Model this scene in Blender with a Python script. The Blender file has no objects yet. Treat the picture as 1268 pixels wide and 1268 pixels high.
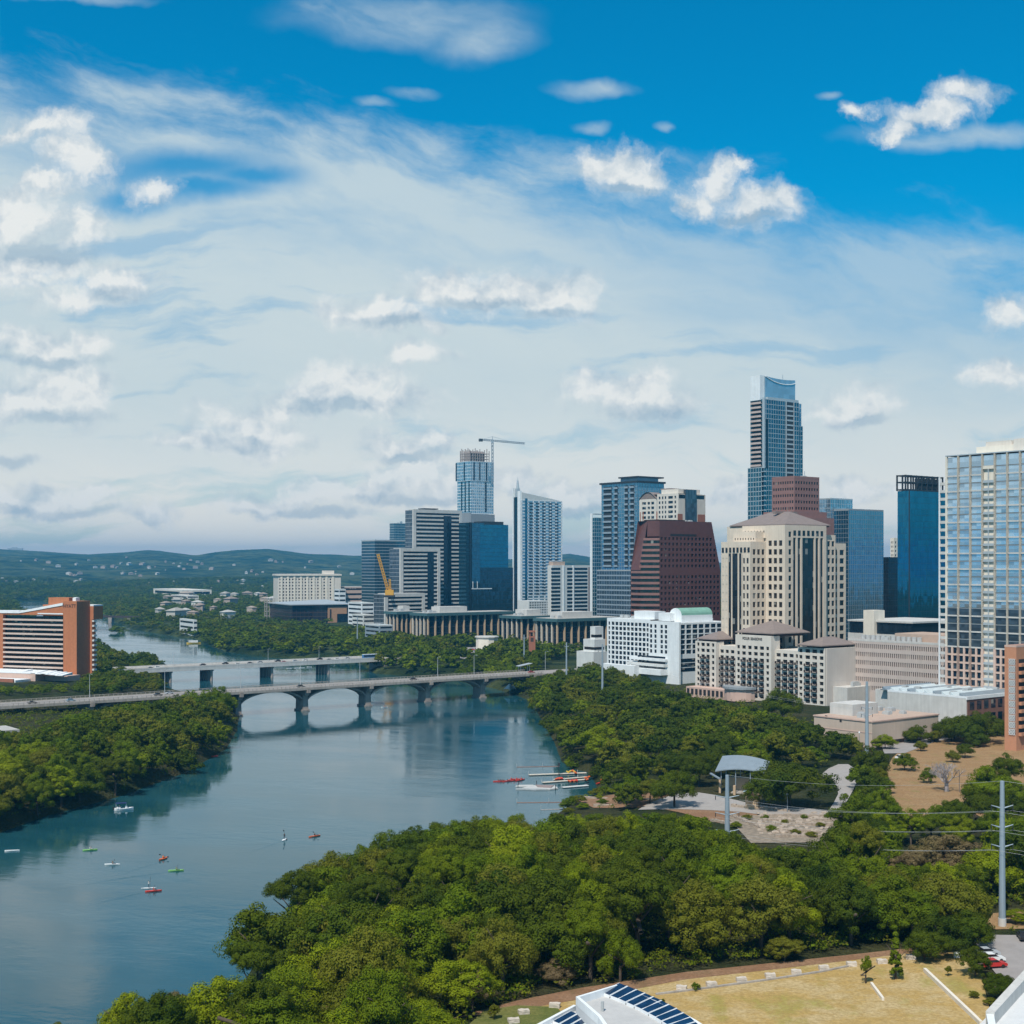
import bpy, bmesh, math, random
import numpy as np
from mathutils import Vector, Matrix, noise as mnoise

S = bpy.context.scene
COL = S.collection
R = math.radians
F, HZ, CXP, H = 1700.0, 700.0, 634.0, 78.0      # focal length and horizon of the photograph (its own pixels), camera height in metres

# ------------------------------------------------------------------ camera
cam_d = bpy.data.cameras.new('camera')
cam = bpy.data.objects.new('camera', cam_d); COL.objects.link(cam)
cam.location = (0, 0, H); cam.rotation_euler = (R(90), 0, 0)
cam_d.sensor_width = 36.0; cam_d.lens = 36.0*F/1268.0
cam_d.shift_y = (HZ-634.0)/1268.0
cam_d.clip_start = 1.0; cam_d.clip_end = 60000.0
S.camera = cam
S.render.resolution_x = 1024; S.render.resolution_y = 1024

# ------------------------------------------------------------------ sun, view
SUN_EL, SUN_AZ = R(55), R(-158)                  # azimuth from +Y towards +X
sun_vec = Vector((math.cos(SUN_EL)*math.sin(SUN_AZ), math.cos(SUN_EL)*math.cos(SUN_AZ), math.sin(SUN_EL)))
sd = bpy.data.lights.new('sun', 'SUN'); sd.energy = 4.6; sd.angle = R(0.5); sd.color = (1.0, 0.94, 0.84)
sun = bpy.data.objects.new('sun', sd); COL.objects.link(sun)
sun.rotation_euler = sun_vec.to_track_quat('Z', 'Y').to_euler()
S.view_settings.view_transform = 'Standard'; S.view_settings.look = 'None'
S.view_settings.exposure = 0.02; S.view_settings.gamma = 1.0

# ------------------------------------------------------------------ node helpers
class NT:
    def __init__(s, tree): s.t = tree
    def n(s, typ, ins=None, **kw):
        nd = s.t.nodes.new(typ)
        for k, v in kw.items(): setattr(nd, k, v)
        for k, v in (ins or {}).items():
            sock = nd.inputs[k]
            if isinstance(v, bpy.types.NodeSocket): s.t.links.new(v, sock)
            else: sock.default_value = v
        return nd
    def m(s, op, a, b=0.0, c=0.0, clamp=False):
        return s.n('ShaderNodeMath', {0: a, 1: b, 2: c}, operation=op, use_clamp=clamp).outputs[0]
    def v(s, op, a, b=(0,0,0), c=(0,0,0)):
        nd = s.n('ShaderNodeVectorMath', {0: a, 1: b, 2: c}, operation=op)
        return nd.outputs['Value'] if op in ('LENGTH', 'DOT_PRODUCT', 'DISTANCE') else nd.outputs[0]
    def noise(s, vec, scale, detail=4.0, rough=0.5, col=False, dim='3D'):
        nd = s.n('ShaderNodeTexNoise', {'Vector': vec, 'Scale': scale, 'Detail': detail, 'Roughness': rough}, noise_dimensions=dim)
        return nd.outputs['Color'] if col else nd.outputs['Fac']
    def mix(s, f, a, b, blend='MIX'):
        nd = s.n('ShaderNodeMix', {0: f}, data_type='RGBA', blend_type=blend)
        for i, x in ((6, a), (7, b)):
            if isinstance(x, bpy.types.NodeSocket): s.t.links.new(x, nd.inputs[i])
            else: nd.inputs[i].default_value = (*x[:3], 1.0)
        return nd.outputs[2]
    def ss(s, x, a, b, lo=0.0, hi=1.0):
        return s.n('ShaderNodeMapRange', {0: x, 1: a, 2: b, 3: lo, 4: hi}, interpolation_type='SMOOTHSTEP').outputs[0]
    def lin(s, x, a, b, lo=0.0, hi=1.0):
        return s.n('ShaderNodeMapRange', {0: x, 1: a, 2: b, 3: lo, 4: hi}).outputs[0]

# ------------------------------------------------------------------ world: Nishita sky with cirrus veil and cumulus clouds
W = bpy.data.worlds.new('World'); S.world = W; W.use_nodes = True
wt = W.node_tree; wt.nodes.clear(); g = NT(wt)
SKY = 0.10
sky = g.n('ShaderNodeTexSky', sky_type='NISHITA', sun_disc=False, sun_elevation=SUN_EL, sun_rotation=SUN_AZ,
          altitude=150.0, air_density=1.0, dust_density=0.6, ozone_density=2.5)
tc = g.n('ShaderNodeTexCoord').outputs['Generated']
sp = g.n('ShaderNodeSeparateXYZ', {0: tc})
dx, dy, dz = sp.outputs
yy = g.m('MAXIMUM', dy, 0.02)
U = g.m('MULTIPLY_ADD', g.m('DIVIDE', dx, yy), 1.7, 0.634)          # sky position as azimuth / elevation slopes
V = g.m('MULTIPLY_ADD', g.m('DIVIDE', dz, yy), -1.7, 0.700)
q = g.n('ShaderNodeCombineXYZ', {0: U, 1: V, 2: 0.0}).outputs[0]
def warped(q, c, amp): return g.v('MULTIPLY_ADD', g.v('SUBTRACT', c, (0.5, 0.5, 0.5)), (amp, amp*0.8, 0.0), q)
n2 = lambda vec, sc, de, ro=0.55, col=False: g.noise(vec, sc, de, ro, col, '2D')
whi = n2(g.v('ADD', q, (3.1, 1.7, 0)), 11.0, 8.0, 0.62, True)
wlo = n2(g.v('ADD', q, (1.4, 2.9, 0)), 4.0, 5.0, 0.55, True)
qw = warped(q, whi, 0.085)
ql = warped(q, wlo, 0.10)
def field(vec, ells, k=0.25, grow=1.0):
    cur = None
    for (cx, cy, rx, ry) in ells:
        cx, cy, rx, ry = cx/1000, cy/1000, rx*grow/1000, ry*grow/1000
        l = g.v('LENGTH', g.v('MULTIPLY_ADD', vec, (1/rx, 1/ry, 0), (-cx/rx, -cy/ry, 0)))
        cur = l if cur is None else g.m('SMOOTH_MIN', cur, l, k)
    return cur
CUM = [(765,215,50,26),(800,226,34,17),(742,220,26,16),(893,222,24,26),(872,250,22,16),(945,250,46,24),(972,244,26,16),(915,206,14,10),
 (1150,138,44,15),(1195,118,40,15),(1112,153,26,15),(1096,162,14,10),(1066,132,17,10),
 (62,158,50,17),(12,164,28,10),(96,196,34,24),(60,228,30,14),(183,237,30,14),(25,272,62,34),(92,285,36,26),(30,338,80,18),(148,350,40,18),(85,368,50,14),
 (50,424,66,20),(112,424,36,18),(70,480,58,34),(30,496,34,24),(108,484,30,32),
 (462,385,62,18),(500,398,40,12),(518,440,36,16),(575,358,66,20),(625,366,50,16),(692,372,48,26),(655,362,46,18),
 (428,478,62,26),(395,492,60,20),(480,500,48,20),(352,506,36,14),(302,530,56,24),(280,548,76,16),(236,552,34,10),(335,545,40,14),
 (505,552,44,16),(535,547,24,12),(736,484,40,18),(785,486,60,24),(780,470,34,14),(835,500,34,18),
 (1066,502,34,20),(1046,512,36,12),(1240,466,42,16),(1256,390,28,18),
 (75,614,64,15),(25,624,50,13),(108,606,28,13),(186,634,36,10),(372,614,58,15),(404,602,26,10),(330,626,48,10),
 (496,592,50,18),(524,580,30,14),(460,612,56,13),(562,600,50,18),(640,606,34,18),(720,612,60,14),(690,604,30,10),(912,618,36,15),(1056,604,40,15),(1036,616,40,12),(1128,604,30,12)]
SHD = [(35,318,80,15),(150,364,32,10),(78,515,60,10),(425,503,62,10),(302,551,50,10),(480,396,46,7),(600,376,60,7),(690,392,40,7),(798,509,52,10),(20,572,30,10),
 (60,446,70,7),(780,236,40,6),(940,268,40,6),(505,566,40,6),(1065,520,36,6),(60,634,90,6),(380,634,80,6),(520,620,80,7),(720,630,60,6)]
det = n2(qw, 23.0, 5.0, 0.62)
qsh = warped(q, whi, 0.05)
hor = g.ss(V, 0.36, 0.66, 0.97, 0.86)                               # cumulus fade into the haze low down
qb = warped(q, whi, 0.03)
r1 = n2(qb, 20.0, 4.0, 0.55); r2 = n2(g.v('ADD', qb, (-0.007, -0.013, 0.0)), 20.0, 4.0, 0.55)
relief = g.m('MULTIPLY', g.m('SUBTRACT', r1, r2), 2.3)                # billow relief: the same noise a step towards the sun
def cumulus(lo, hi):
    sel = lambda L: [e for e in L if lo-165 < e[0] < hi+165]
    dens = g.m('ADD', g.m('SUBTRACT', 1.0, field(qw, sel(CUM), 0.28, 1.32)), g.m('MULTIPLY', g.m('SUBTRACT', det, 0.5), 1.15))
    shade = g.ss(field(qsh, sel(SHD), 0.25, 1.25), 1.30, 0.30)
    calpha = g.m('MULTIPLY', g.m('MAXIMUM', g.m('MULTIPLY', g.ss(dens, -0.28, 0.72), 0.93), g.m('MULTIPLY', shade, 0.70)), hor)
    lit = g.m('SUBTRACT', g.m('ADD', g.ss(dens, 0.0, 0.95, 0.58, 1.0), relief), g.m('MULTIPLY', shade, 0.72), clamp=True)
    return calpha, g.mix(lit, (0.38, 0.50, 0.60), (0.87, 0.88, 0.855))
# cirrus veil
qrot = g.n('ShaderNodeVectorRotate', {'Vector': ql, 'Angle': R(-15)}, rotation_type='Z_AXIS').outputs[0]
st = n2(g.v('MULTIPLY', qrot, (1.0, 3.0, 1.0)), 4.5, 7.0, 0.60)
st2 = n2(g.v('MULTIPLY', ql, (1.0, 6.0, 1.0)), 3.2, 6.0, 0.58)
edge = g.m('SUBTRACT', V, g.m('MULTIPLY_ADD', U, 0.185, 0.070))      # below this slanting line the veil begins
veil = g.ss(g.m('ADD', edge, g.m('MULTIPLY', g.m('SUBTRACT', st, 0.5), 0.17)), -0.035, 0.075)
gap = field(ql, [(215,210,120,24),(300,222,70,18),(235,238,90,16),(170,245,50,16)], 0.4)
veil = g.m('MULTIPLY', veil, g.ss(gap, 0.15, 1.75, 0.10, 1.0))
wisp = field(ql, [(490,20,130,30),(590,45,55,26),(80,2,90,8),(400,10,40,20),(730,112,50,10),(1180,172,120,14),(1190,306,55,12),(1215,325,50,8),(735,157,18,8),(818,155,10,6),(522,112,26,7),(474,127,22,7),(1024,119,14,5)], 0.2)
wisp = g.m('MULTIPLY', g.ss(wisp, 1.5, 0.1), g.lin(st, 0.30, 0.66, 0.16, 0.72))
low = g.ss(g.m('ADD', edge, g.m('MULTIPLY', g.m('SUBTRACT', st2, 0.5), 0.10)), 0.05, 0.24)
thin = g.m('MULTIPLY', g.lin(st, 0.33, 0.60, 0.60, 0.92), g.ss(U, 0.55, 0.95, 1.0, 0.68))
full = g.m('SUBTRACT', 0.94, g.m('MULTIPLY', g.ss(st2, 0.50, 0.70), 0.38))
valpha = g.m('MULTIPLY', veil, g.m('ADD', g.m('MULTIPLY', thin, g.m('SUBTRACT', 1.0, low)), g.m('MULTIPLY', full, low)))
valpha = g.m('MAXIMUM', valpha, wisp, clamp=True)
s10 = lambda c: g.v('MULTIPLY', c, (1/SKY,)*3)
tint = g.mix(g.ss(V, 0.22, 0.58), (0.0, 0.96, 1.26), (0.36, 0.72, 0.90))
c1 = g.mix(valpha, g.v('MULTIPLY', sky.outputs[0], tint), s10(g.mix(g.m('MULTIPLY_ADD', st, 0.5, g.m('MULTIPLY', low, 0.5)), (0.51, 0.64, 0.71), (0.675, 0.75, 0.745))))
c1 = g.v('MULTIPLY', c1, g.n('ShaderNodeCombineXYZ', {0: g.ss(V, 0.46, 0.70, 1.0, 1.60), 1: g.ss(V, 0.46, 0.70, 1.0, 1.32), 2: g.ss(V, 0.46, 0.70, 1.0, 1.16)}).outputs[0])
def front(lo, hi):
    a, c = cumulus(lo, hi)
    return g.n('ShaderNodeBackground', {'Color': g.mix(a, c1, s10(c)), 'Strength': SKY}).outputs[0]
def branch(f, a, b): return g.n('ShaderNodeMixShader', {0: f, 1: a, 2: b}).outputs[0]
left = branch(g.m('GREATER_THAN', U, 0.26), front(-400, 260), front(260, 560))
right = branch(g.m('GREATER_THAN', U, 0.88), front(560, 880), front(880, 1700))
fr = branch(g.m('GREATER_THAN', U, 0.56), left, right)
# away from the view: broken cloud from plain noise on the direction
bk = g.m('MULTIPLY', g.ss(g.noise(g.v('MULTIPLY', tc, (1, 1, 2.2)), 2.6, 5.0, 0.6), 0.44, 0.66), 0.8)
bcol = g.mix(bk, g.v('MULTIPLY', sky.outputs[0], (0.10, 0.86, 1.12)), s10(g.n('ShaderNodeCombineXYZ', {0: 0.60, 1: 0.67, 2: 0.69}).outputs[0]))
bb = g.n('ShaderNodeBackground', {'Color': bcol, 'Strength': SKY}).outputs[0]
inwin = g.m('MULTIPLY', g.m('GREATER_THAN', dy, 0.30), g.m('MULTIPLY', g.m('GREATER_THAN', V, -0.35), g.m('LESS_THAN', V, 0.72)))
g.n('ShaderNodeOutputWorld', {0: branch(inwin, bb, fr)})

# ------------------------------------------------------------------ photo-geometry helpers
def P(px, py, z=0.0):
    Y = F*(z-H)/(HZ-py); return Vector(((px-CXP)/F*Y, Y, z))
def PY(px, Y, z=0.0): return Vector(((px-CXP)/F*Y, Y, z))
def ZY(py, Y): return H+(HZ-py)*Y/F

# ------------------------------------------------------------------ object helpers
def tag(o, label=None, cat=None, group=None, kind=None):
    if label: o['label'] = label
    if cat: o['category'] = cat
    if group: o['group'] = group
    if kind: o['kind'] = kind
    return o
def empty(name, loc, rz=0.0, label=None, cat=None, group=None):
    o = bpy.data.objects.new(name, None); COL.objects.link(o)
    o.location = loc; o.rotation_euler = (0, 0, rz); o.empty_display_size = 2.0
    return tag(o, label, cat, group)
def link(name, me, parent=None, loc=None, rot=None, scale=None):
    o = bpy.data.objects.new(name, me); COL.objects.link(o)
    if parent: o.parent = parent
    if loc is not None: o.location = loc
    if rot is not None: o.rotation_euler = rot
    if scale is not None: o.scale = scale
    return o
class MB:
    """collects faces and links them as ONE mesh object"""
    def __init__(s): s.v = []; s.f = []; s.mi = []; s.m = 0
    def face(s, pts):
        i = len(s.v); s.v += [tuple(p) for p in pts]; s.f.append(tuple(range(i, i+len(pts)))); s.mi.append(s.m)
    def box(s, x0, x1, y0, y1, z0, z1):
        p = [(x0,y0,z0),(x1,y0,z0),(x1,y1,z0),(x0,y1,z0),(x0,y0,z1),(x1,y0,z1),(x1,y1,z1),(x0,y1,z1)]
        i = len(s.v); s.v += p
        for q in ((0,3,2,1),(4,5,6,7),(0,1,5,4),(1,2,6,5),(2,3,7,6),(3,0,4,7)):
            s.f.append(tuple(i+k for k in q)); s.mi.append(s.m)
        return s
    def prism(s, poly, z0, z1, top=None):
        """poly counter-clockwise list of (x, y); top optional second polygon"""
        top = top or poly; n = len(poly); i = len(s.v)
        zz0 = z0 if hasattr(z0, '__len__') else [z0]*n; zz1 = z1 if hasattr(z1, '__len__') else [z1]*n
        s.v += [(p[0], p[1], zz0[k]) for k, p in enumerate(poly)] + [(p[0], p[1], zz1[k]) for k, p in enumerate(top)]
        s.f.append(tuple(i+n-1-k for k in range(n))); s.mi.append(s.m)
        s.f.append(tuple(i+n+k for k in range(n))); s.mi.append(s.m)
        for k in range(n):
            j = (k+1) % n; s.f.append((i+k, i+j, i+n+j, i+n+k)); s.mi.append(s.m)
        return s
    def hip(s, x0, x1, y0, y1, z0, z1, ov=0.0, ridge=0.0):
        x0 -= ov; x1 += ov; y0 -= ov; y1 += ov
        cx, cy = (x0+x1)/2, (y0+y1)/2; lx, ly = x1-x0, y1-y0
        if lx >= ly: rr = max(ridge, (lx-ly)/2*0.6); a, b = (cx-rr, cy), (cx+rr, cy)
        else: rr = max(ridge, (ly-lx)/2*0.6); a, b = (cx, cy-rr), (cx, cy+rr)
        e = 0.5
        c = [(x0,y0),(x1,y0),(x1,y1),(x0,y1)]
        i = len(s.v); s.v += [(p[0],p[1],z0) for p in c]+[(p[0],p[1],z0+e) for p in c]+[(a[0],a[1],z1),(b[0],b[1],z1)]
        fs = [(3,2,1,0),(0,1,5,4),(1,2,6,5),(2,3,7,6),(3,0,4,7)]
        if lx >= ly: fs += [(4,5,9,8),(5,6,9),(6,7,8,9),(7,4,8)]
        else: fs += [(4,5,8),(5,6,9,8),(6,7,9),(7,4,8,9)]
        for q in fs: s.f.append(tuple(i+k for k in q)); s.mi.append(s.m)
        return s
    def tube(s, pts, r, n=8, r1=None, cap=True):
        pts = [Vector(p) for p in pts]; k = len(pts); i0 = len(s.v)
        for j, p in enumerate(pts):
            d = (pts[min(j+1, k-1)]-pts[max(j-1, 0)]).normalized()
            a = d.cross(Vector((0,0,1)))
            if a.length < 1e-3: a = Vector((1,0,0))
            a.normalize(); b = d.cross(a)
            rr = r if r1 is None else r+(r1-r)*j/(k-1)
            for t in range(n):
                an = 2*math.pi*t/n; s.v.append(tuple(p+a*(rr*math.cos(an))+b*(rr*math.sin(an))))
        for j in range(k-1):
            for t in range(n):
                u = (t+1) % n
                s.f.append((i0+j*n+t, i0+j*n+u, i0+(j+1)*n+u, i0+(j+1)*n+t)); s.mi.append(s.m)
        if cap:
            s.f.append(tuple(i0+t for t in reversed(range(n)))); s.mi.append(s.m)
            s.f.append(tuple(i0+(k-1)*n+t for t in range(n))); s.mi.append(s.m)
        return s
    def mesh(s, name, mats, smooth=False):
        me = bpy.data.meshes.new(name); me.from_pydata(s.v, [], s.f)
        for m in (mats if isinstance(mats, (list, tuple)) else [mats]): me.materials.append(m)
        me.polygons.foreach_set('material_index', s.mi)
        if smooth: me.polygons.foreach_set('use_smooth', [True]*len(s.f))
        bm = bmesh.new(); bm.from_mesh(me); bmesh.ops.recalc_face_normals(bm, faces=bm.faces); bm.to_mesh(me); bm.free()
        me.update(); return me
    def build(s, name, mats, parent=None, smooth=False, **kw):
        return link(name, s.mesh(name, mats, smooth), parent, **kw)

# ------------------------------------------------------------------ materials
MATS = {}
def pmat(name, col, rough=0.85, var=0.12, scale=0.35, metal=0.0, spec=0.3, detail=5.0, streak=0.0, bump=0.0):
    if name in MATS: return MATS[name]
    m = bpy.data.materials.new(name); m.use_nodes = True; t = NT(m.node_tree); m.node_tree.nodes.clear()
    pos = t.n('ShaderNodeNewGeometry').outputs['Position']
    n = t.noise(pos, scale, detail, 0.6)
    f = t.lin(n, 0.3, 0.7, 1-var, 1+var)
    if streak:
        s2 = t.noise(t.v('MULTIPLY', pos, (1.2, 1.2, 0.06)), 0.9, 4.0, 0.6)
        f = t.m('MULTIPLY', f, t.lin(s2, 0.35, 0.7, 1+streak*0.5, 1-streak))
    c = t.v('SCALE', col) if False else t.n('ShaderNodeVectorMath', {0: col, 'Scale': f}, operation='SCALE').outputs[0]
    b = t.n('ShaderNodeBsdfPrincipled', {'Base Color': c, 'Roughness': rough, 'Metallic': metal, 'Specular IOR Level': spec})
    if bump:
        bn = t.n('ShaderNodeBump', {'Height': t.noise(pos, scale*8, 4.0), 'Strength': bump, 'Distance': 0.1})
        t.t.links.new(bn.outputs[0], b.inputs['Normal'])
    t.n('ShaderNodeOutputMaterial', {0: b.outputs[0]})
    MATS[name] = m; return m
def glass(name, col, metal=0.75, rough=0.06, bay=1.6, fl=3.6, var=0.35, tilt=0.02, blind=0.0):
    """coated curtain-wall glass: panes differ a little in tint and lean"""
    if name in MATS: return MATS[name]
    m = bpy.data.materials.new(name); m.use_nodes = True; t = NT(m.node_tree); m.node_tree.nodes.clear()
    oc = t.n('ShaderNodeTexCoord').outputs['Object']
    cell = t.v('FLOOR', t.v('DIVIDE', oc, (bay, bay, fl)))
    wn = t.n('ShaderNodeTexWhiteNoise', {'Vector': cell}, noise_dimensions='3D')
    rnd = t.n('ShaderNodeObjectInfo').outputs['Random']
    k = t.m('FRACT', t.m('ADD', wn.outputs['Value'], rnd))
    f = t.lin(k, 0, 1, 1-var, 1+var)
    c = t.n('ShaderNodeVectorMath', {0: col, 'Scale': f}, operation='SCALE').outputs[0]
    if blind: c = t.mix(t.m('MULTIPLY', t.m('GREATER_THAN', k, 1-blind), 0.75), c, (0.30, 0.29, 0.26))
    geo = t.n('ShaderNodeNewGeometry')
    nrm = t.v('NORMALIZE', t.v('ADD', geo.outputs['Normal'], t.v('MULTIPLY', t.v('SUBTRACT', wn.outputs['Color'], (0.5,)*3), (tilt,)*3)))
    b = t.n('ShaderNodeBsdfPrincipled', {'Base Color': c, 'Roughness': rough, 'Metallic': metal, 'Specular IOR Level': 0.6, 'Normal': nrm})
    t.n('ShaderNodeOutputMaterial', {0: b.outputs[0]})
    MATS[name] = m; return m
# ------------------------------------------------------------------ river outline and terrain
def pxs(l): return [tuple(P(a, b)[:2]) for a, b in l]
north = pxs([(52,744),(70,752),(105,757),(122,763),(150,773),(162,779),(222,789),(241,791),(262,801),(284,808),(340,815),(440,818),(462,834),
             (507,838),(560,842),(611,853),(640,862),(656,868),(666,888),(684,920),(692,943),(704,952),(724,956),(732,966),(736,978),(738,987),(726,992),(706,998),(690,1004)]) \
      + [(8,405),(-20,362),(-45,322),(-52,285),(-51,250),(-50,232),(-60,220),(-72,210),(-78,190),(-92,150),(-105,0),(-110,-330)]
south = [(-420,-330),(-330,100),(-235,300),(-190,360)] + pxs([(0,1033),(60,1011),(150,987),(230,958),(283,928),(296,905),(300,880),(190,850),(186,840),(214,827),(200,819),(165,816),(140,809),(116,796),(60,778),(28,757),(18,745)])
RIVER = np.array(south + north)
def sdist(x, y):
    """signed distance to the shore, negative in the river"""
    x = np.asarray(x, float); y = np.asarray(y, float)
    d = np.full(x.shape, 1e18); ins = np.zeros(x.shape, bool); n = len(RIVER)
    for i in range(n):
        ax, ay = RIVER[i]; bx, by = RIVER[(i+1) % n]; ex, ey = bx-ax, by-ay
        t = np.clip(((x-ax)*ex+(y-ay)*ey)/(ex*ex+ey*ey), 0, 1)
        d = np.minimum(d, (x-ax-t*ex)**2+(y-ay-t*ey)**2)
        c = ((ay > y) != (by > y)); 
        with np.errstate(divide='ignore', invalid='ignore'): xi = ax+(y-ay)*ex/(ey if ey else 1e-9)
        ins ^= c & (x < xi)
    d = np.sqrt(d); return np.where(ins, -d, d)
def sstep(a, b, x): t = np.clip((x-a)/(b-a), 0, 1); return t*t*(3-2*t)
RIDGE = ([-700,-200,0,30,60,110,160,182,200,240,290,330,390,440,480,560,640,680,705,730,760,820,900,1000,1268,1900],
         [690,684,681,682,684,687,684,682,683,688,685,682,687,689,691,694,693,689,686,690,694,696,697,698,699,699])
def vnoise(x, y, s, seed=0.0):
    return (np.sin(x/s+seed)*np.cos(y/(s*1.3)+seed*2.1)+0.6*np.sin((x+y)/(s*0.55)+seed*1.7)*np.cos((x-y*0.7)/(s*0.6))+0.4*np.sin(x/(s*0.27)-y/(s*0.33)+seed))/2.0
def terrain(x, y):
    x = np.asarray(x, float); y = np.asarray(y, float)
    d = sdist(x, y)
    h = np.where(d < 0, np.maximum(-3.0, d*0.5-0.3), -0.3+4.0*sstep(0, 7, d)+4.3*sstep(5, 45, d)+3.5*sstep(60, 260, d))
    right = np.clip((x+40)/200, 0, 1)
    h = h + np.where(d > 40, sstep(40, 120, d)*1.2*vnoise(x, y, 90.0)*sstep(380, 480, y), 0)
    yy = np.maximum(y, 1.0); col = CXP+F*x/np.maximum(yy, 200)
    zr = H+(HZ-np.interp(col, *RIDGE))*8200/F
    up = sstep(2600, 8200, y)**1.15
    far = sstep(2600, 5000, y)
    h = h*(1-far)+(12+(zr-12)*up)*far
    h = h + far*vnoise(x, y, 420.0, 1.3)*26*(1-sstep(6500, 8200, y)) + far*vnoise(x, y, 150.0, 2.3)*7*(1-0.5*sstep(7000, 8200, y))
    h = np.where(y > 8200, h-sstep(8200, 12000, y)*90, h)
    return h
def tz(x, y): return float(terrain(np.array([x]), np.array([y]))[0])

ks = np.concatenate([np.linspace(-2.2, -0.46, 40, endpoint=False), np.linspace(-0.46, 0.44, 380, endpoint=False), np.linspace(0.44, 2.2, 40)])
ys = np.concatenate([np.linspace(-330, 170, 40, endpoint=False), np.arange(170, 1150, 3.0), 1150*np.exp(np.linspace(0, math.log(13500/1150), 200))])
KK, YY = np.meshgrid(ks, ys); XX = KK*np.maximum(YY, 170.0)
ZZ = terrain(XX.ravel(), YY.ravel()).reshape(XX.shape)
def gridmesh(name, X, Y, Z, mat, smooth=True):
    r, c = X.shape; me = bpy.data.meshes.new(name)
    co = np.stack([X, Y, Z], -1).reshape(-1, 3).astype(np.float32)
    a = (np.arange(r-1)[:, None]*c+np.arange(c-1)[None]).ravel()
    q = np.stack([a, a+1, a+c+1, a+c], -1).astype(np.int32)
    me.vertices.add(len(co)); me.vertices.foreach_set('co', co.ravel())
    me.loops.add(q.size); me.loops.foreach_set('vertex_index', q.ravel())
    me.polygons.add(len(q)); me.polygons.foreach_set('loop_start', np.arange(0, q.size, 4, dtype=np.int32))
    me.update(calc_edges=True); me.validate()
    if smooth: me.polygons.foreach_set('use_smooth', [True]*len(q))
    me.materials.append(mat); return me
def ground_material():
    m = bpy.data.materials.new('ground'); m.use_nodes = True; t = NT(m.node_tree); m.node_tree.nodes.clear()
    pos = t.n('ShaderNodeNewGeometry').outputs['Position']
    y = t.n('ShaderNodeSeparateXYZ', {0: pos}).outputs[1]
    a = t.noise(pos, 0.035, 6.0, 0.6); b = t.noise(pos, 0.4, 6.0, 0.65); c = t.noise(pos, 0.012, 9.0, 0.72)
    near = t.mix(t.ss(a, 0.40, 0.60), (0.030, 0.042, 0.013), (0.075, 0.068, 0.030))
    near = t.mix(t.ss(b, 0.4, 0.7, 0.0, 0.6), near, (0.06, 0.07, 0.024))
    forest = t.mix(t.ss(c, 0.40, 0.58), (0.016, 0.036, 0.014), (0.080, 0.105, 0.036)); e_ = t.noise(pos, 0.003, 8.0, 0.7); forest = t.mix(t.ss(e_, 0.50, 0.62, 0.0, 0.7), forest, (0.13, 0.14, 0.06)); forest = t.mix(t.ss(t.noise(pos, 0.03, 4.0, 0.6), 0.5, 0.66, 0.0, 0.6), forest, (0.012, 0.028, 0.012))
    col = t.mix(t.ss(y, 560.0, 1100.0), near, forest)
    bump = t.n('ShaderNodeBump', {'Height': c, 'Strength': 1.0, 'Distance': 28.0})
    bs = t.n('ShaderNodeBsdfPrincipled', {'Base Color': col, 'Roughness': 0.95, 'Specular IOR Level': 0.1, 'Normal': bump.outputs[0]})
    t.n('ShaderNodeOutputMaterial', {0: bs.outputs[0]}); return m
tag(link('ground', gridmesh('ground', XX, YY, ZZ, ground_material())), 'wooded river banks and far blue green hills', kind='structure')

# ------------------------------------------------------------------ water
def water_material():
    m = bpy.data.materials.new('water'); m.use_nodes = True; t = NT(m.node_tree); m.node_tree.nodes.clear()
    pos = t.n('ShaderNodeNewGeometry').outputs['Position']
    pr = t.n('ShaderNodeVectorRotate', {'Vector': pos, 'Angle': R(20)}, rotation_type='Z_AXIS').outputs[0]
    w1 = t.noise(t.v('MULTIPLY', pr, (0.45, 1.0, 1)), 0.55, 6.0, 0.6)
    w2 = t.noise(t.v('MULTIPLY', pr, (0.6, 1.0, 1)), 0.10, 3.0, 0.5)
    patch = t.noise(t.v('MULTIPLY', pr, (0.5, 1.4, 1)), 0.016, 5.0, 0.6)
    pf = t.ss(patch, 0.40, 0.62)
    hgt = t.m('ADD', t.m('MULTIPLY', w1, 0.35), t.m('MULTIPLY', w2, 0.9))
    bump = t.n('ShaderNodeBump', {'Height': hgt, 'Strength': t.m('MULTIPLY_ADD', pf, 0.32, 0.10), 'Distance': 0.35})
    col = t.mix(pf, (0.010, 0.062, 0.080), (0.016, 0.080, 0.104))
    bs = t.n('ShaderNodeBsdfPrincipled', {'Base Color': col, 'Roughness': t.m('MULTIPLY_ADD', pf, 0.07, 0.04), 'IOR': 1.36, 'Specular IOR Level': 0.5, 'Normal': bump.outputs[0]})
    t.n('ShaderNodeOutputMaterial', {0: bs.outputs[0]}); return m
wx, wy = np.meshgrid(np.linspace(-3500, 500, 12), np.linspace(-330, 4300, 12))
tag(link('river_water', gridmesh('river_water', wx, wy, wx*0.0, water_material())), 'wide blue green river running past the city', kind='structure')

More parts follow.
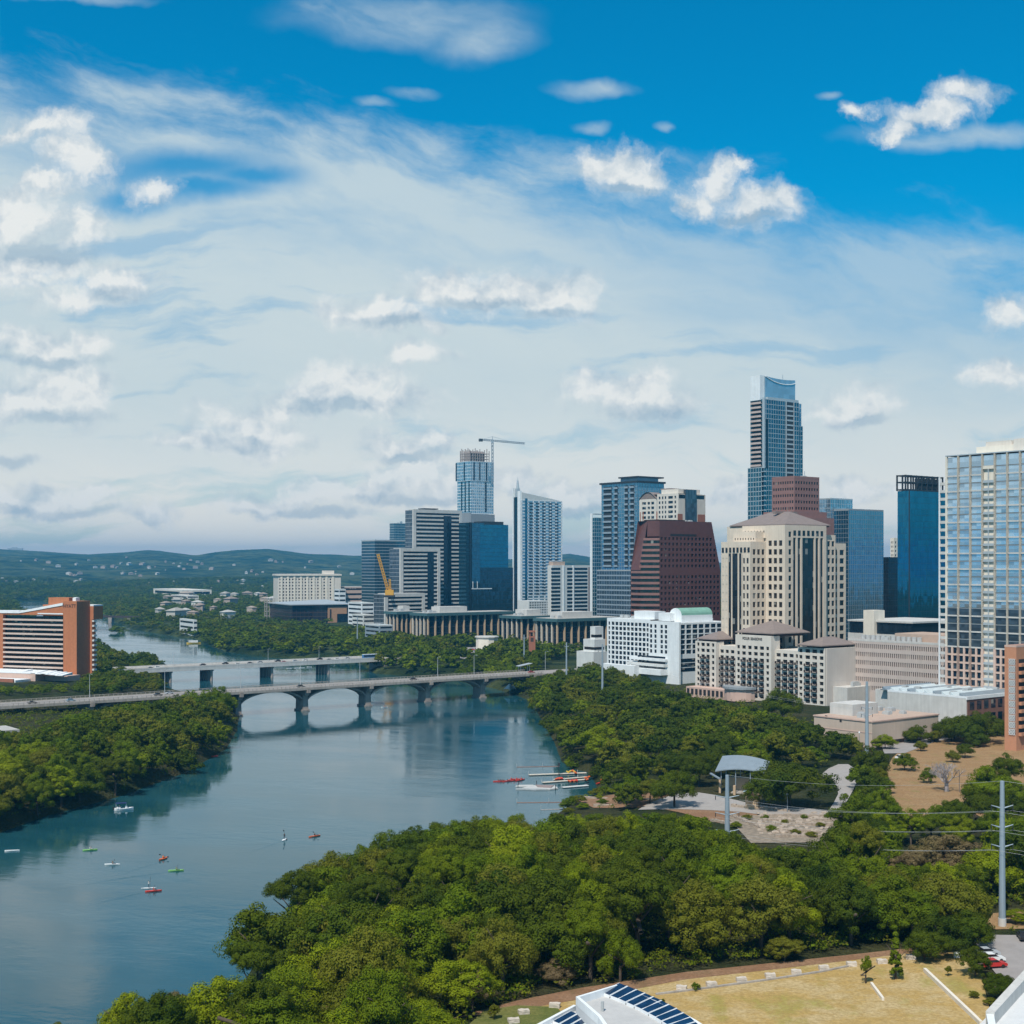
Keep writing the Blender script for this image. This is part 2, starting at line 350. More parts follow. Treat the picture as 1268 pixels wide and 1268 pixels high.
# ------------------------------------------------------------------ ground sheets (paths, lawn, parking) that follow the terrain
def inpoly(poly, x, y):
    x = np.asarray(x, float); y = np.asarray(y, float); ins = np.zeros(x.shape, bool); n = len(poly)
    for i in range(n):
        ax, ay = poly[i][:2]; bx, by = poly[(i+1) % n][:2]
        ins ^= ((ay > y) != (by > y)) & (x < ax+(y-ay)*(bx-ax)/((by-ay) or 1e-9))
    return ins
SHEETS = []
def sheet(name, pts, mat, dz, label, step=4.0, keep=True):
    """pts: world (x, y) outline"""
    bm = bmesh.new(); vs = [bm.verts.new((p[0], p[1], 0)) for p in pts]
    f = bm.faces.new(vs); bmesh.ops.triangulate(bm, faces=[f])
    xs = [p[0] for p in pts]; yl = [p[1] for p in pts]
    for ax, lo, hi in ((0, min(xs), max(xs)), (1, min(yl), max(yl))):
        k = lo+step
        while k < hi:
            co = (k, 0, 0) if ax == 0 else (0, k, 0); no = (1, 0, 0) if ax == 0 else (0, 1, 0)
            bmesh.ops.bisect_plane(bm, geom=bm.verts[:]+bm.edges[:]+bm.faces[:], plane_co=co, plane_no=no); k += step
    x = np.array([v.co.x for v in bm.verts]); y = np.array([v.co.y for v in bm.verts]); z = terrain(x, y)
    for v, zz in zip(bm.verts, z): v.co.z = zz+dz
    bmesh.ops.recalc_face_normals(bm, faces=bm.faces)
    if sum(f.normal.z for f in bm.faces) < 0: bmesh.ops.reverse_faces(bm, faces=bm.faces)
    me = bpy.data.meshes.new(name); bm.to_mesh(me); bm.free(); me.materials.append(mat)
    if keep: SHEETS.append(pts)
    return tag(link(name, me), label, kind='structure')
def gp(l, z=8.0):       # pixels of the photograph to ground points at height z
    return [tuple(P(a, b, z)[:2]) for a, b in l]
def lawn_material(name, c0, c1, c2):
    m = bpy.data.materials.new(name); m.use_nodes = True; t = NT(m.node_tree); m.node_tree.nodes.clear()
    pos = t.n('ShaderNodeNewGeometry').outputs['Position']
    a = t.noise(t.v('MULTIPLY', pos, (1, 1.5, 1)), 0.11, 8.0, 0.68); b = t.noise(t.v('MULTIPLY', pos, (1, 0.55, 1)), 0.13, 5.0, 0.6); c = t.noise(pos, 1.6, 6.0, 0.7)
    col = t.mix(t.ss(a, 0.42, 0.60), c0, c1); col = t.mix(t.ss(b, 0.54, 0.68, 0.0, 0.75), col, c2)
    col = t.mix(t.lin(c, 0.34, 0.66, 0.0, 0.8), col, tuple(x*0.58 for x in c0))
    bs = t.n('ShaderNodeBsdfPrincipled', {'Base Color': col, 'Roughness': 0.95, 'Specular IOR Level': 0.1})
    bp = t.n('ShaderNodeBump', {'Height': c, 'Strength': 0.5, 'Distance': 0.15}); t.t.links.new(bp.outputs[0], bs.inputs['Normal'])
    t.n('ShaderNodeOutputMaterial', {0: bs.outputs[0]}); return m
dry = lawn_material('dry_lawn', (0.47, 0.315, 0.115), (0.54, 0.41, 0.22), (0.30, 0.28, 0.065))
parkdry = lawn_material('dry_park_grass', (0.34, 0.205, 0.10), (0.38, 0.25, 0.13), (0.26, 0.22, 0.08))
green = lawn_material('green_lawn', (0.13, 0.15, 0.04), (0.20, 0.19, 0.06), (0.10, 0.14, 0.03))
soil = lawn_material('bare_soil', (0.27, 0.15, 0.085), (0.33, 0.20, 0.12), (0.17, 0.12, 0.06))
pave = pmat('paving', (0.34, 0.31, 0.29), 0.9, 0.10, 0.5)
asph = pmat('worn_asphalt', (0.30, 0.275, 0.265), 0.92, 0.10, 0.3)
asphd = pmat('asphalt', (0.10, 0.10, 0.10), 0.92, 0.15, 0.3)
sheet('lawn', gp([(560,1290),(600,1256),(700,1240),(850,1210),(950,1198),(1050,1187),(1150,1178),(1200,1180),(1215,1215),(1228,1268),(1240,1330),(900,1400)]), dry, 0.10, 'sunburnt tan lawn in front of the near wood')
sheet('grass_strip', gp([(575,1275),(600,1252),(640,1246),(690,1248),(700,1262),(660,1290)]), green, 0.16, 'greener grass beside the white roofed building')
sheet('soil_strip', gp([(560,1262),(640,1240),(720,1224),(850,1205),(960,1195),(1130,1180),(1130,1186),(960,1203),(850,1214),(730,1236),(640,1252)]), soil, 0.13, 'bare brown soil along the foot of the wood')
sheet('parking_lot', gp([(1206,1172),(1216,1166),(1268,1168),(1330,1172),(1345,1300),(1262,1300),(1248,1232),(1222,1200)]), asph, 0.12, 'pale worn parking lot at the right edge')
sheet('bare_bank', gp([(1110,1100),(1150,1075),(1190,1070),(1200,1090),(1160,1112),(1130,1110)]), soil, 0.12, 'reddish bare soil clearing among the trees')
sheet('pylon_clearing', gp([(1215,1160),(1230,1140),(1275,1138),(1290,1160)]), parkdry, 0.12, 'dry grass around the pylon foot')
sheet('park_lawn', gp([(1085,965),(1105,930),(1130,908),(1200,905),(1300,912),(1300,1010),(1230,1010),(1190,990),(1120,1005)], 11), parkdry, 0.12, 'brown dry park lawn below the brick building')
sheet('park_path', gp([(1016,957),(1026,949),(1038,944),(1050,944),(1060,950),(1064,958),(1060,968),(1054,980),(1046,994),(1042,1008),(1022,1006),(1032,992),(1038,980),(1036,970),(1026,962)], 9), pave, 0.20, 'pale curving path through the park')
sheet('park_street', gp([(1090,912),(1150,900),(1240,893),(1240,905),(1160,912),(1120,925),(1095,925)], 11), asph, 0.20, 'street beside the park')
sheet('plaza', gp([(790,997),(802,991),(820,986),(845,982),(865,982),(885,985),(910,991),(935,997),(960,999),(985,1001),(1010,1003),(1030,1006),(1030,1012),(1000,1010),(970,1010),(940,1009),(915,1006),(880,1004),(850,1003),(820,1001)], 8.0), pave, 0.2, 'grey paved plaza beside the pavilion')
sheet('waterfront_soil', gp([(716,992),(770,986),(800,990),(830,1000),(880,1010),(940,1030),(890,1040),(800,1014),(735,1004)], 3.5), soil, 0.15, 'trodden earth by the boat landing')
sheet('amphitheatre_floor', gp([(900,1012),(940,1010),(1035,1012),(1045,1030),(1010,1045),(930,1045)], 8.0), pmat('limestone_ground', (0.25,0.20,0.15), 0.95, 0.35, 0.8), 0.2, 'pale rubble ground of the stone terraces')
# ------------------------------------------------------------------ trees
rng = np.random.default_rng(7)
def leaf_mat(name, c0, c1):
    m = bpy.data.materials.new(name); m.use_nodes = True; t = NT(m.node_tree); m.node_tree.nodes.clear()
    rnd = t.n('ShaderNodeObjectInfo').outputs['Random']
    pos = t.n('ShaderNodeNewGeometry').outputs['Position']
    n = t.noise(pos, 0.55, 3.0, 0.6); big = t.noise(pos, 0.06, 2.0, 0.5)
    f = t.m('ADD', t.m('MULTIPLY', rnd, 0.62), t.m('MULTIPLY', t.lin(n, 0.3, 0.7), 0.38))
    col = t.mix(f, c0, c1)
    col = t.mix(t.lin(big, 0.35, 0.65, 0.0, 0.35), col, (0.15, 0.155, 0.006))
    d = t.n('ShaderNodeBsdfPrincipled', {'Base Color': col, 'Roughness': 0.7, 'Specular IOR Level': 0.08})
    tr = t.n('ShaderNodeBsdfTranslucent', {'Color': t.v('MULTIPLY', col, (1.2, 1.35, 0.25))})
    mx = t.n('ShaderNodeMixShader', {0: 0.28, 1: d.outputs[0], 2: tr.outputs[0]})
    t.n('ShaderNodeOutputMaterial', {0: mx.outputs[0]}); return m
LEAF = {'oak': leaf_mat('dark_oak_leaves', (0.028, 0.054, 0.004), (0.088, 0.126, 0.006)),
        'green': leaf_mat('mid_green_leaves', (0.056, 0.106, 0.004), (0.168, 0.220, 0.006)),
        'lime': leaf_mat('yellow_green_leaves', (0.14, 0.195, 0.004), (0.27, 0.305, 0.008)),
        'olive': leaf_mat('olive_leaves', (0.11, 0.125, 0.010), (0.19, 0.185, 0.020)),
        'brown': leaf_mat('dried_brown_leaves', (0.16, 0.11, 0.06), (0.23, 0.16, 0.10)),
        'grey': pmat('bare_grey_twigs', (0.30, 0.27, 0.27), 0.9, 0.2, 1.0)}
BARK = pmat('bark', (0.085, 0.065, 0.048), 0.95, 0.25, 1.5)
def crown_arrays(seed, rx, rz, nclump, nleaf, leaf, cone=False):
    """unit-height-free crown centred at z=0: many small leaf faces gathered in clumps"""
    r = np.random.default_rng(seed); V = []; 
    if cone:
        th = r.uniform(0, 2*np.pi, nclump); cz = r.uniform(-1, 1, nclump); rad = (1-cz)/2*r.uniform(0.3, 1.0, nclump)+0.04
        cx, cy, c3 = rad*np.cos(th)*rx*0.8, rad*np.sin(th)*rx*0.8, cz*rz*0.82; rc = rx*r.uniform(0.17, 0.36, nclump)*0.95
    else:
        nl = int(r.integers(8, 12)); la = np.arange(nl)*2.4+r.uniform(0, 6); lr = np.sqrt((np.arange(nl)+0.4)/nl)*0.66*r.uniform(0.8, 1.15, nl)
        lz = 0.40-1.05*lr**1.3+r.uniform(-0.24, 0.20, nl); ls = r.uniform(0.32, 0.52, nl)*(1-0.20*lr)
        lz[0] = r.uniform(0.35, 0.52); li = r.integers(0, nl, nclump)
        v = r.normal(size=(nclump, 3)); v[:, 2] = v[:, 2]*0.9+0.25; v /= np.linalg.norm(v, axis=1)[:, None]
        q = r.uniform(0.72, 1.0, nclump)*ls[li]
        cx = (lr[li]*np.cos(la[li])+v[:, 0]*q)*rx; cy = (lr[li]*np.sin(la[li])+v[:, 1]*q)*rx; c3 = (lz[li]+v[:, 2]*q*1.05)*rz
        rc = rx*r.uniform(0.10, 0.23, nclump)
    k = nclump*nleaf
    ci = np.repeat(np.arange(nclump), nleaf)
    d = r.normal(size=(k, 3)); d[:, 2] += 0.35; d /= np.linalg.norm(d, axis=1)[:, None]
    rr = r.uniform(0.62, 1.08, k)
    p = np.stack([cx[ci], cy[ci], c3[ci]], 1)+d*(rc[ci]*rr)[:, None]*np.array([1, 1, 0.80])
    out = p/np.array([rx, rx, rz]); out /= np.maximum(1e-6, np.linalg.norm(out, axis=1))[:, None]
    nrm = d*0.9+out*0.35+r.normal(size=(k, 3))*0.24; nrm /= np.linalg.norm(nrm, axis=1)[:, None]
    a = np.cross(nrm, r.normal(size=(k, 3))); a /= np.linalg.norm(a, axis=1)[:, None]; b = np.cross(nrm, a)
    s = leaf*r.uniform(0.55, 1.25, k)[:, None]
    quad = np.stack([p-a*s*0.62, p-b*s*0.42+nrm*s*0.08, p+a*s*0.62, p+b*s*0.42+nrm*s*0.08], 1)
    return quad.reshape(-1, 3)
def quads_mesh(name, co, mats, midx=None):
    me = bpy.data.meshes.new(name); n = len(co)//4
    me.vertices.add(len(co)); me.vertices.foreach_set('co', np.ascontiguousarray(co, np.float32).ravel())
    me.loops.add(len(co)); me.loops.foreach_set('vertex_index', np.arange(len(co), dtype=np.int32))
    me.polygons.add(n); me.polygons.foreach_set('loop_start', np.arange(0, len(co), 4, dtype=np.int32))
    me.update(calc_edges=True)
    for m in mats: me.materials.append(m)
    if midx is not None: me.polygons.foreach_set('material_index', midx.astype(np.int32))
    return me
def trunk_mesh(seed, hgt, r0, spread, nl=5):
    r = random.Random(seed); mb = MB()
    top = hgt*0.55
    mb.tube([(0,0,-0.6),(0,0,0.3),(r.uniform(-.2,.2),r.uniform(-.2,.2),top*0.6),(r.uniform(-.4,.4),r.uniform(-.4,.4),top)], r0, 8, r0*0.6)
    for k in range(nl):
        a = 2*math.pi*k/nl+r.uniform(-.4,.4); z0 = top*r.uniform(0.45,0.95); l = spread*r.uniform(.5,.85)
        mb.tube([(0,0,z0),(math.cos(a)*l*.5,math.sin(a)*l*.5,z0+hgt*.15),(math.cos(a)*l,math.sin(a)*l,z0+hgt*r.uniform(.22,.36))], r0*0.42, 6, r0*0.12)
    return mb.mesh('trunk', BARK, True)
NEAR, FARC, MIDC = {}, {}, {}
for ki, kind in enumerate(('oak', 'green', 'lime', 'olive', 'brown')):
    NEAR[kind] = []; FARC[kind] = []; MIDC[kind] = []
    for sd_ in range(4):
        flat = {'oak': 0.62, 'green': 0.80, 'lime': 0.86, 'olive': 0.74, 'brown': 0.7}[kind]*(0.92+0.1*sd_)
        NEAR[kind].append((quads_mesh('crown', crown_arrays(100*ki+sd_, 1.0, flat, 120, 200, 0.040), [LEAF[kind]]), flat))
        MIDC[kind].append((crown_arrays(300+100*ki+sd_, 1.0, flat, 64, 46, 0.092), flat))
        FARC[kind].append((crown_arrays(500+100*ki+sd_, 1.0, flat, 28, 12, 0.26), flat))
CONE = quads_mesh('crown', crown_arrays(77, 0.36, 1.0, 70, 90, 0.055, True), [LEAF['green']])
TRUNK = [trunk_mesh(i, 1.0, 0.035, 0.42) for i in range(3)]
KI = {'oak': 0, 'green': 1, 'lime': 2, 'olive': 3, 'brown': 4}
ADJ = {'oak': 'dark green spreading', 'green': 'mid green rounded', 'lime': 'bright yellow green', 'olive': 'dull olive', 'brown': 'dry brownish'}
TREES = []      # dict(x, y, r, h, kind, rot, label)
def add_tree(x, y, r, h, kind, label=None, name='broadleaf_tree', z=None):
    TREES.append(dict(x=x, y=y, r=r, h=h, kind=kind, label=label, name=name, rot=random.uniform(0, 6.28), z=z))
random.seed(11)
KEEP_OUT = []   # (x, y, radius) and polygons where no tree is scattered
def scatter(poly, step, rr, hh, kinds, seed, margin=1.5, jitter=0.42, zone='', ceil=None):
    r = random.Random(seed); xs = [p[0] for p in poly]; yl = [p[1] for p in poly]; pts = []; row = 0
    y = min(yl)
    while y < max(yl):
        x = min(xs)+(step/2 if row % 2 else 0)
        while x < max(xs):
            pts.append((x+r.uniform(-jitter, jitter)*step, y+r.uniform(-jitter, jitter)*step)); x += step
        y += step*0.87; row += 1
    X = np.array([p[0] for p in pts]); Y = np.array([p[1] for p in pts])
    ok = inpoly(poly, X, Y) & (sdist(X, Y) > margin)
    for sh in SHEETS: ok &= ~inpoly(sh, X, Y)
    for ko in KEEP_OUT:
        if len(ko) == 3 and not hasattr(ko[0], '__len__'): ok &= (X-ko[0])**2+(Y-ko[1])**2 > ko[2]**2
        else: ok &= ~inpoly(ko, X, Y)
    for i in np.nonzero(ok)[0]:
        k = r.random(); acc = 0
        for kd, w in kinds:
            acc += w
            if k <= acc: break
        rad = r.uniform(*rr); hgt = r.uniform(*hh)
        if ceil:
            kx = CXP+F*X[i]/Y[i]; zc = H+(HZ-np.interp(kx, [c[0] for c in ceil], [c[1] for c in ceil])-r.uniform(0, 7))*(Y[i]-rad*.4)/F; zg = tz(X[i], Y[i])
            if zc-zg < 3.2: continue
            hgt = min(hgt, zc-zg); rad = min(rad, max(2.2, hgt*.72))
        TREES.append(dict(x=X[i], y=Y[i], r=rad, h=hgt, kind=kd, label=None, name='broadleaf_tree', rot=r.uniform(0, 6.28), z=None, zone=zone))
# ------------------------------------------------------------------ building kit
PANE = {}
def pane_mesh(axis, w, h, mat):
    k = (axis, round(w, 2), round(h, 2), mat.name)
    if k not in PANE:
        mb = MB(); w2, h2 = k[1]/2, k[2]/2
        mb.box(-w2, w2, -.05, .05, -h2, h2) if axis == 'x' else mb.box(-.05, .05, -w2, w2, -h2, h2)
        PANE[k] = mb.mesh('window', mat)
    return PANE[k]
class Bld:
    """local frame: origin at the near corner, x along the face that runs right and away, y along the face that runs left and away"""
    def __init__(s, name, label, cat, pxc, Y, pl, pr, ytop, a=38.0, zb=None, group=None):
        s.Y = Y; s.a = R(a); ca, sa = math.cos(s.a), math.sin(s.a); s.ca, s.sa = ca, sa
        s.kc = (pxc-CXP)/F; s.C = Vector((s.kc*Y, Y))
        s.zb = (tz(s.C.x, s.C.y)-0.3) if zb is None else zb
        s.s = s.by(pl); s.t = s.bx(pr); s.h = s.z(ytop)
        s.root = empty(name, (s.C.x, s.C.y, s.zb), s.a, label, cat, group); s.w = {}
        c = [s.world(0, 0), s.world(s.t, 0), s.world(s.t, s.s), s.world(0, s.s)]
        cx, cy = sum(p[0] for p in c)/4, sum(p[1] for p in c)/4
        KEEP_OUT.append([(cx+(p[0]-cx)*1.15, cy+(p[1]-cy)*1.15) for p in c])
    def bx(s, px): k = (px-CXP)/F; return (k*s.C.y-s.C.x)/(s.ca-k*s.sa)
    def by(s, px): k = (px-CXP)/F; return (s.C.x-k*s.C.y)/(s.sa+k*s.ca)
    def z(s, py): return H+(HZ-py)*s.Y/F-s.zb
    def world(s, x, y): return (s.C.x+x*s.ca-y*s.sa, s.C.y+x*s.sa+y*s.ca)
    def pt(s, face, off, a, z, d=0.0):
        return {'R': (a, off+d, z), 'L': (off+d, a, z), 'B': (a, off-d, z), 'F': (off-d, a, z)}[face]
    def pane(s, face, off, a0, a1, z0, z1, mat, name='window'):
        s.w.setdefault((name, mat.name), []).append((face, off, a0, a1, z0, z1, mat))
    def wall(s, mb, face, off, a0, a1, z0, z1, cols=(), rows=(), dep=0.35, mat=None, name='window'):
        """a wall plane with real openings; a pane is set back in each"""
        q = lambda b0, b1, y0, y1: mb.face([s.pt(face, off, b0, y0), s.pt(face, off, b1, y0), s.pt(face, off, b1, y1), s.pt(face, off, b0, y1)])
        rows = sorted(r for r in rows if r[0] > z0 and r[1] < z1); cols = sorted(c for c in cols if c[0] > a0-1e-6 and c[1] < a1+1e-6)
        if not rows or not cols: q(a0, a1, z0, z1); return
        zc = z0
        for (w0, w1) in rows:
            q(a0, a1, zc, w0); ac = a0
            for (c0, c1) in cols:
                q(ac, c0, w0, w1); ac = c1
                for (p0, p1) in (((c0,w0),(c1,w0)), ((c1,w0),(c1,w1)), ((c1,w1),(c0,w1)), ((c0,w1),(c0,w0))):
                    mb.face([s.pt(face, off, *p0), s.pt(face, off, *p1), s.pt(face, off, *p1, dep), s.pt(face, off, *p0, dep)])
            q(ac, a1, w0, w1); zc = w1
        q(a0, a1, zc, z1)
        if mat:
            sg = dep if face in 'RL' else -dep
            for (w0, w1) in reversed(rows):
                for (c0, c1) in cols: s.pane(face, off+sg, c0, c1, w0, w1, mat, name)
    def shell(s, mb, x0, x1, y0, y1, z0, z1, specs=None, roof=True):
        """four walls and a roof; specs: face -> dict(cols, rows, mat)"""
        specs = specs or {}
        for f, off, a0, a1 in (('R', y0, x0, x1), ('L', x0, y0, y1), ('B', y1, x0, x1), ('F', x1, y0, y1)):
            sp = specs.get(f, {}); s.wall(mb, f, off, a0, a1, z0, z1, **sp)
        if roof: mb.face([(x0,y0,z1),(x1,y0,z1),(x1,y1,z1),(x0,y1,z1)])
    def part(s, name, mb, mat, smooth=False, parent=None): return mb.build(name, mat, parent or s.root, smooth)
    def box(s, name, mat, *b, parent=None):
        mb = MB(); mb.box(*b); return mb.build(name, mat, parent or s.root)
    def curtain(s, name, mats, x0, x1, y0, y1, z0, z1, bay, fl, faces='RLBF', vt=0.16, ht=0.28, pr=0.10, vert=True):
        mb = MB(); mb.box(x0, x1, y0, y1, z0, z1); mb.m = 1
        nz = max(1, round((z1-z0)/fl))
        for f in faces:
            a0, a1, off = {'R': (x0, x1, y0), 'L': (y0, y1, x0), 'B': (x0, x1, y1), 'F': (y0, y1, x1)}[f]
            def bar(b0, b1, c0, c1):
                if f == 'R': mb.box(b0, b1, off-pr, off+.02, c0, c1)
                elif f == 'B': mb.box(b0, b1, off-.02, off+pr, c0, c1)
                elif f == 'L': mb.box(off-pr, off+.02, b0, b1, c0, c1)
                else: mb.box(off-.02, off+pr, b0, b1, c0, c1)
            for k in range(nz+1):
                zz = z0+(z1-z0)*k/nz; bar(a0, a1, zz-ht/2, zz+ht/2)
            if vert:
                n = max(1, round((a1-a0)/bay))
                for k in range(n+1):
                    aa = a0+(a1-a0)*k/n; bar(aa-vt/2, aa+vt/2, z0, z1)
        return mb.build(name, mats, s.root)
    def done(s, limit=100):
        for (name, _), L in s.w.items():
            mb = None
            for i, (face, off, a0, a1, z0, z1, mat) in enumerate(L):
                c = s.pt(face, off, (a0+a1)/2, (z0+z1)/2)
                if i < limit:
                    link(name, pane_mesh('x' if face in 'RB' else 'y', a1-a0, z1-z0, mat), s.root, c)
                else:
                    mb = mb or MB()
                    w2, h2 = (a1-a0)/2, (z1-z0)/2
                    if face in 'RB': mb.box(c[0]-w2, c[0]+w2, c[1]-.05, c[1]+.05, c[2]-h2, c[2]+h2)
                    else: mb.box(c[0]-.05, c[0]+.05, c[1]-w2, c[1]+w2, c[2]-h2, c[2]+h2)
            if mb: tag(mb.build(name, L[0][6], s.root), kind='stuff')
def cols(a0, a1, n, frac=0.6):
    p = (a1-a0)/n; return [(a0+p*(i+0.5-frac/2), a0+p*(i+0.5+frac/2)) for i in range(n)]
def rows(z0, z1, n, frac=0.6, shift=0.5): return [(c[0], c[1]) for c in cols(z0, z1, n, frac)]
def gear(b, x0, x1, y0, y1, z, n, seed, mat=None, hmax=2.2):
    """rooftop plant units, each a part"""
    r = random.Random(seed)
    for _ in range(n):
        w, d, h = r.uniform(1.2, 4), r.uniform(1.2, 3.5), r.uniform(0.8, hmax)
        x, y = r.uniform(x0, max(x0+.1, x1-w)), r.uniform(y0, max(y0+.1, y1-d))
        mb = MB(); mb.box(x, x+w, y, y+d, z, z+h); mb.box(x+.3, x+w-.3, y+.3, y+d-.3, z+h, z+h+.25)
        mb.build('rooftop_unit', mat or M_['unit'], b.root)
def parapet(b, name, mat, x0, x1, y0, y1, z, hh=1.1, th=0.4):
    mb = MB()
    mb.box(x0-.05, x1+.05, y0-.05, y0+th, z-.2, z+hh); mb.box(x0-.05, x1+.05, y1-th, y1+.05, z-.2, z+hh)
    mb.box(x0-.05, x0+th, y0+th, y1-th, z-.2, z+hh); mb.box(x1-th, x1+.05, y0+th, y1-th, z-.2, z+hh)
    return mb.build(name, mat, b.root)

M_ = dict(
 beige=pmat('beige_stone', (0.66,0.56,0.455), 0.85, 0.06, 0.25, streak=0.08), cream=pmat('cream_stucco', (0.66,0.60,0.53), 0.85, 0.05, 0.25, streak=0.07),
 greywall=pmat('warm_grey_stucco', (0.58,0.53,0.49), 0.85, 0.04, 0.2, streak=0.05),
 white=pmat('white_concrete', (0.74,0.76,0.77), 0.75, 0.05, 0.3, streak=0.06), offw=pmat('off_white', (0.62,0.62,0.60), 0.8, 0.07, 0.3, streak=0.08),
 maroon=pmat('polished_maroon_granite', (0.125,0.052,0.044), 0.42, 0.12, 0.4, spec=0.5), pink=pmat('pink_brown_granite', (0.27,0.145,0.125), 0.6, 0.10, 0.4),
 brick=pmat('orange_brick', (0.44,0.165,0.075), 0.9, 0.10, 0.8, streak=0.08), brickd=pmat('red_brick', (0.33,0.13,0.08), 0.9, 0.14, 0.8),
 salmon=pmat('salmon_panel', (0.60,0.43,0.35), 0.85, 0.06, 0.3), bone=pmat('bone_concrete', (0.74,0.67,0.57), 0.85, 0.06, 0.3, streak=0.06),
 roofbr=pmat('brown_grey_metal_roof', (0.235,0.185,0.165), 0.55, 0.10, 0.5), dkbrown=pmat('dark_brown_trim', (0.06,0.04,0.035), 0.7, 0.1, 0.5),
 unit=pmat('galvanised_plant', (0.42,0.43,0.43), 0.6, 0.12, 0.8), dkmet=pmat('dark_metal', (0.035,0.04,0.045), 0.5, 0.1, 0.8), mid=pmat('grey_metal', (0.27,0.29,0.31), 0.5, 0.08, 0.6),
 silver=pmat('silver_metal', (0.55,0.57,0.58), 0.4, 0.06, 0.6, metal=0.4), steel=pmat('blue_grey_steel', (0.31,0.37,0.42), 0.5, 0.05, 0.6, metal=0.2),
 conc=pmat('concrete', (0.36,0.32,0.28), 0.9, 0.14, 0.4, streak=0.20), concd=pmat('stained_concrete', (0.33,0.28,0.245), 0.9, 0.18, 0.4, streak=0.25),
 lconc=pmat('light_concrete', (0.55,0.53,0.50), 0.9, 0.08, 0.3, streak=0.1), roof=pmat('gravel_roof', (0.42,0.40,0.37), 0.95, 0.10, 0.5), tanroof=pmat('tan_roof', (0.46,0.34,0.27), 0.95, 0.08, 0.3),
 teal=pmat('teal_metal_eave', (0.06,0.125,0.135), 0.5, 0.08, 0.5), tan=pmat('tan_limestone', (0.52,0.37,0.24), 0.9, 0.08, 0.6), copper=pmat('green_copper_roof', (0.20,0.38,0.30), 0.6, 0.10, 0.4),
 black=pmat('dark_louvre', (0.030,0.028,0.028), 0.6, 0.2, 1.0), pinkp=pmat('pink_podium', (0.56,0.39,0.32), 0.9, 0.06, 0.4), brass=pmat('tan_brick', (0.42,0.235,0.135), 0.9, 0.1, 0.5),
 slate=pmat('blue_grey_metal_roof', (0.27,0.32,0.36), 0.45, 0.07, 0.5, metal=0.3), yellow=pmat('yellow_steel', (0.62,0.33,0.05), 0.5, 0.1, 0.6), red=pmat('red_paint', (0.55,0.045,0.03), 0.45, 0.05, 0.6))
G_ = dict(
 dark=glass('dark_window_glass', (0.018,0.017,0.017), 0.0, 0.12, 2, 3, 0.5, 0.02, blind=0.03), brown=glass('brown_window_glass', (0.020,0.013,0.011), 0.0, 0.10, 2, 4, 0.5, 0.02, blind=0.03),
 navy=glass('navy_window_glass', (0.010,0.022,0.040), 0.2, 0.08, 2, 3, 0.5, 0.02, blind=0.08),
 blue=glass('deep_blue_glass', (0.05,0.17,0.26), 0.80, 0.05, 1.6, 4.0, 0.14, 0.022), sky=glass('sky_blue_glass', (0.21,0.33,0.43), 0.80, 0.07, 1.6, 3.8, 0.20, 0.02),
 pale=glass('pale_blue_glass', (0.32,0.43,0.52), 0.75, 0.10, 1.8, 3.4, 0.28, 0.02), teal=glass('teal_glass', (0.045,0.15,0.20), 0.80, 0.06, 1.7, 3.5, 0.30, 0.02),
 bright=glass('bright_blue_glass', (0.025,0.20,0.31), 0.82, 0.05, 1.6, 4.0, 0.14, 0.014), grey=glass('grey_blue_glass', (0.10,0.135,0.17), 0.6, 0.10, 1.6, 3.4, 0.35, 0.02),
 bldark=glass('blue_black_glass', (0.022,0.038,0.055), 0.55, 0.08, 1.6, 3.8, 0.3, 0.02), shore=glass('reflective_condo_glass', (0.60,0.66,0.72), 0.75, 0.06, 3.0, 3.4, 0.24, 0.025))

def text_part(b, name, body, size, loc, rot, mat, parent=None):
    cu = bpy.data.curves.new(name, 'FONT'); cu.body = body; cu.size = size; cu.extrude = 0.06; cu.align_x = 'CENTER'
    o = bpy.data.objects.new(name, cu); COL.objects.link(o)
    me = bpy.data.meshes.new_from_object(o.evaluated_get(bpy.context.evaluated_depsgraph_get())); bpy.data.objects.remove(o); me.materials.clear(); me.materials.append(mat)
    return link(name, me, parent or b.root, loc, rot)

# ------------------------------------------------------------------ beige stepped office tower with brown hip roof
b = Bld('office_tower', 'beige stone office tower with stepped shoulders and brown hip roof', 'office tower', 972, 720, 894.2, 1054, 650)
t, s_, h = b.t, b.s, b.h
mb = MB(); n_fl = 19; fp = b.z(655)/n_fl*1.0; 
rz = rows(b.z(656)-fp*17, b.z(656), 17, 0.62)
zt1, zt2, zt3 = b.z(650), b.z(661), b.z(671.5)
xe = b.bx(1021); xf = b.bx(1040); d1 = 9.0
def notch(zc, dd): return zc
# core and four arms; heights step down outward
W1 = 14.0; yl = s_
yn = max(10.0, b.by(953) if False else 12.0)      # depth of the notch face left of the near corner
def arm(x0, x1, y0, y1, z1, cR=(), cL=(), r=None):
    rr = r if r is not None else [w for w in rz if w[1] < z1-1.2]
    b.shell(mb, x0, x1, y0, y1, -1, z1, {'R': dict(cols=cR, rows=rr, mat=G_['dark']), 'L': dict(cols=cL, rows=rr, mat=G_['dark'])})
# the arm towards the camera-right (faces right): x 0..xe, y 0..
top_row = [(zt1-1.6-fp*0.62, zt1-1.6)]
def strips(face, off, groups, z0, z1):
    for (c0, c1) in groups: b.pane(face, off, c0, c1, z0, z1, G_['dark'], 'glass_strip')
xs = lambda z: b.bx(880+z/6.674)
zs0, zs1 = -0.5, b.z(665.5)
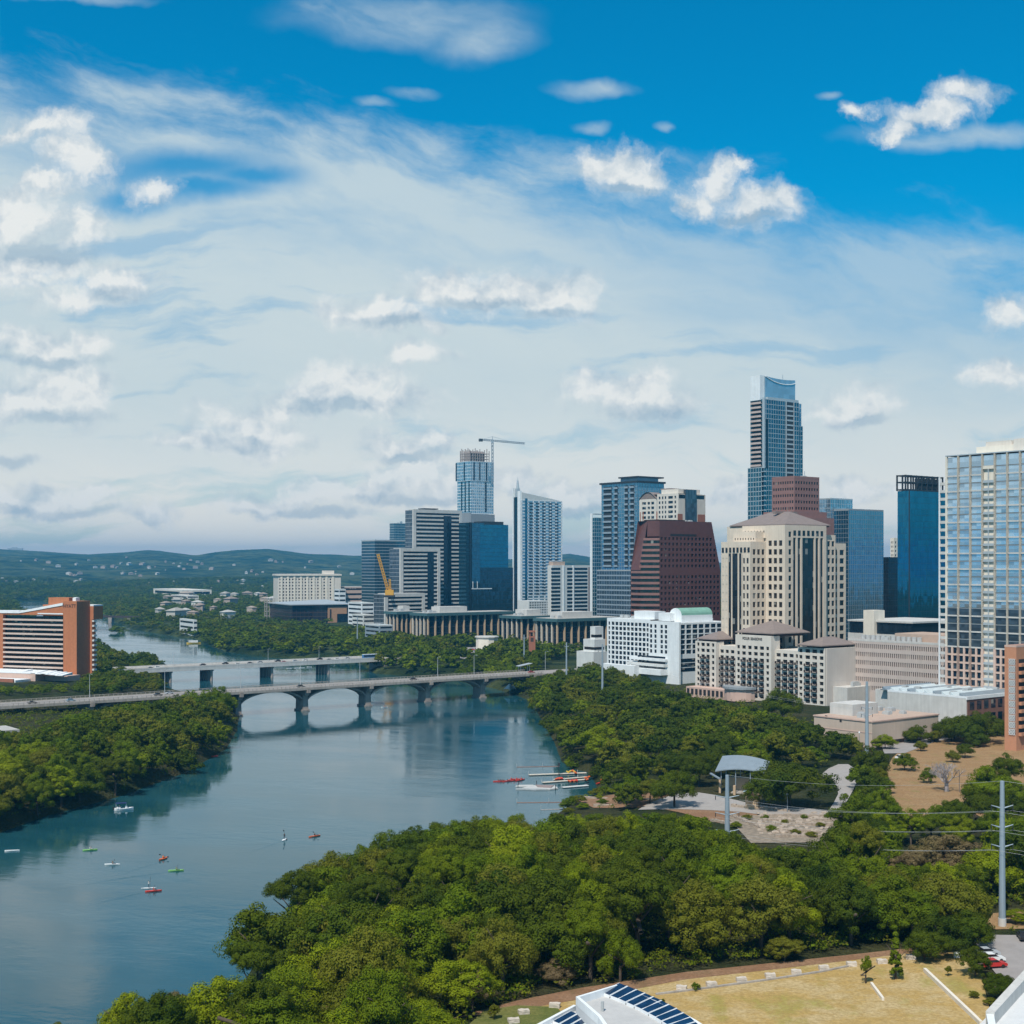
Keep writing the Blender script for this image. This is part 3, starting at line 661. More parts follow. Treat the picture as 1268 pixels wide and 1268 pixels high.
# right arm front wall with its centre strips
cR = [(xs(644), xs(667))]
b.wall(mb, 'R', 0.0, 0.0, xs(676), -1, zt1, cR, [w for w in rz if w[1] < zt1-2], mat=G_['dark'])
sg = [(xs(682), xs(706)), (xs(720), xs(744)), (xs(758), xs(856)), (xs(868), xs(892)), (xs(906), xs(930))]
b.wall(mb, 'R', 0.0, xs(676), xs(936), -1, zt1, sg, [(0.0, zs1)], dep=0.5, mat=G_['dark'], name='glass_strip')
b.wall(mb, 'R', 0.0, xs(936), xe+1.5, -1, zt1, [], [])
for k in range(7):
    c = xs(694)+(xs(918)-xs(694))*k/6; b.pane('R', -0.04, c-1.0, c+1.0, b.z(663), b.z(656.5), G_['dark'])
b.wall(mb, 'L', 0.0, 0.0, 13.0, -1, zt1, cols(1.2, 12, 3, 0.62), [w for w in rz if w[1] < zt2+1], mat=G_['dark'])
b.wall(mb, 'F', xe+1.5, 0.0, 14.0, -1, zt1)
mb.face([(0,0,zt1),(xe+1.5,0,zt1),(xe+1.5,30,zt1),(0,30,zt1)]); b.wall(mb, 'L', 0.02, 13.0, 30, zt2-2, zt1, cols(13.5, 29, 7, 0.35), [(b.z(659), b.z(656.3))], mat=G_['dark'])
# set-back shoulders right
b.wall(mb, 'R', 3.0, xe+1.5, xf, -1, zt2, cols(xe+2, xf-0.3, 3, 0.62), [w for w in rz if w[1] < zt2-1.5], mat=G_['dark'])
b.wall(mb, 'F', xf, 3.0, 16.0, -1, zt2); mb.face([(xe+1.5,3,zt2),(xf,3,zt2),(xf,34,zt2),(xe+1.5,34,zt2)])
b.wall(mb, 'R', 6.0, xf, t+3, -1, zt3, cols(xf+.5, t+2.5, 2, 0.62), [w for w in rz if w[1] < zt3-1.5], mat=G_['dark'])
b.wall(mb, 'F', t+3, 6.0, 36.0, -1, zt3); mb.face([(xf,6,zt3),(t+3,6,zt3),(t+3,36,zt3),(xf,36,zt3)])
# left arm: stands out to the left of the notch
xl = -12.0; y0l, y1l = 13.0, 13.0+21.0
b.wall(mb, 'R', y0l, xl, 0.0, -1, zt3+0.5, cols(xl+1, -0.6, 3, 0.62), [w for w in rz if w[1] < zt3-1.0], mat=G_['dark'])
ylz = lambda z: y0l+(365-z)/(365-95)*(y1l-y0l)
cl = [(ylz(b_), ylz(a_)) for a_, b_ in ((105,121),(137,153),(297,313),(329,347))]
rl = [w for w in rz if w[1] < zt3-1.0]
b.wall(mb, 'L', xl, ylz(286), y1l-0.02, -1, zt3+.5, [], [])
b2 = MB()
for (a0, a1, cc) in ((y0l, ylz(290), [c for c in cl if c[1] < ylz(290)+.1]), (ylz(160), y1l, [c for c in cl if c[0] > ylz(160)-.1])):
    b.wall(b2, 'L', xl-0.15, a0, a1, -1, zt3+.5, cc, rl, mat=G_['dark'])
for a_, b_ in ((165,186),(200,246),(262,280)): b.pane('L', xl-0.12, ylz(b_), ylz(a_), 0.0, b.z(685), G_['dark'], 'glass_strip')
for k in range(8): c = y0l+21*(k+.5)/8; b.pane('L', xl-0.20, c-0.75, c+0.75, zt3-5.2, zt3-2.6, G_['dark'])
b.wall(b2, 'L', xl-0.02, y0l, y1l, zt3-6.5, zt3+.5)
mb.face([(xl,y0l,zt3+.5),(20,y0l,zt3+.5),(20,y1l,zt3+.5),(xl,y1l,zt3+.5)]); b.wall(mb, 'B', y1l, xl, 30, -1, zt3+.5)
b.part('front_wall', b2, M_['beige'])
# middle tier over left arm
x2 = -6.0
b.wall(mb, 'L', x2, 15.0, y1l-3, zt3, zt2+1.5, cols(15.5, y1l-3.5, 8, 0.4), [(b.z(668.3), b.z(665.5))], mat=G_['dark'])
b.wall(mb, 'R', 15.0, x2, 0.5, zt3, zt2+1.5); b.wall(mb, 'B', y1l-3, x2, 20, zt3, zt2+1.5); mb.face([(x2,15,zt2+1.5),(20,15,zt2+1.5),(20,y1l-3,zt2+1.5),(x2,y1l-3,zt2+1.5)])
# core
b.shell(mb, 1.0, xe+1.2, 3.5, 42, zt3-10, zt1-0.02, {}, roof=False); b.shell(mb, xe+1.3, xf-.3, 5, 42, zt3-10, zt2-.05, {}, roof=False)
b.wall(mb, 'B', 42, -2, t+2, -1, zt3)
b.part('wall', mb, M_['beige'])
mb = MB(); mb.hip(2.0, xe+4, 2.0, 38, zt1+0.02, b.z(631.5), 1.6, 7.0); b.part('roof', mb, M_['roofbr'])
mb = MB(); mb.box(1, xe+5, 1, 39, zt1-0.6, zt1+0.05); b.part('eave', mb, M_['dkbrown'])
mb = MB()
for i in range(5): mb.tube([(14+3*i,18,b.z(633)),(14+3*i,18,b.z(628)+(i%2)*1.2)], 0.18, 6)
mb.box(12, 30, 17, 19, b.z(634), b.z(631)); b.part('roof_gear', mb, M_['roofbr'])
b.done()

# ------------------------------------------------------------------ cream riverside hotel with three brown hip roofs
b = Bld('riverside_hotel', 'cream hotel with three low brown hip roofs and rows of balconies', 'hotel', 1021.4, 668, 861, 1066, 803)
t, s_, h = b.t, b.s, b.h; fy = lambda z: s_*(945-z)/(945-62)
def hz(z): return b.z(760+z/5.513)
mb = MB(); pitch = (hz(240)-hz(632))/9.0
RW = [(hz(622)+pitch*k, hz(622)+pitch*k+1.75) for k in range(9)]
BAL = []
bays = [(945,775,0.0,h,[(912,936)],[(822,852),(866,896)],[(784,803)]), (775,605,2.6,h-2.2,[],[(612,640),(655,684),(697,725),(739,767)],[]),
        (605,360,-0.6,h+4.6,[(572,590),(372,390)],[(406,432),(448,472),(488,514),(528,556)],[]), (360,215,2.6,h-1.8,[],[(222,246),(260,282),(296,322),(334,356)],[]),
        (215,62,0.0,h,[(76,92),(184,202)],[(106,132),(144,168)],[])]
for (za, zb_, dx_, top, small, big, sm2) in bays:
    y0, y1 = fy(za), fy(zb_)
    cb = sorted([(fy(q), fy(p)) for p, q in big]); cs = sorted([(fy(q), fy(p)) for p, q in small+sm2])
    allc = sorted(cb+cs)
    b.wall(mb, 'L', dx_, y0, y1, -1, top, allc, RW, dep=0.5, mat=G_['dark'])
    for sgn, yy_ in ((1, y0), (-1, y1)):
        f = 'R' if sgn > 0 else 'B'; b.wall(mb, f, yy_, dx_, 6.0, -1, top)
    mb.face([(dx_,y0,top),(t,y0,top),(t,y1,top),(dx_,y1,top)])
    for c in cb:
        for k in (1, 2, 3, 4, 5, 6): BAL.append((dx_, c[0], c[1], RW[k][0]))
b.wall(mb, 'R', 0.02, 0.0, t, -1, h+.02, [], []); b.wall(mb, 'F', t, 0, s_, -1, h-1.9); b.wall(mb, 'B', s_, 0, t, -1, h)
b.part('wall', mb, M_['cream'])
b.box('end_wall', M_['greywall'], 1.2, t-.5, -0.25, 0.0, -1, h-0.2)
bme = MB(); bme.box(-1.1, 0, -1.2, 1.2, -.15, 0); 
for k in range(9): bme.box(-1.1, -1.04, -1.15+k*.2875-.03, -1.15+k*.2875+.03, 0, 1.0)
bme.box(-1.12, -1.02, -1.2, 1.2, 1.0, 1.08); bme.box(-1.1, 0, -1.2, -1.14, 0, 1.05); bme.box(-1.1, 0, 1.14, 1.2, 0, 1.05)
bal = bme.mesh('balcony', M_['dkbrown'])
for (x, y0, y1, z0) in BAL[:100]: link('balcony', bal, b.root, (x-.02, (y0+y1)/2, z0-.25), None, (1, (y1-y0)/2.4*1.08, 1))
for (za, zb_, ov, eb, ap, xx) in ((930,800,2.5,230,168,(-.5, t-4)), (612,352,1.5,162,82,(1.0, t-1)), (215,70,1.5,174,120,(.5, t-4))):
    y0, y1 = fy(za), fy(zb_); base = {930: h, 612: h+4.6, 215: h}[za]
    mb = MB(); mb.hip(xx[0]+1, xx[1], y0+1, y1-1, base+.9, base+.9+(4.2 if za != 612 else 6.4), ov); b.part('roof', mb, M_['roofbr'])
    mb = MB(); mb.box(xx[0]+2, xx[1]-1, y0+2, y1-2, base-.5, base+1.0); b.part('roof_frieze', mb, M_['dkbrown'])
b.box('terrace_wing', M_['pinkp'], -9, -0.4, fy(370), s_-2, -1, 4.5)
mb = MB()
for k in range(9): mb.box(-9.3, -8.9, fy(350)+k*3.0, fy(350)+k*3+1.6, 0.8, 3.6)
b.part('terrace_openings', mb, M_['black'])
mb = MB(); mb.prism([(-8+8*math.cos(R(90+18*i))*1.0, fy(470)+9*math.sin(R(90+18*i)) ) for i in range(11)][::-1][::-1], 0, 6.0); b.part('round_lobby', mb, M_['pinkp'])
mb = MB(); mb.prism([(-8+9*math.cos(R(90+18*i)), fy(470)+10*math.sin(R(90+18*i))) for i in range(11)], 6.02, 7.2); b.part('lobby_roof', mb, M_['mid'])
text_part(b, 'sign_lettering', 'FOUR SEASONS', 1.9, (-0.75, fy(478), hz(206)), (R(90), 0, R(-90)), M_['dkbrown'])
b.box('annex', M_['lconc'], t-22, t+2, -9, -.35, -1, 9.5)
b.box('side_wing', M_['greywall'], t+2.05, t+22, -8, 8, -1, 7)
gear(b, t-20, t, -8, -2, 9.5, 3, 3)
b.done()

# ------------------------------------------------------------------ white riverside hotel block
b = Bld('white_hotel', 'white hotel slab with a square window grid and green barrel roof', 'hotel', 841, 797, 749.5, 905, 770.5)
t, s_, h = b.t, b.s, b.h; wy = lambda z: b.by(740+z/7.925); wx = lambda z: b.bx(740+z/7.925); wz = lambda z: b.z(740+z/7.925)
mb = MB(); y1a = wy(725); tt = b.bx(905)
pitch = (wz(290)-wz(540))/5
zr = [wz(310)-pitch*k for k in range(6)]
RWs = [(z-.0, z+pitch*0.70) for z in zr]
c4 = [(wy(535),wy(513)),(wy(578),wy(556)),(wy(640),wy(616)),(wy(682),wy(658))]
y2 = wy(500)
b.wall(mb, 'L', 0, 0, y2, -1, h, c4, RWs, mat=G_['navy'])
for k in range(3): b.pane('L', -.05, wy(665), wy(395), wz(612+k*54), wz(592+k*54), G_['navy'], 'window_band')
b.wall(mb, 'B', y2, 0, 8, -1, h); b.wall(mb, 'R', 0, 0, b.bx(843), -1, h)
xl = 1.5; ye = s_
c10 = cols(y2+.4, wy(115), 10, 0.74)+cols(wy(112), wy(80), 1, .5)
R9 = [(z+.4, z+.4+pitch*0.70) for z in [wz(310)-pitch*k for k in range(-0, 9)]]
b.wall(mb, 'L', xl, y2, ye, -1, h+0.6, c10, R9, mat=G_['navy'])
xr = b.bx(843); cr = cols(xr+1.0, tt, 8, 0.80); RB = [(z, z+pitch*0.80) for z in zr]
b.wall(mb, 'R', 2.0, xr, tt, -1, h-.6, cr, RB, mat=G_['navy'])
for k in range(3): b.pane('R', 1.95, xr+1, tt-1, wz(640+k*46), wz(605+k*46), G_['navy'], 'window_band')
b.wall(mb, 'F', xr, 0, 2, -1, h); b.wall(mb, 'F', tt, 2, 18, -1, h-.6); b.wall(mb, 'B', ye, xl, 18, -1, h+.6); b.wall(mb, 'B', 18.5, 16, tt, -1, h-.6); b.wall(mb, 'F', 17.5, 18, ye, -1, h)
mb.face([(0,0,h),(xr,0,h),(xr,y2,h),(0,y2,h)]); mb.face([(xl,y2,h+.6),(18,y2,h+.6),(18,ye,h+.6),(xl,ye,h+.6)]); mb.face([(xr,2,h-.6),(tt,2,h-.6),(tt,18.5,h-.6),(xr,18.5,h-.6)])
b.part('wall', mb, M_['white'])
b.box('terrace_deck', M_['white'], -6, -.06, wy(690), wy(300), wz(770), wz(715)); b.box('terrace', M_['white'], -10, -6.05, wy(480), wy(160), -1, wz(690))
b.box('lower_terrace', M_['offw'], -3.5, -.08, wy(690), wy(330), wz(690), wz(665)); b.box('upper_terrace', M_['white'], -2.5, -.07, wy(690), wy(340), wz(636), wz(612))
b.box('roof_block', M_['white'], 5, 14, wy(500), wy(300), h+.7, wz(150)); b.box('lift_house', M_['white'], 4, 12, wy(660), wy(550), h+.1, wz(160))
mb = MB(); x0, x1, yb0, yb1 = 8.0, 34.0, 6.0, 16.0; zz = h+3.6; pr = [(yb0+5+5*math.cos(R(180*i/10)), zz+4.2*math.sin(R(180*i/10))) for i in range(11)]
for i in range(10):
    (ya, za), (yb_, zb_) = pr[i], pr[i+1]; mb.m = 1
    mb.face([(x0,ya,za),(x1,ya,za),(x1,yb_,zb_),(x0,yb_,zb_)])
mb.m = 0; mb.face([(x0,y,z) for y, z in pr]); mb.face([(x1,y,z) for y, z in reversed(pr)]); mb.box(x0, x1, yb0, yb1, h-.5, zz); b.part('barrel_roof', mb, [M_['white'], M_['copper']])
gear(b, 20, tt-3, 4, 16, h-.6, 6, 5); gear(b, 3, 14, wy(300), wy(110), h+.6, 4, 6)
b.done()

# ------------------------------------------------------------------ maroon granite tower with sloping shoulders
b = Bld('maroon_tower', 'maroon granite office tower with tapering shoulders and ribbed window grid', 'office tower', 805, 900, 781, 892, 644.4)
mz = lambda z: b.z(580+z/6.672); mx = lambda z: b.bx(720+z/6.672)
t, s_, h = b.t, b.s, b.h; zsh = mz(840); ztop = h; yd = s_
xa, xb = mx(645), t                # plain grid part of the right face starts past the chamfer
mb = MB(); fpz = (mz(590)-mz(1185))/13.0
c14 = cols(xa+.2, xb-.4, 16, 0.56); rlow = [(mz(1230)+fpz*k, mz(1230)+fpz*k+fpz*.52) for k in range(9)]
b.wall(mb, 'R', 0.0, xa, xb, -1, zsh, c14, [r for r in rlow if r[1] < zsh-.5], mat=G_['brown'])
rup = [(mz(1230)+fpz*k, mz(1230)+fpz*k+fpz*.52) for k in range(9, 15)]
x1u = mx(1075)
# upper part: face stays in plane, sides slope in
n = len(rup); zc = zsh
def xr_at(z): return xb+(x1u-xb)*max(0, (z-zsh)/(ztop-zsh))
for (w0, w1) in [r for r in rup if r[1] < mz(565)]:
    for (q0, q1) in ((zc, w0),): mb.face([(xa,0,q0),(xr_at(q0),0,q0),(xr_at(q1),0,q1),(xa,0,q1)])
    ac = xa; xe_ = xr_at(w1)
    for (c0, c1) in [c for c in c14 if c[1] < xe_-.4]:
        mb.face([(ac,0,w0),(c0,0,w0),(c0,0,w1),(ac,0,w1)]); ac = c1
        for (p0, p1) in (((c0,w0),(c1,w0)), ((c1,w0),(c1,w1)), ((c1,w1),(c0,w1)), ((c0,w1),(c0,w0))):
            mb.face([(p0[0],0,p0[1]),(p1[0],0,p1[1]),(p1[0],.35,p1[1]),(p0[0],.35,p0[1])])
        b.pane('R', .35, c0, c1, w0, w1, G_['brown'])
    mb.face([(ac,0,w0),(xr_at(w0),0,w0),(xr_at(w1),0,w1),(ac,0,w1)]); zc = w1
mb.face([(xa,0,zc),(xr_at(zc),0,zc),(x1u,0,ztop),(xa,0,ztop)])
# chamfer and left sides
P0 = (xa, 0.0); P1 = (0.0, b.by(793)); s1 = yd-.05
xl_u, yl_u = 6.5, 9.0             # how far the sloped top draws in
top_poly = [(xa,0),(x1u,0),(x1u,yd),(xl_u,yd),(xl_u,P1[1]+1.5)]
mb.prism([(t+.0,.02),(t,yd),(0,yd),(0,P1[1]),(xa,.02)][::1], -1, zsh) if False else None
for (A, B_) in (((t,0),(t,yd)), ((t,yd),(0,yd)), ((.6,P1[1]),(.6,yd))):
    mb.face([(A[0],A[1],-1),(B_[0],B_[1],-1),(B_[0],B_[1],zsh),(A[0],A[1],zsh)])
mb.face([(t,0,zsh),(t,yd,zsh),(x1u,yd,ztop),(x1u,0,ztop)]); mb.face([(t,yd,zsh),(0,yd,zsh),(xl_u,yd,ztop),(x1u,yd,ztop)])
mb.face([(0,yd,zsh),(0,P1[1],zsh),(xl_u*.6,P1[1]+.6,(zsh+ztop)/2),(xl_u*.6+1,yd,(zsh+ztop)/2)]); mb.face([(xl_u*.6+1,yd,(zsh+ztop)/2),(xl_u*.6,P1[1]+.6,(zsh+ztop)/2),(xl_u,P1[1],ztop),(xl_u+3,yd,ztop)])
mb.face([(xa,0,ztop),(x1u,0,ztop),(x1u,yd,ztop),(xl_u,yd,ztop),(xl_u,P1[1],ztop)])
mb.face([(xa,0,mz(560)),(xa,0,ztop),(xl_u,P1[1],ztop),(xl_u*.92,P1[1],mz(560))])
b.part('wall', mb, M_['maroon'])
# chamfered corner: stacked floor bands with recessed glass
k = -1; z = -1
bands = MB(); zlist = [mz(1260)+fpz*i for i in range(16)]
for i, z0 in enumerate(zlist):
    zz = z0-fpz*.42; f = 0 if zz < zsh else min(1, (zz-zsh)/(ztop-zsh)); xq = xl_u*f
    if zz > mz(575): break
    steps = 0 if zz < zsh else (1.2*((i+1) % 3))
    bands = MB(); bands.prism([(xa+.3,-.02),(xa+.3,3),(xq+2.5,s1-.1 if f == 0 else P1[1]+2),(xq-.02,s1-.1 if f == 0 else P1[1]+1.5),(xq-.02,P1[1]-.2),(xq+.2,P1[1]-.5)], zz, zz+fpz*.44)
    b.part('floor_band', bands, pmat('pale_maroon_granite', (0.26,0.135,0.115), 0.5, 0.1, 0.4))
for i, z0 in enumerate(zlist):
    if z0 > mz(600): break
    f = 0 if z0 < zsh else (z0-zsh)/(ztop-zsh); xq = xl_u*f
    m2 = MB(); m2.prism([(xa+.2,.5),(xa+.2,3),(xq+2.5,s1-.3 if f == 0 else P1[1]+2),(xq+.35,s1-.3 if f == 0 else P1[1]+1.2),(xq+.35,P1[1]+.2)], z0+fpz*.02, z0+fpz*.58); m2.build('window_band', G_['brown'], b.root)
b.box('roof_slot', M_['black'], mx(735), mx(950), -.06, .3, mz(556), mz(537))
b.box('plant_screen', M_['dkbrown'], mx(690), mx(925), 8, 20, h, h+1.2)
gear(b, 14, x1u-4, 6, 28, h, 4, 8)
b.done()
# ------------------------------------------------------------------ tallest glass condo tower with a curved glass crown
b = Bld('condo_tower', 'tallest blue glass tower with tall glass crown and balcony column', 'skyscraper', 946, 1010, 929.2, 998, 494, a=38, zb=14)
az = lambda z: b.z(455+z/6.34); ax = lambda z: b.bx(915+z/6.34); ay = lambda z: b.by(915+z/6.34)
t, s_, h = b.t, b.s, b.h; fl = 3.55
x1 = ax(470); xm = ax(525)
b.curtain('glass_facade', [G_['teal'], M_['silver']], 0.0, x1, 0.0, s_, -1, h, 2.6, fl, faces='R', vt=.22, ht=.45)
b.curtain('side_glass', [G_['teal'], M_['silver']], x1+.03, xm, 3.0, s_+4, -1, az(430), 2.4, fl, faces='RF', vt=.3, ht=.5)
b.curtain('upper_side_glass', [G_['sky'], M_['silver']], x1+.03, ax(515), 3.2, s_+2, az(430)+.03, az(250), 2.4, fl, faces='RF', vt=.3, ht=.5)
b.box('corner_fin', M_['silver'], -.5, .9, -.6, 1.2, az(790), h+1)
b.box('dark_recess', G_['bldark'], ax(210), ax(228), -.18, .2, az(790), az(400))
# central column of recessed balconies on the right face
for k in range(44):
    z0 = h-4-k*fl
    if z0 < 0: break
    mb = MB(); mb.box(ax(376), ax(424), -.35, .2, z0, z0+.35); mb.box(ax(376), ax(424), -.35, -.28, z0+.35, z0+1.2); mb.build('balcony', M_['silver'], b.root)
b.box('balcony_recess', M_['dkmet'], ax(374), ax(426), -.16, .3, 0, h-.5)
for xx in (ax(370), ax(430)): b.box('vertical_fin', M_['silver'], xx-.25, xx+.25, -.5, .2, 0, h)
# left face
b.box('left_recess', M_['dkmet'], -.12, .3, 2.5, s_-1.5, az(780), h-1)
for k in range(15):
    z0 = az(775)+k*(h-az(775))/15
    mb = MB(); mb.box(-1.2, .0, 2.0, s_-1.0, z0, z0+.5); mb.box(-1.2, -1.1, 2.0, s_-1.0, z0+.5, z0+1.5); mb.build('balcony', pmat('pinkish_concrete', (0.50,0.40,0.36), 0.85), b.root)
b.curtain('lower_left_glass', [G_['teal'], M_['silver']], -1.6, .2, 1.0, s_+1, -1, az(785), 2.5, fl, faces='LR', vt=.3, ht=.5)
for k in range(16): 
    z0 = az(800)-2-k*fl*1.0
    if z0 > 0: b.box('small_balcony', M_['silver'], -2.0, 1.5, -1.0, .9, z0, z0+.5)
# crown
cx0, cx1 = ax(222), ax(458); top = az(60)
mb = MB(); n = 12
for i in range(n):
    a0, a1 = cx0+(cx1-cx0)*i/n, cx0+(cx1-cx0)*(i+1)/n
    zt = lambda u: top-.9*(1-(2*u-1)**2)-.6*u
    mb.box(a0, a1, 2.0, 2.6, h-.5, zt((i+.5)/n))
mb.box(cx0, cx0+.6, 2.6, s_, h-.5, top); mb.box(cx1-.6, cx1, 2.6, s_, h-.5, top-1.5); mb.box(cx0, cx1, s_-.6, s_, h-.5, top-1); b.part('crown_glass', mb, glass('crown_pale_glass', (.40,.50,.57), .6, .12, 3, 4, .1, .01))
b.curtain('crown_frame', [G_['pale'], M_['silver']], cx0+.7, cx1-.7, 2.65, s_-.7, h-.4, top-3.4, 6, 4.2, faces='R', vt=.2, ht=.3)
b.box('crown_fin', M_['white'], cx0-4.5, cx0-.02, 3.0, s_-1, h-.5, top+.3)
mb = MB(); pts = [(cx0+(cx1-cx0)*i/12, 1.8, top-.3-5.0*(1-((i/12)*1.6-1)**2)*.9) for i in range(13)]; mb.tube(pts, .35, 6); b.part('crown_cable', mb, M_['white'])
b.box('roof_mast', M_['silver'], (cx0+cx1)/2+5, (cx0+cx1)/2+5.3, 4, 4.3, top-2, top+3)
parapet(b, 'parapet', M_['silver'], ax(228), x1, .3, s_, h+.3, 1.6)
b.done()

# ------------------------------------------------------------------ pink stepped granite tower
b = Bld('office_tower', 'square pink brown granite tower top behind the brown hip roof', 'office tower', 983.6, 900, 956, 1014.5, 591.5, zb=14)
oz = lambda z: b.z(455+z/6.34); t, s_, h = b.t, b.s, b.h; fl = (oz(905)-oz(1108))/4
mb = MB(); RW = [(oz(1115)+fl*(k-14), oz(1115)+fl*(k-14)+fl*.42) for k in range(19)]
b.shell(mb, 0, t, 0, s_, -1, h, {'R': dict(cols=cols(.6, t-.6, 9, .62), rows=RW, mat=G_['brown'], dep=.3), 'L': dict(cols=cols(.6, s_-.6, 9, .62), rows=RW, mat=G_['brown'], dep=.3)})
b.part('wall', mb, M_['pink']); parapet(b, 'parapet', M_['pink'], 0, t, 0, s_, h, 1.2)
mb = MB(); mb.box(-8, t+8, -6, s_+8, -1, oz(1130)-4); mb.box(-4, t+4, -3, s_+4, oz(1130)-4, oz(1130)+.0); b.part('lower_tier', mb, M_['pink'])
gear(b, 3, t-4, 3, s_-4, h, 4, 4); b.box('antenna', M_['silver'], t*.55, t*.55+.3, 3, 3.3, h, h+5); b.done()

# ------------------------------------------------------------------ pale blue glass hotel tower
b = Bld('glass_tower', 'pale blue glass tower in two steps right of the beige tower', 'glass tower', 1051, 1040, 1032.5, 1094, 631.5, zb=14)
t, s_, h = b.t, b.s, b.h
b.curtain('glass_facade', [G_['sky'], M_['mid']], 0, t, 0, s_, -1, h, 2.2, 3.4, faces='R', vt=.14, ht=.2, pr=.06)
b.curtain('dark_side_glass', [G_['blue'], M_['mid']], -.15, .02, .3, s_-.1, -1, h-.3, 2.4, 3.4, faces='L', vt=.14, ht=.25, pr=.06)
yb = s_+.05; zt = b.z(617.5)
b.curtain('rear_wing_glass', [G_['pale'], M_['silver']], -4, b.bx(1065)+9, yb, yb+30, -1, zt, 2.6, 3.4, faces='LR', vt=.15, ht=.35, pr=.06)
b.box('roof_band', M_['silver'], -4.15, b.bx(1065)+9.1, yb-.1, yb+30, zt+.02, zt+1.0)
parapet(b, 'parapet', M_['mid'], 0, t, 0, s_, h, 1.0); gear(b, 4, t-5, 3, s_-3, h, 3, 9, hmax=1.5); b.done()

# ------------------------------------------------------------------ vivid blue tower with dark open roof frame
b = Bld('glass_tower', 'vivid blue glass tower with dark open frame on its roof', 'glass tower', 1126, 880, 1111.5, 1172, 607.5, zb=14)
t, s_, h = b.t, b.s, b.h
b.curtain('glass_facade', [G_['bright'], M_['dkmet']], 0, t, 0, s_, -1, h, 1.8, 3.9, faces='RL', vt=.06, ht=.10, pr=.03)
b.box('corner_seam', M_['dkmet'], -.25, .35, -.2, .35, 0, h)
zf = b.z(588); mb = MB(); x0, x1, y0, y1 = -2.5+b.bx(1126), t-2, 1.0, s_-1.5
for zz in (h+.3, (h+zf)/2, zf-.8): mb.box(x0, x1, y0, y0+.7, zz, zz+.8); mb.box(x0, x1, y1, y1+.7, zz, zz+.8); mb.box(x0, x0+.7, y0+.7, y1, zz, zz+.8); mb.box(x1-.7, x1, y0+.7, y1, zz, zz+.8)
for i in range(8):
    xx = x0+(x1-x0-.7)*i/7; mb.box(xx, xx+.7, y0-.1, y0+.8, h, zf+.1); mb.box(xx, xx+.7, y1-.1, y1+.8, h, zf+.1)
b.part('roof_frame', mb, M_['dkmet']); b.box('roof_plant', M_['dkmet'], x0+(x1-x0)*.42, x1-1, y0+2, y1-1, h, zf-1.5); b.done()
b = Bld('office_block', 'low blue black glass block beside the vivid blue tower', 'office block', 1100, 940, 1094, 1116, 690, zb=14)
b.curtain('glass_facade', [G_['bldark'], M_['dkmet']], 0, b.t, 0, b.s, -1, b.h, 2.2, 3.8, faces='RL', vt=.1, ht=.2, pr=.05); b.done()
b = Bld('apartment_block', 'small cream block peeking out left of the vivid blue tower', 'apartment block', 1107, 1150, 1102.5, 1118, 666, zb=14)
mb = MB(); b.shell(mb, 0, b.t, 0, b.s, -1, b.h, {'R': dict(cols=cols(.5, b.t-.5, 3, .5), rows=rows(20, b.h-2, 18, .5), mat=G_['dark']), 'L': dict(cols=cols(.5, b.s-.5, 2, .5), rows=rows(20, b.h-2, 18, .5), mat=G_['dark'])}); b.part('wall', mb, M_['bone']); b.done()

# ------------------------------------------------------------------ tall residential tower at the right edge
b = Bld('condo_tower', 'tall condo tower with bone coloured grid and reflective glass at right edge', 'condo tower', 1345, 560, 1171.5, 1500, 553.0, zb=11)
t, s_, h = b.t, b.s, b.h; ry = lambda px: b.by(px); rpx = lambda z: 1150+z/7.924
zrow = lambda py: H+(HZ-py)*b.Y*1.0/F-b.zb
nfl = 32; fp = (h-5.6)/nfl
zsal = 9*fp                              # salmon lower floors
b.box('core', M_['bone'], .6, t, .6, s_-.1, -1, h-1.0)
zz1 = h
mb = MB(); px_cols = [1172,1186.5,1200.5,1215.0]; 
# grid spacing along the wall in metres
g0 = ry(1200.5)-ry(1215.0); bayw = (ry(1172)-ry(1216.5))/3.0
ybays = []; y = ry(1172)
seq = ['b','b','b','n','b','b','b','b','n','b','b','b','b']
for q in seq:
    w = bayw if q == 'b' else bayw*1.0
    if y-w < 0: break
    ybays.append((q, y-w, y)); y -= w
for (q, y0, y1) in ybays:
    if q == 'b':
        for k in range(nfl):
            z0 = fp*k
            if k < 9:
                for j in range(2):
                    ya = y0+.6+(y1-y0-.9)*j/2; b.pane('L', .25, ya+.5, ya+(y1-y0-.9)/2-.3, z0+.6, z0+fp-.25, G_['navy' if (k*7+j) % 3 else 'grey'])
            else: b.pane('L', .25, y0+.35, y1-.35, z0+.42, z0+fp-.05, G_['shore'] if k > 13 else G_['grey'], 'window')
        b.pane('L', .25, y0+.35, y1-.35, h-5.2, h-.6, G_['shore'], 'penthouse_glass')
    else:
        mb.m = 0
mb = MB(); ms = MB()
for (q, y0, y1) in ybays:
    for yy in (y0, y1): mb.box(-.35, .7, yy-.38, yy+.38, zsal, h+.2)
    if q == 'b':
        mb.box(-.0, .7, y0+.38, y1-.38, zsal-.2, zsal+.4)
        for yy, ww in ((y0, .55), ((y0+y1)/2, .45), (y1, .55)): ms.box(-.3, .65, yy-ww, yy+ww, -1, zsal)
        for k in range(9): ms.box(-.12, .62, y0+.55, y1-.55, k*fp-.35, k*fp+.45)
b.part('wall_pier', mb, M_['bone']); b.part('lower_frame', ms, M_['salmon'])
runs = [[]]
for (q, y0, y1) in ybays:
    if q == 'b': runs[-1].append((y0, y1))
    else: runs.append([])
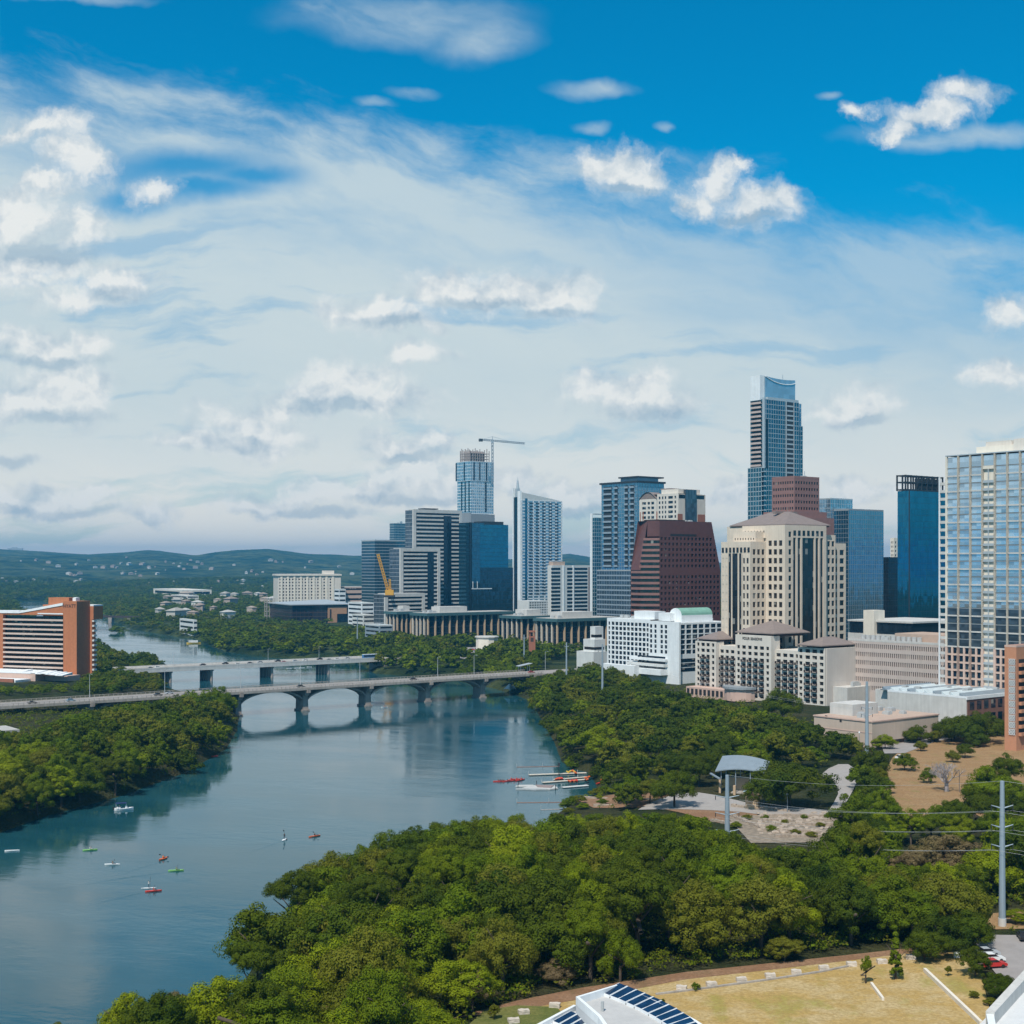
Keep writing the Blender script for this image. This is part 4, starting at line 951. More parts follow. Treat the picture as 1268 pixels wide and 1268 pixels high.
for k in range(9, nfl+1):
    th = .42 if (k-9) % 2 == 0 else .20
    for run in runs:
        if not run: continue
        mb = MB(); mb.box(-.22 if th > .3 else .05, .66, run[-1][0]+.02, run[0][1]-.02, k*fp-th/2, k*fp+th*1.0)
        mb.build('floor_band', M_['lconc'] if (k-9) % 2 == 0 else M_['mid'], b.root)
for (q, y0, y1) in ybays:
    if q != 'n': continue
    b.box('balcony_recess', M_['dkmet'], .62, .75, y0+.4, y1-.4, 0, h-5.6); b.box('recess_head', M_['bone'], -.25, .66, y0+.38, y1-.38, h-6.6, h-5.2)
    b.pane('L', .25, y0+.35, y1-.35, h-5.1, h-.6, G_['shore'], 'penthouse_glass')
    b.box('recess_post', M_['silver'], -.3, .1, (y0+y1)/2-.2, (y0+y1)/2+.2, 0, h-6.6)
    for k in range(nfl-1):
        m2 = MB(); m2.box(-.15, .64, y0+.4, y1-.4, k*fp-.12, k*fp+.14); m2.box(-.15, -.08, y0+.4, y1-.4, k*fp+.14, k*fp+1.0); m2.build('balcony', M_['silver'] if k % 1 == 0 else M_['bone'], b.root)
# end balconies on the far left corner
yl0, yl1 = s_, b.by(1162.6)
b.box('end_core', G_['bldark'], 1.8, 12, yl0, yl1-2, -1, h-10)
b.box('end_post', M_['white'], -.2, .4, yl1-.6, yl1, -1, h-9)
for k in range(nfl-1):
    if k*fp < h-9: 
        m2 = MB(); m2.box(-.2, 1.9, yl0, yl1-.6, k*fp-.2, k*fp+.15); m2.box(-.2, -.12, yl0, yl1-.6, k*fp+.15, k*fp+1.05); m2.build('end_balcony', M_['lconc'], b.root)
mb = MB(); mb.box(-.4, t, -.2, s_+.2, h+.02, h+.5); b.part('roof_edge', mb, M_['silver'])
b.box('penthouse', M_['bone'], 8, 22, ry(1268), ry(1196), h+.5, h+4.0); b.box('penthouse_upper', M_['cream'], 9, 20, ry(1238), ry(1206), h+4.0, h+6.0); b.box('plant_house', M_['cream'], 5, 18, ry(1290), ry(1247), h+.5, h+6)
mb = MB(); 
for i in range(14): mb.box(8.6, 8.75, ry(1238)+i*1.2, ry(1238)+i*1.2+.1, h+6, h+7.0)
b.part('roof_rail', mb, M_['bone']); gear(b, 9, 18, ry(1290)+1, ry(1250)-3, h+6, 3, 21, hmax=1.4); b.done()

# ------------------------------------------------------------------ low beige civic building, long, with five window rows
b = Bld('long_office', 'long low beige office block with five rows of small dark windows', 'office block', 1175, 640, 1050, 1230, 799.0)
t, s_, h = b.t, b.s, b.h; fl = 4.1
mb = MB(); RW = [(h-3.6-fl*k, h-3.6-fl*k+2.2) for k in range(6)]; RW = [r for r in RW if r[0] > .3]
b.shell(mb, 0, t, 0, s_, -1, h, {'L': dict(cols=cols(1, s_-2, 46, .52), rows=RW, mat=G_['brown'], dep=.5), 'R': dict(cols=cols(1, t-1, 16, .52), rows=RW, mat=G_['brown'], dep=.5)})
b.part('wall', mb, pmat('pinkish_precast', (0.52,0.43,0.385), 0.85, 0.05, 0.3, streak=.06)); parapet(b, 'parapet', M_['lconc'], 0, t, 0, s_, h, .8)
b.box('penthouse', M_['tanroof'], 8, t-6, s_*.05, s_*.62, h, h+4.0)
mb = MB()
for k in range(12): mb.tube([(6, s_*.35+k*3.0, h+.02), (6, s_*.35+k*3.0, h+2.6)], 1.2, 10); 
b.part('cooling_tower', mb, M_['unit']); gear(b, 3, 14, 6, s_-8, h, 9, 31); b.done()
# parking deck and street structures behind it
b = Bld('parking_deck', 'grey parking deck with cars behind the long beige block', 'parking deck', 1130, 800, 1050, 1200, 770, zb=12)
mb = MB(); t, s_, h = b.t, b.s, b.h
mb.box(0, t, 0, s_, -1, h-8); mb.box(-.3, t, -.3, s_, h-1.0, h); b.part('deck', mb, M_['lconc']); b.box('dark_level', G_['bldark'], .6, t-1, .6, s_-1, h-8, h-1); b.box('stair_tower', M_['bone'], -2, 8, s_*.55, s_*.72, -1, h+6)
b.done()

# ------------------------------------------------------------------ white walled hall with saw-tooth rooflights
b = Bld('white_hall', 'long white walled hall with slanted white rooflights and brick end', 'hall', 1196.6, 561, 1076, 1262, 862.5)
t, s_, h = b.t, b.s, b.h
mb = MB(); ystep = b.by(1099)
mb.box(0, t, 0, ystep, -1, h-.6); mb.box(4.5, t, ystep+.02, s_, -1, h-.6); b.part('wall', mb, M_['lconc'])
parapet(b, 'parapet', M_['white'], 0, t, 0, ystep, h-.6, .6, .3)
b.box('brick_end', pmat('dark_red_brick', (0.20,0.10,0.075), 0.9, 0.12, 0.8), .5, t+.05, -.25, -.02, -1, h-1.5)
for k in range(7):
    for r_ in range(2): b.pane('R', -.3, 2+k*(t-3)/7, 2+k*(t-3)/7+(t-3)/7*.62, h-5.6-r_*5.4, h-2.2-r_*5.4, G_['navy'])
b.box('cornice', M_['white'], -.1, t+.3, -.5, .02, h-1.4, h)
nk = 10; dk = (s_-6)/nk
for k in range(nk):
    y0 = 2+k*dk; mb = MB(); m3 = t-2-(k % 3)*1.5; w_ = dk*.62
    mb.face([(2,y0,h-.5),(m3,y0,h-.5),(m3,y0+w_,h+1.0),(2,y0+w_,h+1.0)]); mb.face([(2,y0+w_,h-.5),(m3,y0+w_,h-.5),(m3,y0+w_,h+1.0),(2,y0+w_,h+1.0)]); mb.face([(2,y0,h-.5),(2,y0+w_,h-.5),(2,y0+w_,h+1.0)]); mb.face([(m3,y0,h-.5),(m3,y0+w_,h-.5),(m3,y0+w_,h+1.0)])
    mb.build('rooflight', pmat('pale_blue_rooflight', (.50,.56,.58), .5) if k % 3 else M_['slate'], b.root)
    m2 = MB(); m2.box(2, m3, y0+w_+.15, y0+dk*.9, h-.55, h-.3); m2.build('gutter', M_['dkmet'], b.root)
gear(b, 4, t-5, 4, s_-6, h-.4, 10, 41); b.done()
b = Bld('annex_building', 'white flat roofed annex behind the rooflight hall', 'annex', 1262, 640, 1148, 1330, 845.5)
b.box('wall', M_['lconc'], 0, b.t, 0, b.s, -1, b.h-.02); b.box('roof_fascia', M_['white'], -.6, b.t, -.6, b.s+.3, b.h-1.6, b.h); b.box('dark_strip', M_['black'], -.08, .02, 2, b.s-2, b.h-4, b.h-1.7); b.done()

# ------------------------------------------------------------------ tan flat-roofed building
b = Bld('conference_building', 'low tan flat roofed building beside the park', 'building', 1080, 522, 1008, 1162, 893)
t, s_, h = b.t, b.s, b.h
mb = MB(); mb.box(0, t, 0, s_, -1, h-.02); b.part('wall', mb, pmat('pinkish_tan_stucco', (0.52,0.41,0.33), 0.9, 0.04, 0.3, streak=.06))
mb = MB(); mb.box(-.3, t+.3, -.3, s_+.3, h-.5, h-.01); b.part('cornice', mb, M_['pinkp']); b.box('flat_roof', M_['tanroof'], .4, t-.4, .4, s_-.4, h-.01, h+.05)
for px, py in ((1023,894),(1041,897)): yy = b.by(px); b.box('small_window', M_['black'], -.06, .1, yy-.5, yy+.5, b.z(py)-.5, b.z(py)+.6)
b.box('string_course', M_['pinkp'], -.12, .0, 0, s_, h*.55, h*.55+.3)
b.box('low_window_row', G_['brown'], t*.30, t*.92, -.06, .02, 1.2, 2.6); b.box('roof_house', M_['lconc'], 8, 24, s_*.55, s_*.95, h+.05, h+4.5)
gear(b, 4, t-5, 3, s_-4, h+.05, 7, 51); b.done()

# ------------------------------------------------------------------ brick apartment tower at the right edge
b = Bld('brick_tower', 'orange brick apartment tower with white lattice strip at right edge', 'apartment tower', 1258.5, 508, 1244, 1330, 801, a=40)
t, s_, h = b.t, b.s, b.h
bz = lambda z: b.z(690+z/5.28)
mb = MB(); mb.box(0, t, 0, s_, -1, h); b.part('wall', mb, pmat('salmon_brick', (0.50,0.235,0.135), 0.9, 0.06, 0.8))
yc0, yc1 = b.by(1258.2), b.by(1252.6)
fl = (bz(655)-bz(1160))/11
for k in range(11):
    z0 = bz(1165)+fl*k; m2 = MB(); y0, y1 = yc0+.2, yc1+1.0
    for i in range(4):
        u0, u1 = y0+(y1-y0)*i/4, y0+(y1-y0)*(i+1)/4
        for (a_, c_) in (((u0,z0),(u1,z0+fl*.45)), ((u1,z0),(u0,z0+fl*.45)), ((u0,z0+fl*.45),(u1,z0+fl*.9)), ((u1,z0+fl*.45),(u0,z0+fl*.9))):
            m2.tube([(-.35,a_[0],a_[1]),(-.35,c_[0],c_[1])], .09, 4)
    m2.build('lattice_screen', M_['white'], b.root); b.box('stair_opening', M_['black'], -.04, .1, y0, y1, z0, z0+fl*.8)
for k in range(10): b.box('balcony_recess', M_['black'], 1.6, 9, -.06, .2, bz(1150)+fl*k*1.1, bz(1150)+fl*k*1.1+1.5); b.box('balcony_front', pmat('salmon_brick', (0.5,0.25,0.15)), 1.5, 9.2, -1.2, -.08, bz(1150)+fl*k*1.1-1.2, bz(1150)+fl*k*1.1)
parapet(b, 'parapet', M_['pinkp'], 0, t, 0, s_, h, .5); b.done()
# ------------------------------------------------------------------ orange brick hotel on the left bank
b = Bld('brick_hotel', 'orange brick hotel with white balcony bands and a slanted white roof edge', 'hotel', 95, 840, 0-45, 111.5, 744.5, a=68, zb=7)
t, s_, h = b.t, b.s, b.h; yy_ = lambda z: b.by(z/7.247); zz_ = lambda z: b.z(725+z/7.247)
YP = yy_(568); YL = yy_(28); he = zz_(262)
mb = MB(); mb.box(0, t, 0, YP, -1, h); mb.box(3.2, t-1, YP+.02, s_, -1, he-2); b.part('wall', mb, M_['brick'])
b.box('left_pier', M_['brick'], -.2, 3.4, YL, s_, -1, he)
mb = MB(); mb.face([(-.1,YP,he-.6+0),(-.1,s_,he-.6),(-.1,s_,he+.1),(-.1,yy_(175),he+.2),(-.1,YP,zz_(180))]); mb.face([(3.4,YP,he-.6),(3.4,s_,he-.6),(3.4,s_,he+.1),(3.4,yy_(175),he+.2),(3.4,YP,zz_(180))]); b.part('upper_wall', mb, M_['brick'])
mb = MB()
for (ya, za, yb, zb_) in ((YP+.05, zz_(180), yy_(175), he+.3), (yy_(175), he+.3, s_, he+.2)):
    mb.face([(-.5,ya,za),(-.5,yb,zb_),(-.5,yb,zb_+1.3),(-.5,ya,za+1.6)]); mb.face([(-.5,ya,za+1.6),(-.5,yb,zb_+1.3),(t-2,yb,zb_+1.3),(t-2,ya,za+1.6)])
b.part('slanted_roof', mb, M_['white'])
fl = (zz_(325)-zz_(755))/10
for k in range(11):
    z0 = zz_(755)+fl*k
    b.box('balcony_band', pmat('pink_beige_concrete', (0.55,0.43,0.37), .85, .05, .3), -.25, 1.0, YP+.05, YL-.05, z0+.1, z0+1.15)
    b.pane('L', 2.0, YP+.1, YL-.1, z0+1.2, z0+fl-.05, G_['brown'], 'window_band')
b.box('balcony_back', M_['dkbrown'], 2.3, 3.0, YP+.05, YL-.05, 0, he-2)
b.box('upper_block', M_['brick'], 4, t-.5, YP-1, yy_(395), he-2, zz_(112)); b.box('upper_step', M_['brick'], 5, t-1, yy_(390), yy_(335), he-2, zz_(178))
b.box('roof_strip', M_['white'], -.3, .1, YP+.1, yy_(340), zz_(262), zz_(252))
xr0 = t; b.box('rear_wing', M_['brick'], xr0+.02, xr0+9, -2.6, 8, zz_(310), zz_(190)); b.box('rear_wing_roof', M_['white'], xr0+.02, xr0+9.1, -2.7, 8.1, zz_(190), zz_(178)); b.box('rear_wall', M_['brick'], xr0+.02, xr0+3.5, -1.5, 8, -1, zz_(310))
for k in range(12): b.box('side_balcony', M_['offw'], xr0+.05, xr0+3.0, -3.0, -1.5, zz_(330)-k*fl*1.03-.2, zz_(330)-k*fl*1.03+.9)
text_part(b, 'sign_lettering', 'HYATT', 3.0, (-.12, YP*.52, h-4.0), (R(90), 0, R(-90)), M_['dkbrown'])
gear(b, 2, t-3, 3, YP-3, h, 3, 61, M_['white'])
b.box('podium', M_['pinkp'], -20, -.6, yy_(520), s_, -1, 5.6); b.box('podium_roof', M_['white'], -20.2, -.6, yy_(480), s_, 5.62, 6.3); b.box('podium_side', M_['pinkp'], -12, -.6, -3, yy_(525), -1, 4.2)
b.box('garden_wall', M_['brickd'], -34, -33.2, yy_(470), s_, -2, 3.4); b.box('lower_terrace', M_['white'], -33.1, -20.3, yy_(480), s_, -1, 2.6)
mb = MB(); r = random.Random(5)
for k in range(9):
    y0 = yy_(800)+k*(yy_(330)-yy_(800))/9; x0 = -24+k*.8; zt = 4.6+r.uniform(0, 1.8)
    mb.prism([(x0, y0), (x0+9, y0), (x0+9, y0+5.6), (x0, y0+5.6)], [zt-.4]*4, [zt, zt+1.2, zt+.8, zt-.1])
b.part('white_canopy', mb, M_['white']); b.done()
KEEP_OUT.append([b.world(-36, -6), b.world(4, -10), b.world(4, s_), b.world(-36, s_)])

# ------------------------------------------------------------------ far skyline, left of centre
b = Bld('banded_tower', 'grey banded tower of three framed steps beside the blue tower', 'office tower', 512, 1400, 502, 572, 630.5, zb=13)
t, s_, h = b.t, b.s, b.h; nz = lambda z: b.z(610+z/5.764)
def banded(b, x0, x1, y0, y1, top, fl, name_z0=-1, core=True):
    mb = MB(); mb.box(x0+1.0, x1-1, y0+1.0, y1-1, -1, top-2); mb.build('dark_glass', G_['bldark'], b.root)
    k = 1
    while top-3-k*fl > 0:
        z = top-3-k*fl; m2 = MB(); m2.box(x0+2.4, x1-.9, y0+.4, y0+1.0, z, z+1.7); m2.build('floor_band', M_['lconc'], b.root); k += 1
    mb = MB(); mb.box(x0-.2, x0+3.2, y0-.2, y0+2, -1, top); mb.box(x0+3.2, x1, y0-.2, y1-2, top-3.4, top); mb.box(x1-3.0, x1+.1, y0-.2, y0+2, -1, top-3.4); mb.build('frame', M_['lconc'], b.root)
    b.curtain('side_glass', [G_['grey'], M_['mid']], x0-.1, x0+1.5, y0+2.2, y1-.1, -1, top-1, 2.5, fl, faces='L', vt=.15, ht=.6)
banded(b, 0, t, 0, s_, h, 4.1)
b.box('dark_recess', G_['bldark'], t*.62, t*.78, .2, 1.2, 0, h-6)
b.box('roof_canopy', M_['dkmet'], t*.25, t*.55, 4, 14, h+.5, h+1.6); b.done()
b = Bld('banded_tower', 'middle framed step of the grey banded group', 'office tower', 496, 1360, 482.5, 545, 678.5, zb=13)
banded(b, 0, b.t, 0, b.s, b.h, 4.0); b.box('dark_recess', G_['bldark'], b.t*.68, b.t*.84, .2, 1.2, 0, b.h-5); b.done()
b = Bld('banded_block', 'lowest framed step of the grey banded group', 'office block', 477, 1320, 463, 526, 735, zb=12)
banded(b, 0, b.t, 0, b.s, b.h, 4.0); b.done()
b = Bld('glass_tower', 'faceted deep blue glass tower in front of the unfinished skyscraper', 'glass tower', 582, 1420, 557, 634.5, 648.5, zb=13)
t, s_, h = b.t, b.s, b.h
b.curtain('left_glass', [G_['blue'], G_['bldark']], 0, 18, 0, s_, -1, h+1, 1.8, 4.2, faces='LR', vt=.08, ht=.5, pr=.05)
xq = b.bx(593.5)
b.box('corner_slot', G_['bldark'], -.5, 1.6, -.6, 1.0, -1, h+1.5)
b.curtain('middle_glass', [G_['blue'], M_['dkmet']], 1.8, xq, -1.2, 12, b.z(722), h+.3, 2, 4.2, faces='R', vt=.08, ht=.2, pr=.05)
b.curtain('right_glass', [G_['bright'], M_['dkmet']], xq+.02, b.bx(629), -.4, 24, -1, h-.5, 2, 4.2, faces='R', vt=.08, ht=.18, pr=.05)
dtg = glass('dark_teal_glass', (0.03,0.085,0.13), .75, .07, 1.6, 4.2, .2, .02)
b.curtain('lower_glass', [dtg, M_['dkmet']], 1.8, xq, -1.4, 10, -1, b.z(722.2), 2, 4.2, faces='R', vt=.08, ht=.18, pr=.05)
b.curtain('lower_right_glass', [dtg, M_['dkmet']], xq-.5, t, -1.0, 20, -1, b.z(703), 2.2, 4.2, faces='R', vt=.08, ht=.22, pr=.05)
for px in (584.5, 590): b.box('white_frame', M_['white'], b.bx(px)-.3, b.bx(px)+.3, -1.7, -1.3, b.z(728.5), b.z(720))
b.box('white_sill', M_['white'], b.bx(583), b.bx(608), -1.6, -1.3, b.z(729.6), b.z(728.6))
b.box('roof_plant', M_['dkmet'], xq+8, b.bx(627), 5, 20, h-.5, h+3); b.done()
b = Bld('glass_tower', 'teal glass tower left of the banded group with yellow crane before it', 'glass tower', 464, 1800, 447.8, 506, 670, zb=13)
b.curtain('glass_facade', [G_['teal'], M_['mid']], 0, b.t, 0, b.s, -1, b.h, 2.4, 4.0, faces='RL', vt=.1, ht=.9, pr=.06); b.box('roof_band', M_['silver'], -.3, b.t, -.3, b.s+.3, b.h, b.h+1.8); b.done()
b = Bld('glass_tower', 'small far teal tower peeking above the teal glass tower', 'glass tower', 488, 2150, 482.5, 503, 648, zb=13)
b.curtain('glass_facade', [G_['teal'], M_['silver']], 0, b.t, 0, b.s, -1, b.h, 3, 4.0, faces='RL', vt=.2, ht=.6, pr=.06); gear(b, 2, b.t-3, 2, b.s-3, b.h, 2, 66, M_['silver'], 4); b.done()

# unfinished skyscraper
b = Bld('unfinished_skyscraper', 'unfinished glass skyscraper with bare concrete top floors', 'skyscraper', 582.6, 1800, 564.5, 611.5, 571, zb=14)
t, s_, h = b.t, b.s, b.h; iz = lambda z: b.z(530+z/7.044); zm = iz(460)
b.curtain('upper_glass', [G_['pale'], M_['white']], 0, t, 0, s_, zm+.3, h, 3.4, 4.0, faces='RL', vt=.3, ht=.5, pr=.06)
b.curtain('middle_glass', [G_['pale'], M_['white']], 1.0, t, .6, s_-2, iz(745), zm, 3.2, 3.8, faces='RL', vt=.35, ht=.75, pr=.06)
for f, n in (('L', 3), ('R', 2)):
    for k in range(n):
        for r_ in range(18):
            zz = iz(735)+r_*(zm-iz(735))/18+.8
            if f == 'L': b.pane('L', .9, 3+k*(s_-8)/3, 6+k*(s_-8)/3, zz, zz+2.0, G_['navy'], 'dark_bay')
            elif k: b.pane('R', .5, t*.62, t*.70, zz, zz+2.0, G_['navy'], 'dark_bay')
for px in (587, 594, 602.5): b.box('dark_slot', G_['bldark'], b.bx(px)-1.0, b.bx(px)+1.0, -.3, .5, zm+1, h-1)
for px in (565, 575): yq = b.by(px); b.box('dark_slot', G_['bldark'], -.3, .5, yq-1.2, yq+1.2, zm+1, h-1)
mb = MB(); x0, x1, y0, y1 = 1.0, b.bx(607), 1.5, s_-8; 
for k in range(4):
    zz = h+k*3.6; mb.box(x0, x1, y0, y1, zz, zz+.5)
for i in range(9):
    for (xx, yy2) in ((x0+(x1-x0-.8)*i/8, y0), (x0+(x1-x0-.8)*i/8, y1-.8), (x0, y0+(y1-y0-.8)*i/8)): mb.box(xx, xx+.9, yy2, yy2+.9, h, h+14.0+((i*37) % 5)*.9)
mb.box(x0+5, x1-5, y0+5, y1-5, h, h+14); b.part('concrete_frame', mb, pmat('raw_pinkish_concrete', (0.44,0.37,0.34), 0.95, 0.1))
b.box('podium', M_['mid'], b.bx(582.6)-1, t, -2, 3, -1, iz(750)); 
mb = MB()
for k in range(14): mb.box(-1.4, -1.0, k*s_/14, k*s_/14+.8, iz(815), iz(738))
mb.box(-1.3, 0.6, 0, s_+6, -1, iz(738)); b.part('podium_screen', mb, M_['mid']); b.done()
# tower crane
def lattice(mb, p0, p1, w, n, r=.16):
    p0, p1 = Vector(p0), Vector(p1); d = (p1-p0); u = d.normalized(); a = u.cross(Vector((0,1,.01))).normalized()*w/2; c = u.cross(a).normalized()*w/2
    ch = [(a+c), (a-c), (-a-c), (-a+c)]
    for q in ch: mb.tube([p0+q, p1+q], r*1.3, 4)
    for i in range(n):
        b0, b1 = p0+d*i/n, p0+d*(i+1)/n
        for j in range(4): mb.tube([b0+ch[j], b1+ch[(j+1) % 4]], r, 4)
cb = PY(609.8, 1790, ZY(600, 1790)); ct = PY(609.8, 1790, ZY(545.5, 1790)); e = empty('tower_crane', cb, 0, 'blue grey tower crane on the unfinished skyscraper', 'crane')
hm = ct.z-cb.z; k = 1790/F
mb = MB(); lattice(mb, (0,0,0), (0,0,hm), 2.2, 12, .3); mb.build('mast', M_['steel'], e)
mb = MB(); lattice(mb, (0,0,hm), (40*k,8,hm-3), 1.8, 16, .28); mb.build('jib', M_['steel'], e)
mb = MB(); lattice(mb, (0,0,hm), (-16*k,-3,hm+1.2), 1.8, 6, .3); mb.build('counter_jib', M_['steel'], e)
mb = MB(); mb.box(-17*k, -12*k, -4, -1, hm-1.5, hm+2.0); mb.build('counterweight', M_['dkmet'], e)
mb = MB(); mb.box(-1.6, 1.6, -1.8, 1.8, hm-3.6, hm-.6); mb.build('cab', M_['steel'], e)
mb = MB(); mb.tube([(0,0,hm),(0,0,hm+5.5)], .6, 6, .2); mb.tube([(0,0,hm+5.2),(22*k,4,hm-1)], .15, 4); mb.tube([(0,0,hm+5.2),(-14*k,-2,hm+1)], .15, 4); mb.build('apex', M_['steel'], e)
# yellow crawler crane boom
cb = PY(481, 1300, ZY(733, 1300)); kk = 1300/F; e = empty('crawler_crane', cb, 0, 'yellow crane boom leaning left in front of the teal glass tower', 'crane')
mb = MB(); lattice(mb, (0,0,0), (-13*kk,0,47*kk), 2.0, 14, .26); mb.build('boom', M_['yellow'], e)
mb = MB(); lattice(mb, (2.6*kk,0,-1), (1.5*kk,0,16*kk), 1.4, 6, .24); mb.build('back_mast', M_['yellow'], e)
mb = MB(); mb.box(-3, 5, -2.5, 2.5, -3, 2); mb.build('machine_house', M_['yellow'], e)
mb = MB(); mb.box(-4, 6, -3.2, -2.3, -5, -3); mb.box(-4, 6, 2.3, 3.2, -5, -3); mb.build('tracks', M_['dkmet'], e)

# slender tower with spire and ribbed white face
b = Bld('spire_tower', 'pale ribbed condo tower with a spire on its left edge', 'condo tower', 646, 1700, 636.5, 695.5, 612, zb=14)
t, s_, h = b.t, b.s, b.h; ex = lambda z: b.bx(540+z/7.044); ez = lambda z: b.z(530+z/7.044)
b.curtain('glass_facade', [G_['pale'], M_['white']], 0, t, 0, s_, -1, ez(628), 9.2, 3.9, faces='R', vt=1.8, ht=1.2, pr=.15)
mb = MB(); mb.face([(0,0,ez(628)),(t,0,ez(628)),(t,0,ez(625)),(0,0,ez(560))]); mb.face([(0,s_,ez(628)),(t,s_,ez(628)),(t,s_,ez(625)),(0,s_,ez(560))]); mb.face([(0,0,ez(560)),(t,0,ez(625)),(t,s_,ez(625)),(0,s_,ez(560))]); mb.face([(0,0,ez(628)),(0,s_,ez(628)),(0,s_,ez(560)),(0,0,ez(560))]); b.part('sloped_top', mb, M_['offw'])
for k in range(5):
    x0 = ex(812+k*56)
    for r_ in range(30):
        zz = ez(660)-r_*3.9; b.pane('R', -.17, x0, x0+5.8, zz, zz+1.9, G_['navy'], 'window')
b.box('blue_slot', G_['blue'], ex(775), ex(795), -.35, .5, 0, ez(612))
b.box('left_fin', M_['white'], -1.6, .5, s_*.05, s_*.42, -1, ez(548)); b.box('dark_edge', G_['bldark'], -.3, .3, s_*.50, s_*.98, -1, ez(600)); b.box('corner_fin', M_['white'], -1.2, .3, s_*.98, s_+1.5, -1, ez(520))
mb = MB(); mb.box(-1.0, 3.5, s_*.5, s_*.8, ez(600), ez(525)); mb.tube([(1.2,s_*.62,ez(525)),(1.2,s_*.62,ez(452))], 2.0, 8, .9); mb.tube([(1.2,s_*.62,ez(452)),(1.2,s_*.62,ez(420))], .4, 6, .1); b.part('spire', mb, M_['silver'])
gear(b, t*.4, t*.8, 2, 10, ez(612), 5, 71, M_['offw'], 5); b.done()
b = Bld('parking_block', 'white gridded parking block at the foot of the spire tower', 'parking block', 655, 1620, 641, 680, 744, zb=14)
mb = MB(); b.shell(mb, 0, b.t, 0, b.s, -1, b.h, {'R': dict(cols=cols(.5, b.t-.5, 8, .65), rows=rows(1, b.h-1, 7, .5), mat=G_['dark'])}); b.part('wall', mb, M_['offw']); b.done()
b = Bld('apartment_block', 'grey and white balcony apartment block right of the spire tower', 'apartment block', 684, 1450, 678, 742, 700, zb=14)
t, s_, h = b.t, b.s, b.h; qx = lambda z: b.bx(420+z/3.9625)
mb = MB(); mb.box(0, t, 0, s_, -1, h); b.part('wall', mb, M_['offw'])
b.box('brown_end', pmat('mauve_brown_panel', (0.25,0.20,0.19), 0.85), qx(1222), t+.1, -.4, s_, -1, h-2)
for k in range(14):
    zz = h-5-k*4.0
    if zz < 0: break
    for (a0, a1) in ((1040, 1085), (1118, 1145), (1152, 1218)): b.pane('R', -.06, qx(a0), qx(a1), zz, zz+2.4, G_['bldark'], 'balcony_opening')
for px in (1100, 1148): b.box('white_fin', M_['white'], qx(px)-.8, qx(px)+.8, -.8, 0, 0, h)
b.box('roof_house', M_['tanroof'], t*.05, t*.3, 3, 10, h, h+4); b.done()

# blue slab towers in the middle
b = Bld('glass_slab', 'blue glass apartment slab with flat dark roof and balcony columns', 'apartment tower', 789, 1190, 745, 822, 597.5, zb=14)
t, s_, h = b.t, b.s, b.h; cy_ = lambda z: b.by(720+z/6.672); cz = lambda z: b.z(580+z/6.672)
zp = cz(840)
b.curtain('glass_facade', [G_['sky'], M_['steel']], 0, t, 0, s_, zp, h, 3.2, 3.3, faces='LR', vt=.2, ht=.3)
for (a0, a1) in ((250, 185), (300, 275), (385, 360), (435, 405)):
    b.box('balcony_recess', M_['dkmet'], -.16, .3, cy_(a0), cy_(a1), zp+2, h-2)
    for k in range(22):
        zz = h-4.5-k*4.9
        if zz < zp+2: break
        mb = MB(); mb.box(-1.0, -.1, cy_(a0)-.4, cy_(a1)+.4, zz, zz+.5); mb.box(-1.0, -.92, cy_(a0)-.4, cy_(a1)+.4, zz+.5, zz+1.6); mb.build('balcony', M_['steel'], b.root)
mb = MB(); mb.box(-1.5, t+1, -1.5, s_+1.5, h, h+1.6); b.part('roof_slab', mb, M_['dkmet']); b.box('roof_plant', M_['steel'], 6, t-2, 5, s_*.6, h+1.6, h+5); b.box('plant_roof', M_['dkmet'], 4, t+4, 4, s_*.62, h+5, h+6.2)
b.curtain('podium', [G_['grey'], M_['steel']], -2, t, -2, s_+4, -1, zp-.5, 3.2, 4.2, faces='LR', vt=.2, ht=1.2); b.box('podium_deck', M_['lconc'], -2.3, t, -2.3, s_+4.3, zp-.48, zp-.05); b.done()
b = Bld('glass_tower', 'narrow teal tower edge with white fin left of the blue slab', 'glass tower', 736, 1300, 731.5, 752, 641, zb=14)
b.curtain('glass_facade', [G_['teal'], M_['silver']], 0, b.t, 0, b.s, -1, b.h, 2.6, 3.6, faces='RL', vt=.15, ht=.4); b.box('white_fin', M_['white'], -.6, .1, b.s-2.5, b.s+.4, -1, b.h+4); b.box('roof_frame', M_['silver'], 0, b.t*.8, 1, b.s-1, b.h+3, b.h+4); b.done()
b = Bld('apartment_tower', 'cream and red apartment tower with arched roof behind the maroon tower', 'apartment tower', 840, 1060, 792, 873.5, 606.5, zb=14)
t, s_, h = b.t, b.s, b.h; dz_ = lambda z: b.z(580+z/6.672); dy_ = lambda z: b.by(720+z/6.672); dx_ = lambda z: b.bx(720+z/6.672)
fl = (dz_(195)-dz_(395))/5
mb = MB(); RW = [(dz_(205)-fl*k-.2, dz_(205)-fl*k+1.9) for k in range(-0, 16)]
ysp = dy_(625)
b.wall(mb, 'L', 0, 0, ysp, -1, h-2.5, [(dy_(782),dy_(768)),(dy_(755),dy_(716)),(dy_(700),dy_(688)),(dy_(676),dy_(664)),(dy_(652),dy_(638))], RW, mat=G_['navy'])
b.wall(mb, 'R', 0, 0, t, -1, h-3, [], []); b.wall(mb, 'F', t, 0, s_, -1, h-3); b.wall(mb, 'B', s_, 0, t, -1, h-4)
mb.face([(0,0,h-2.6),(t,0,h-3),(t,s_,h-3),(0,s_,h-2.6)]); b.part('wall', mb, M_['cream'])
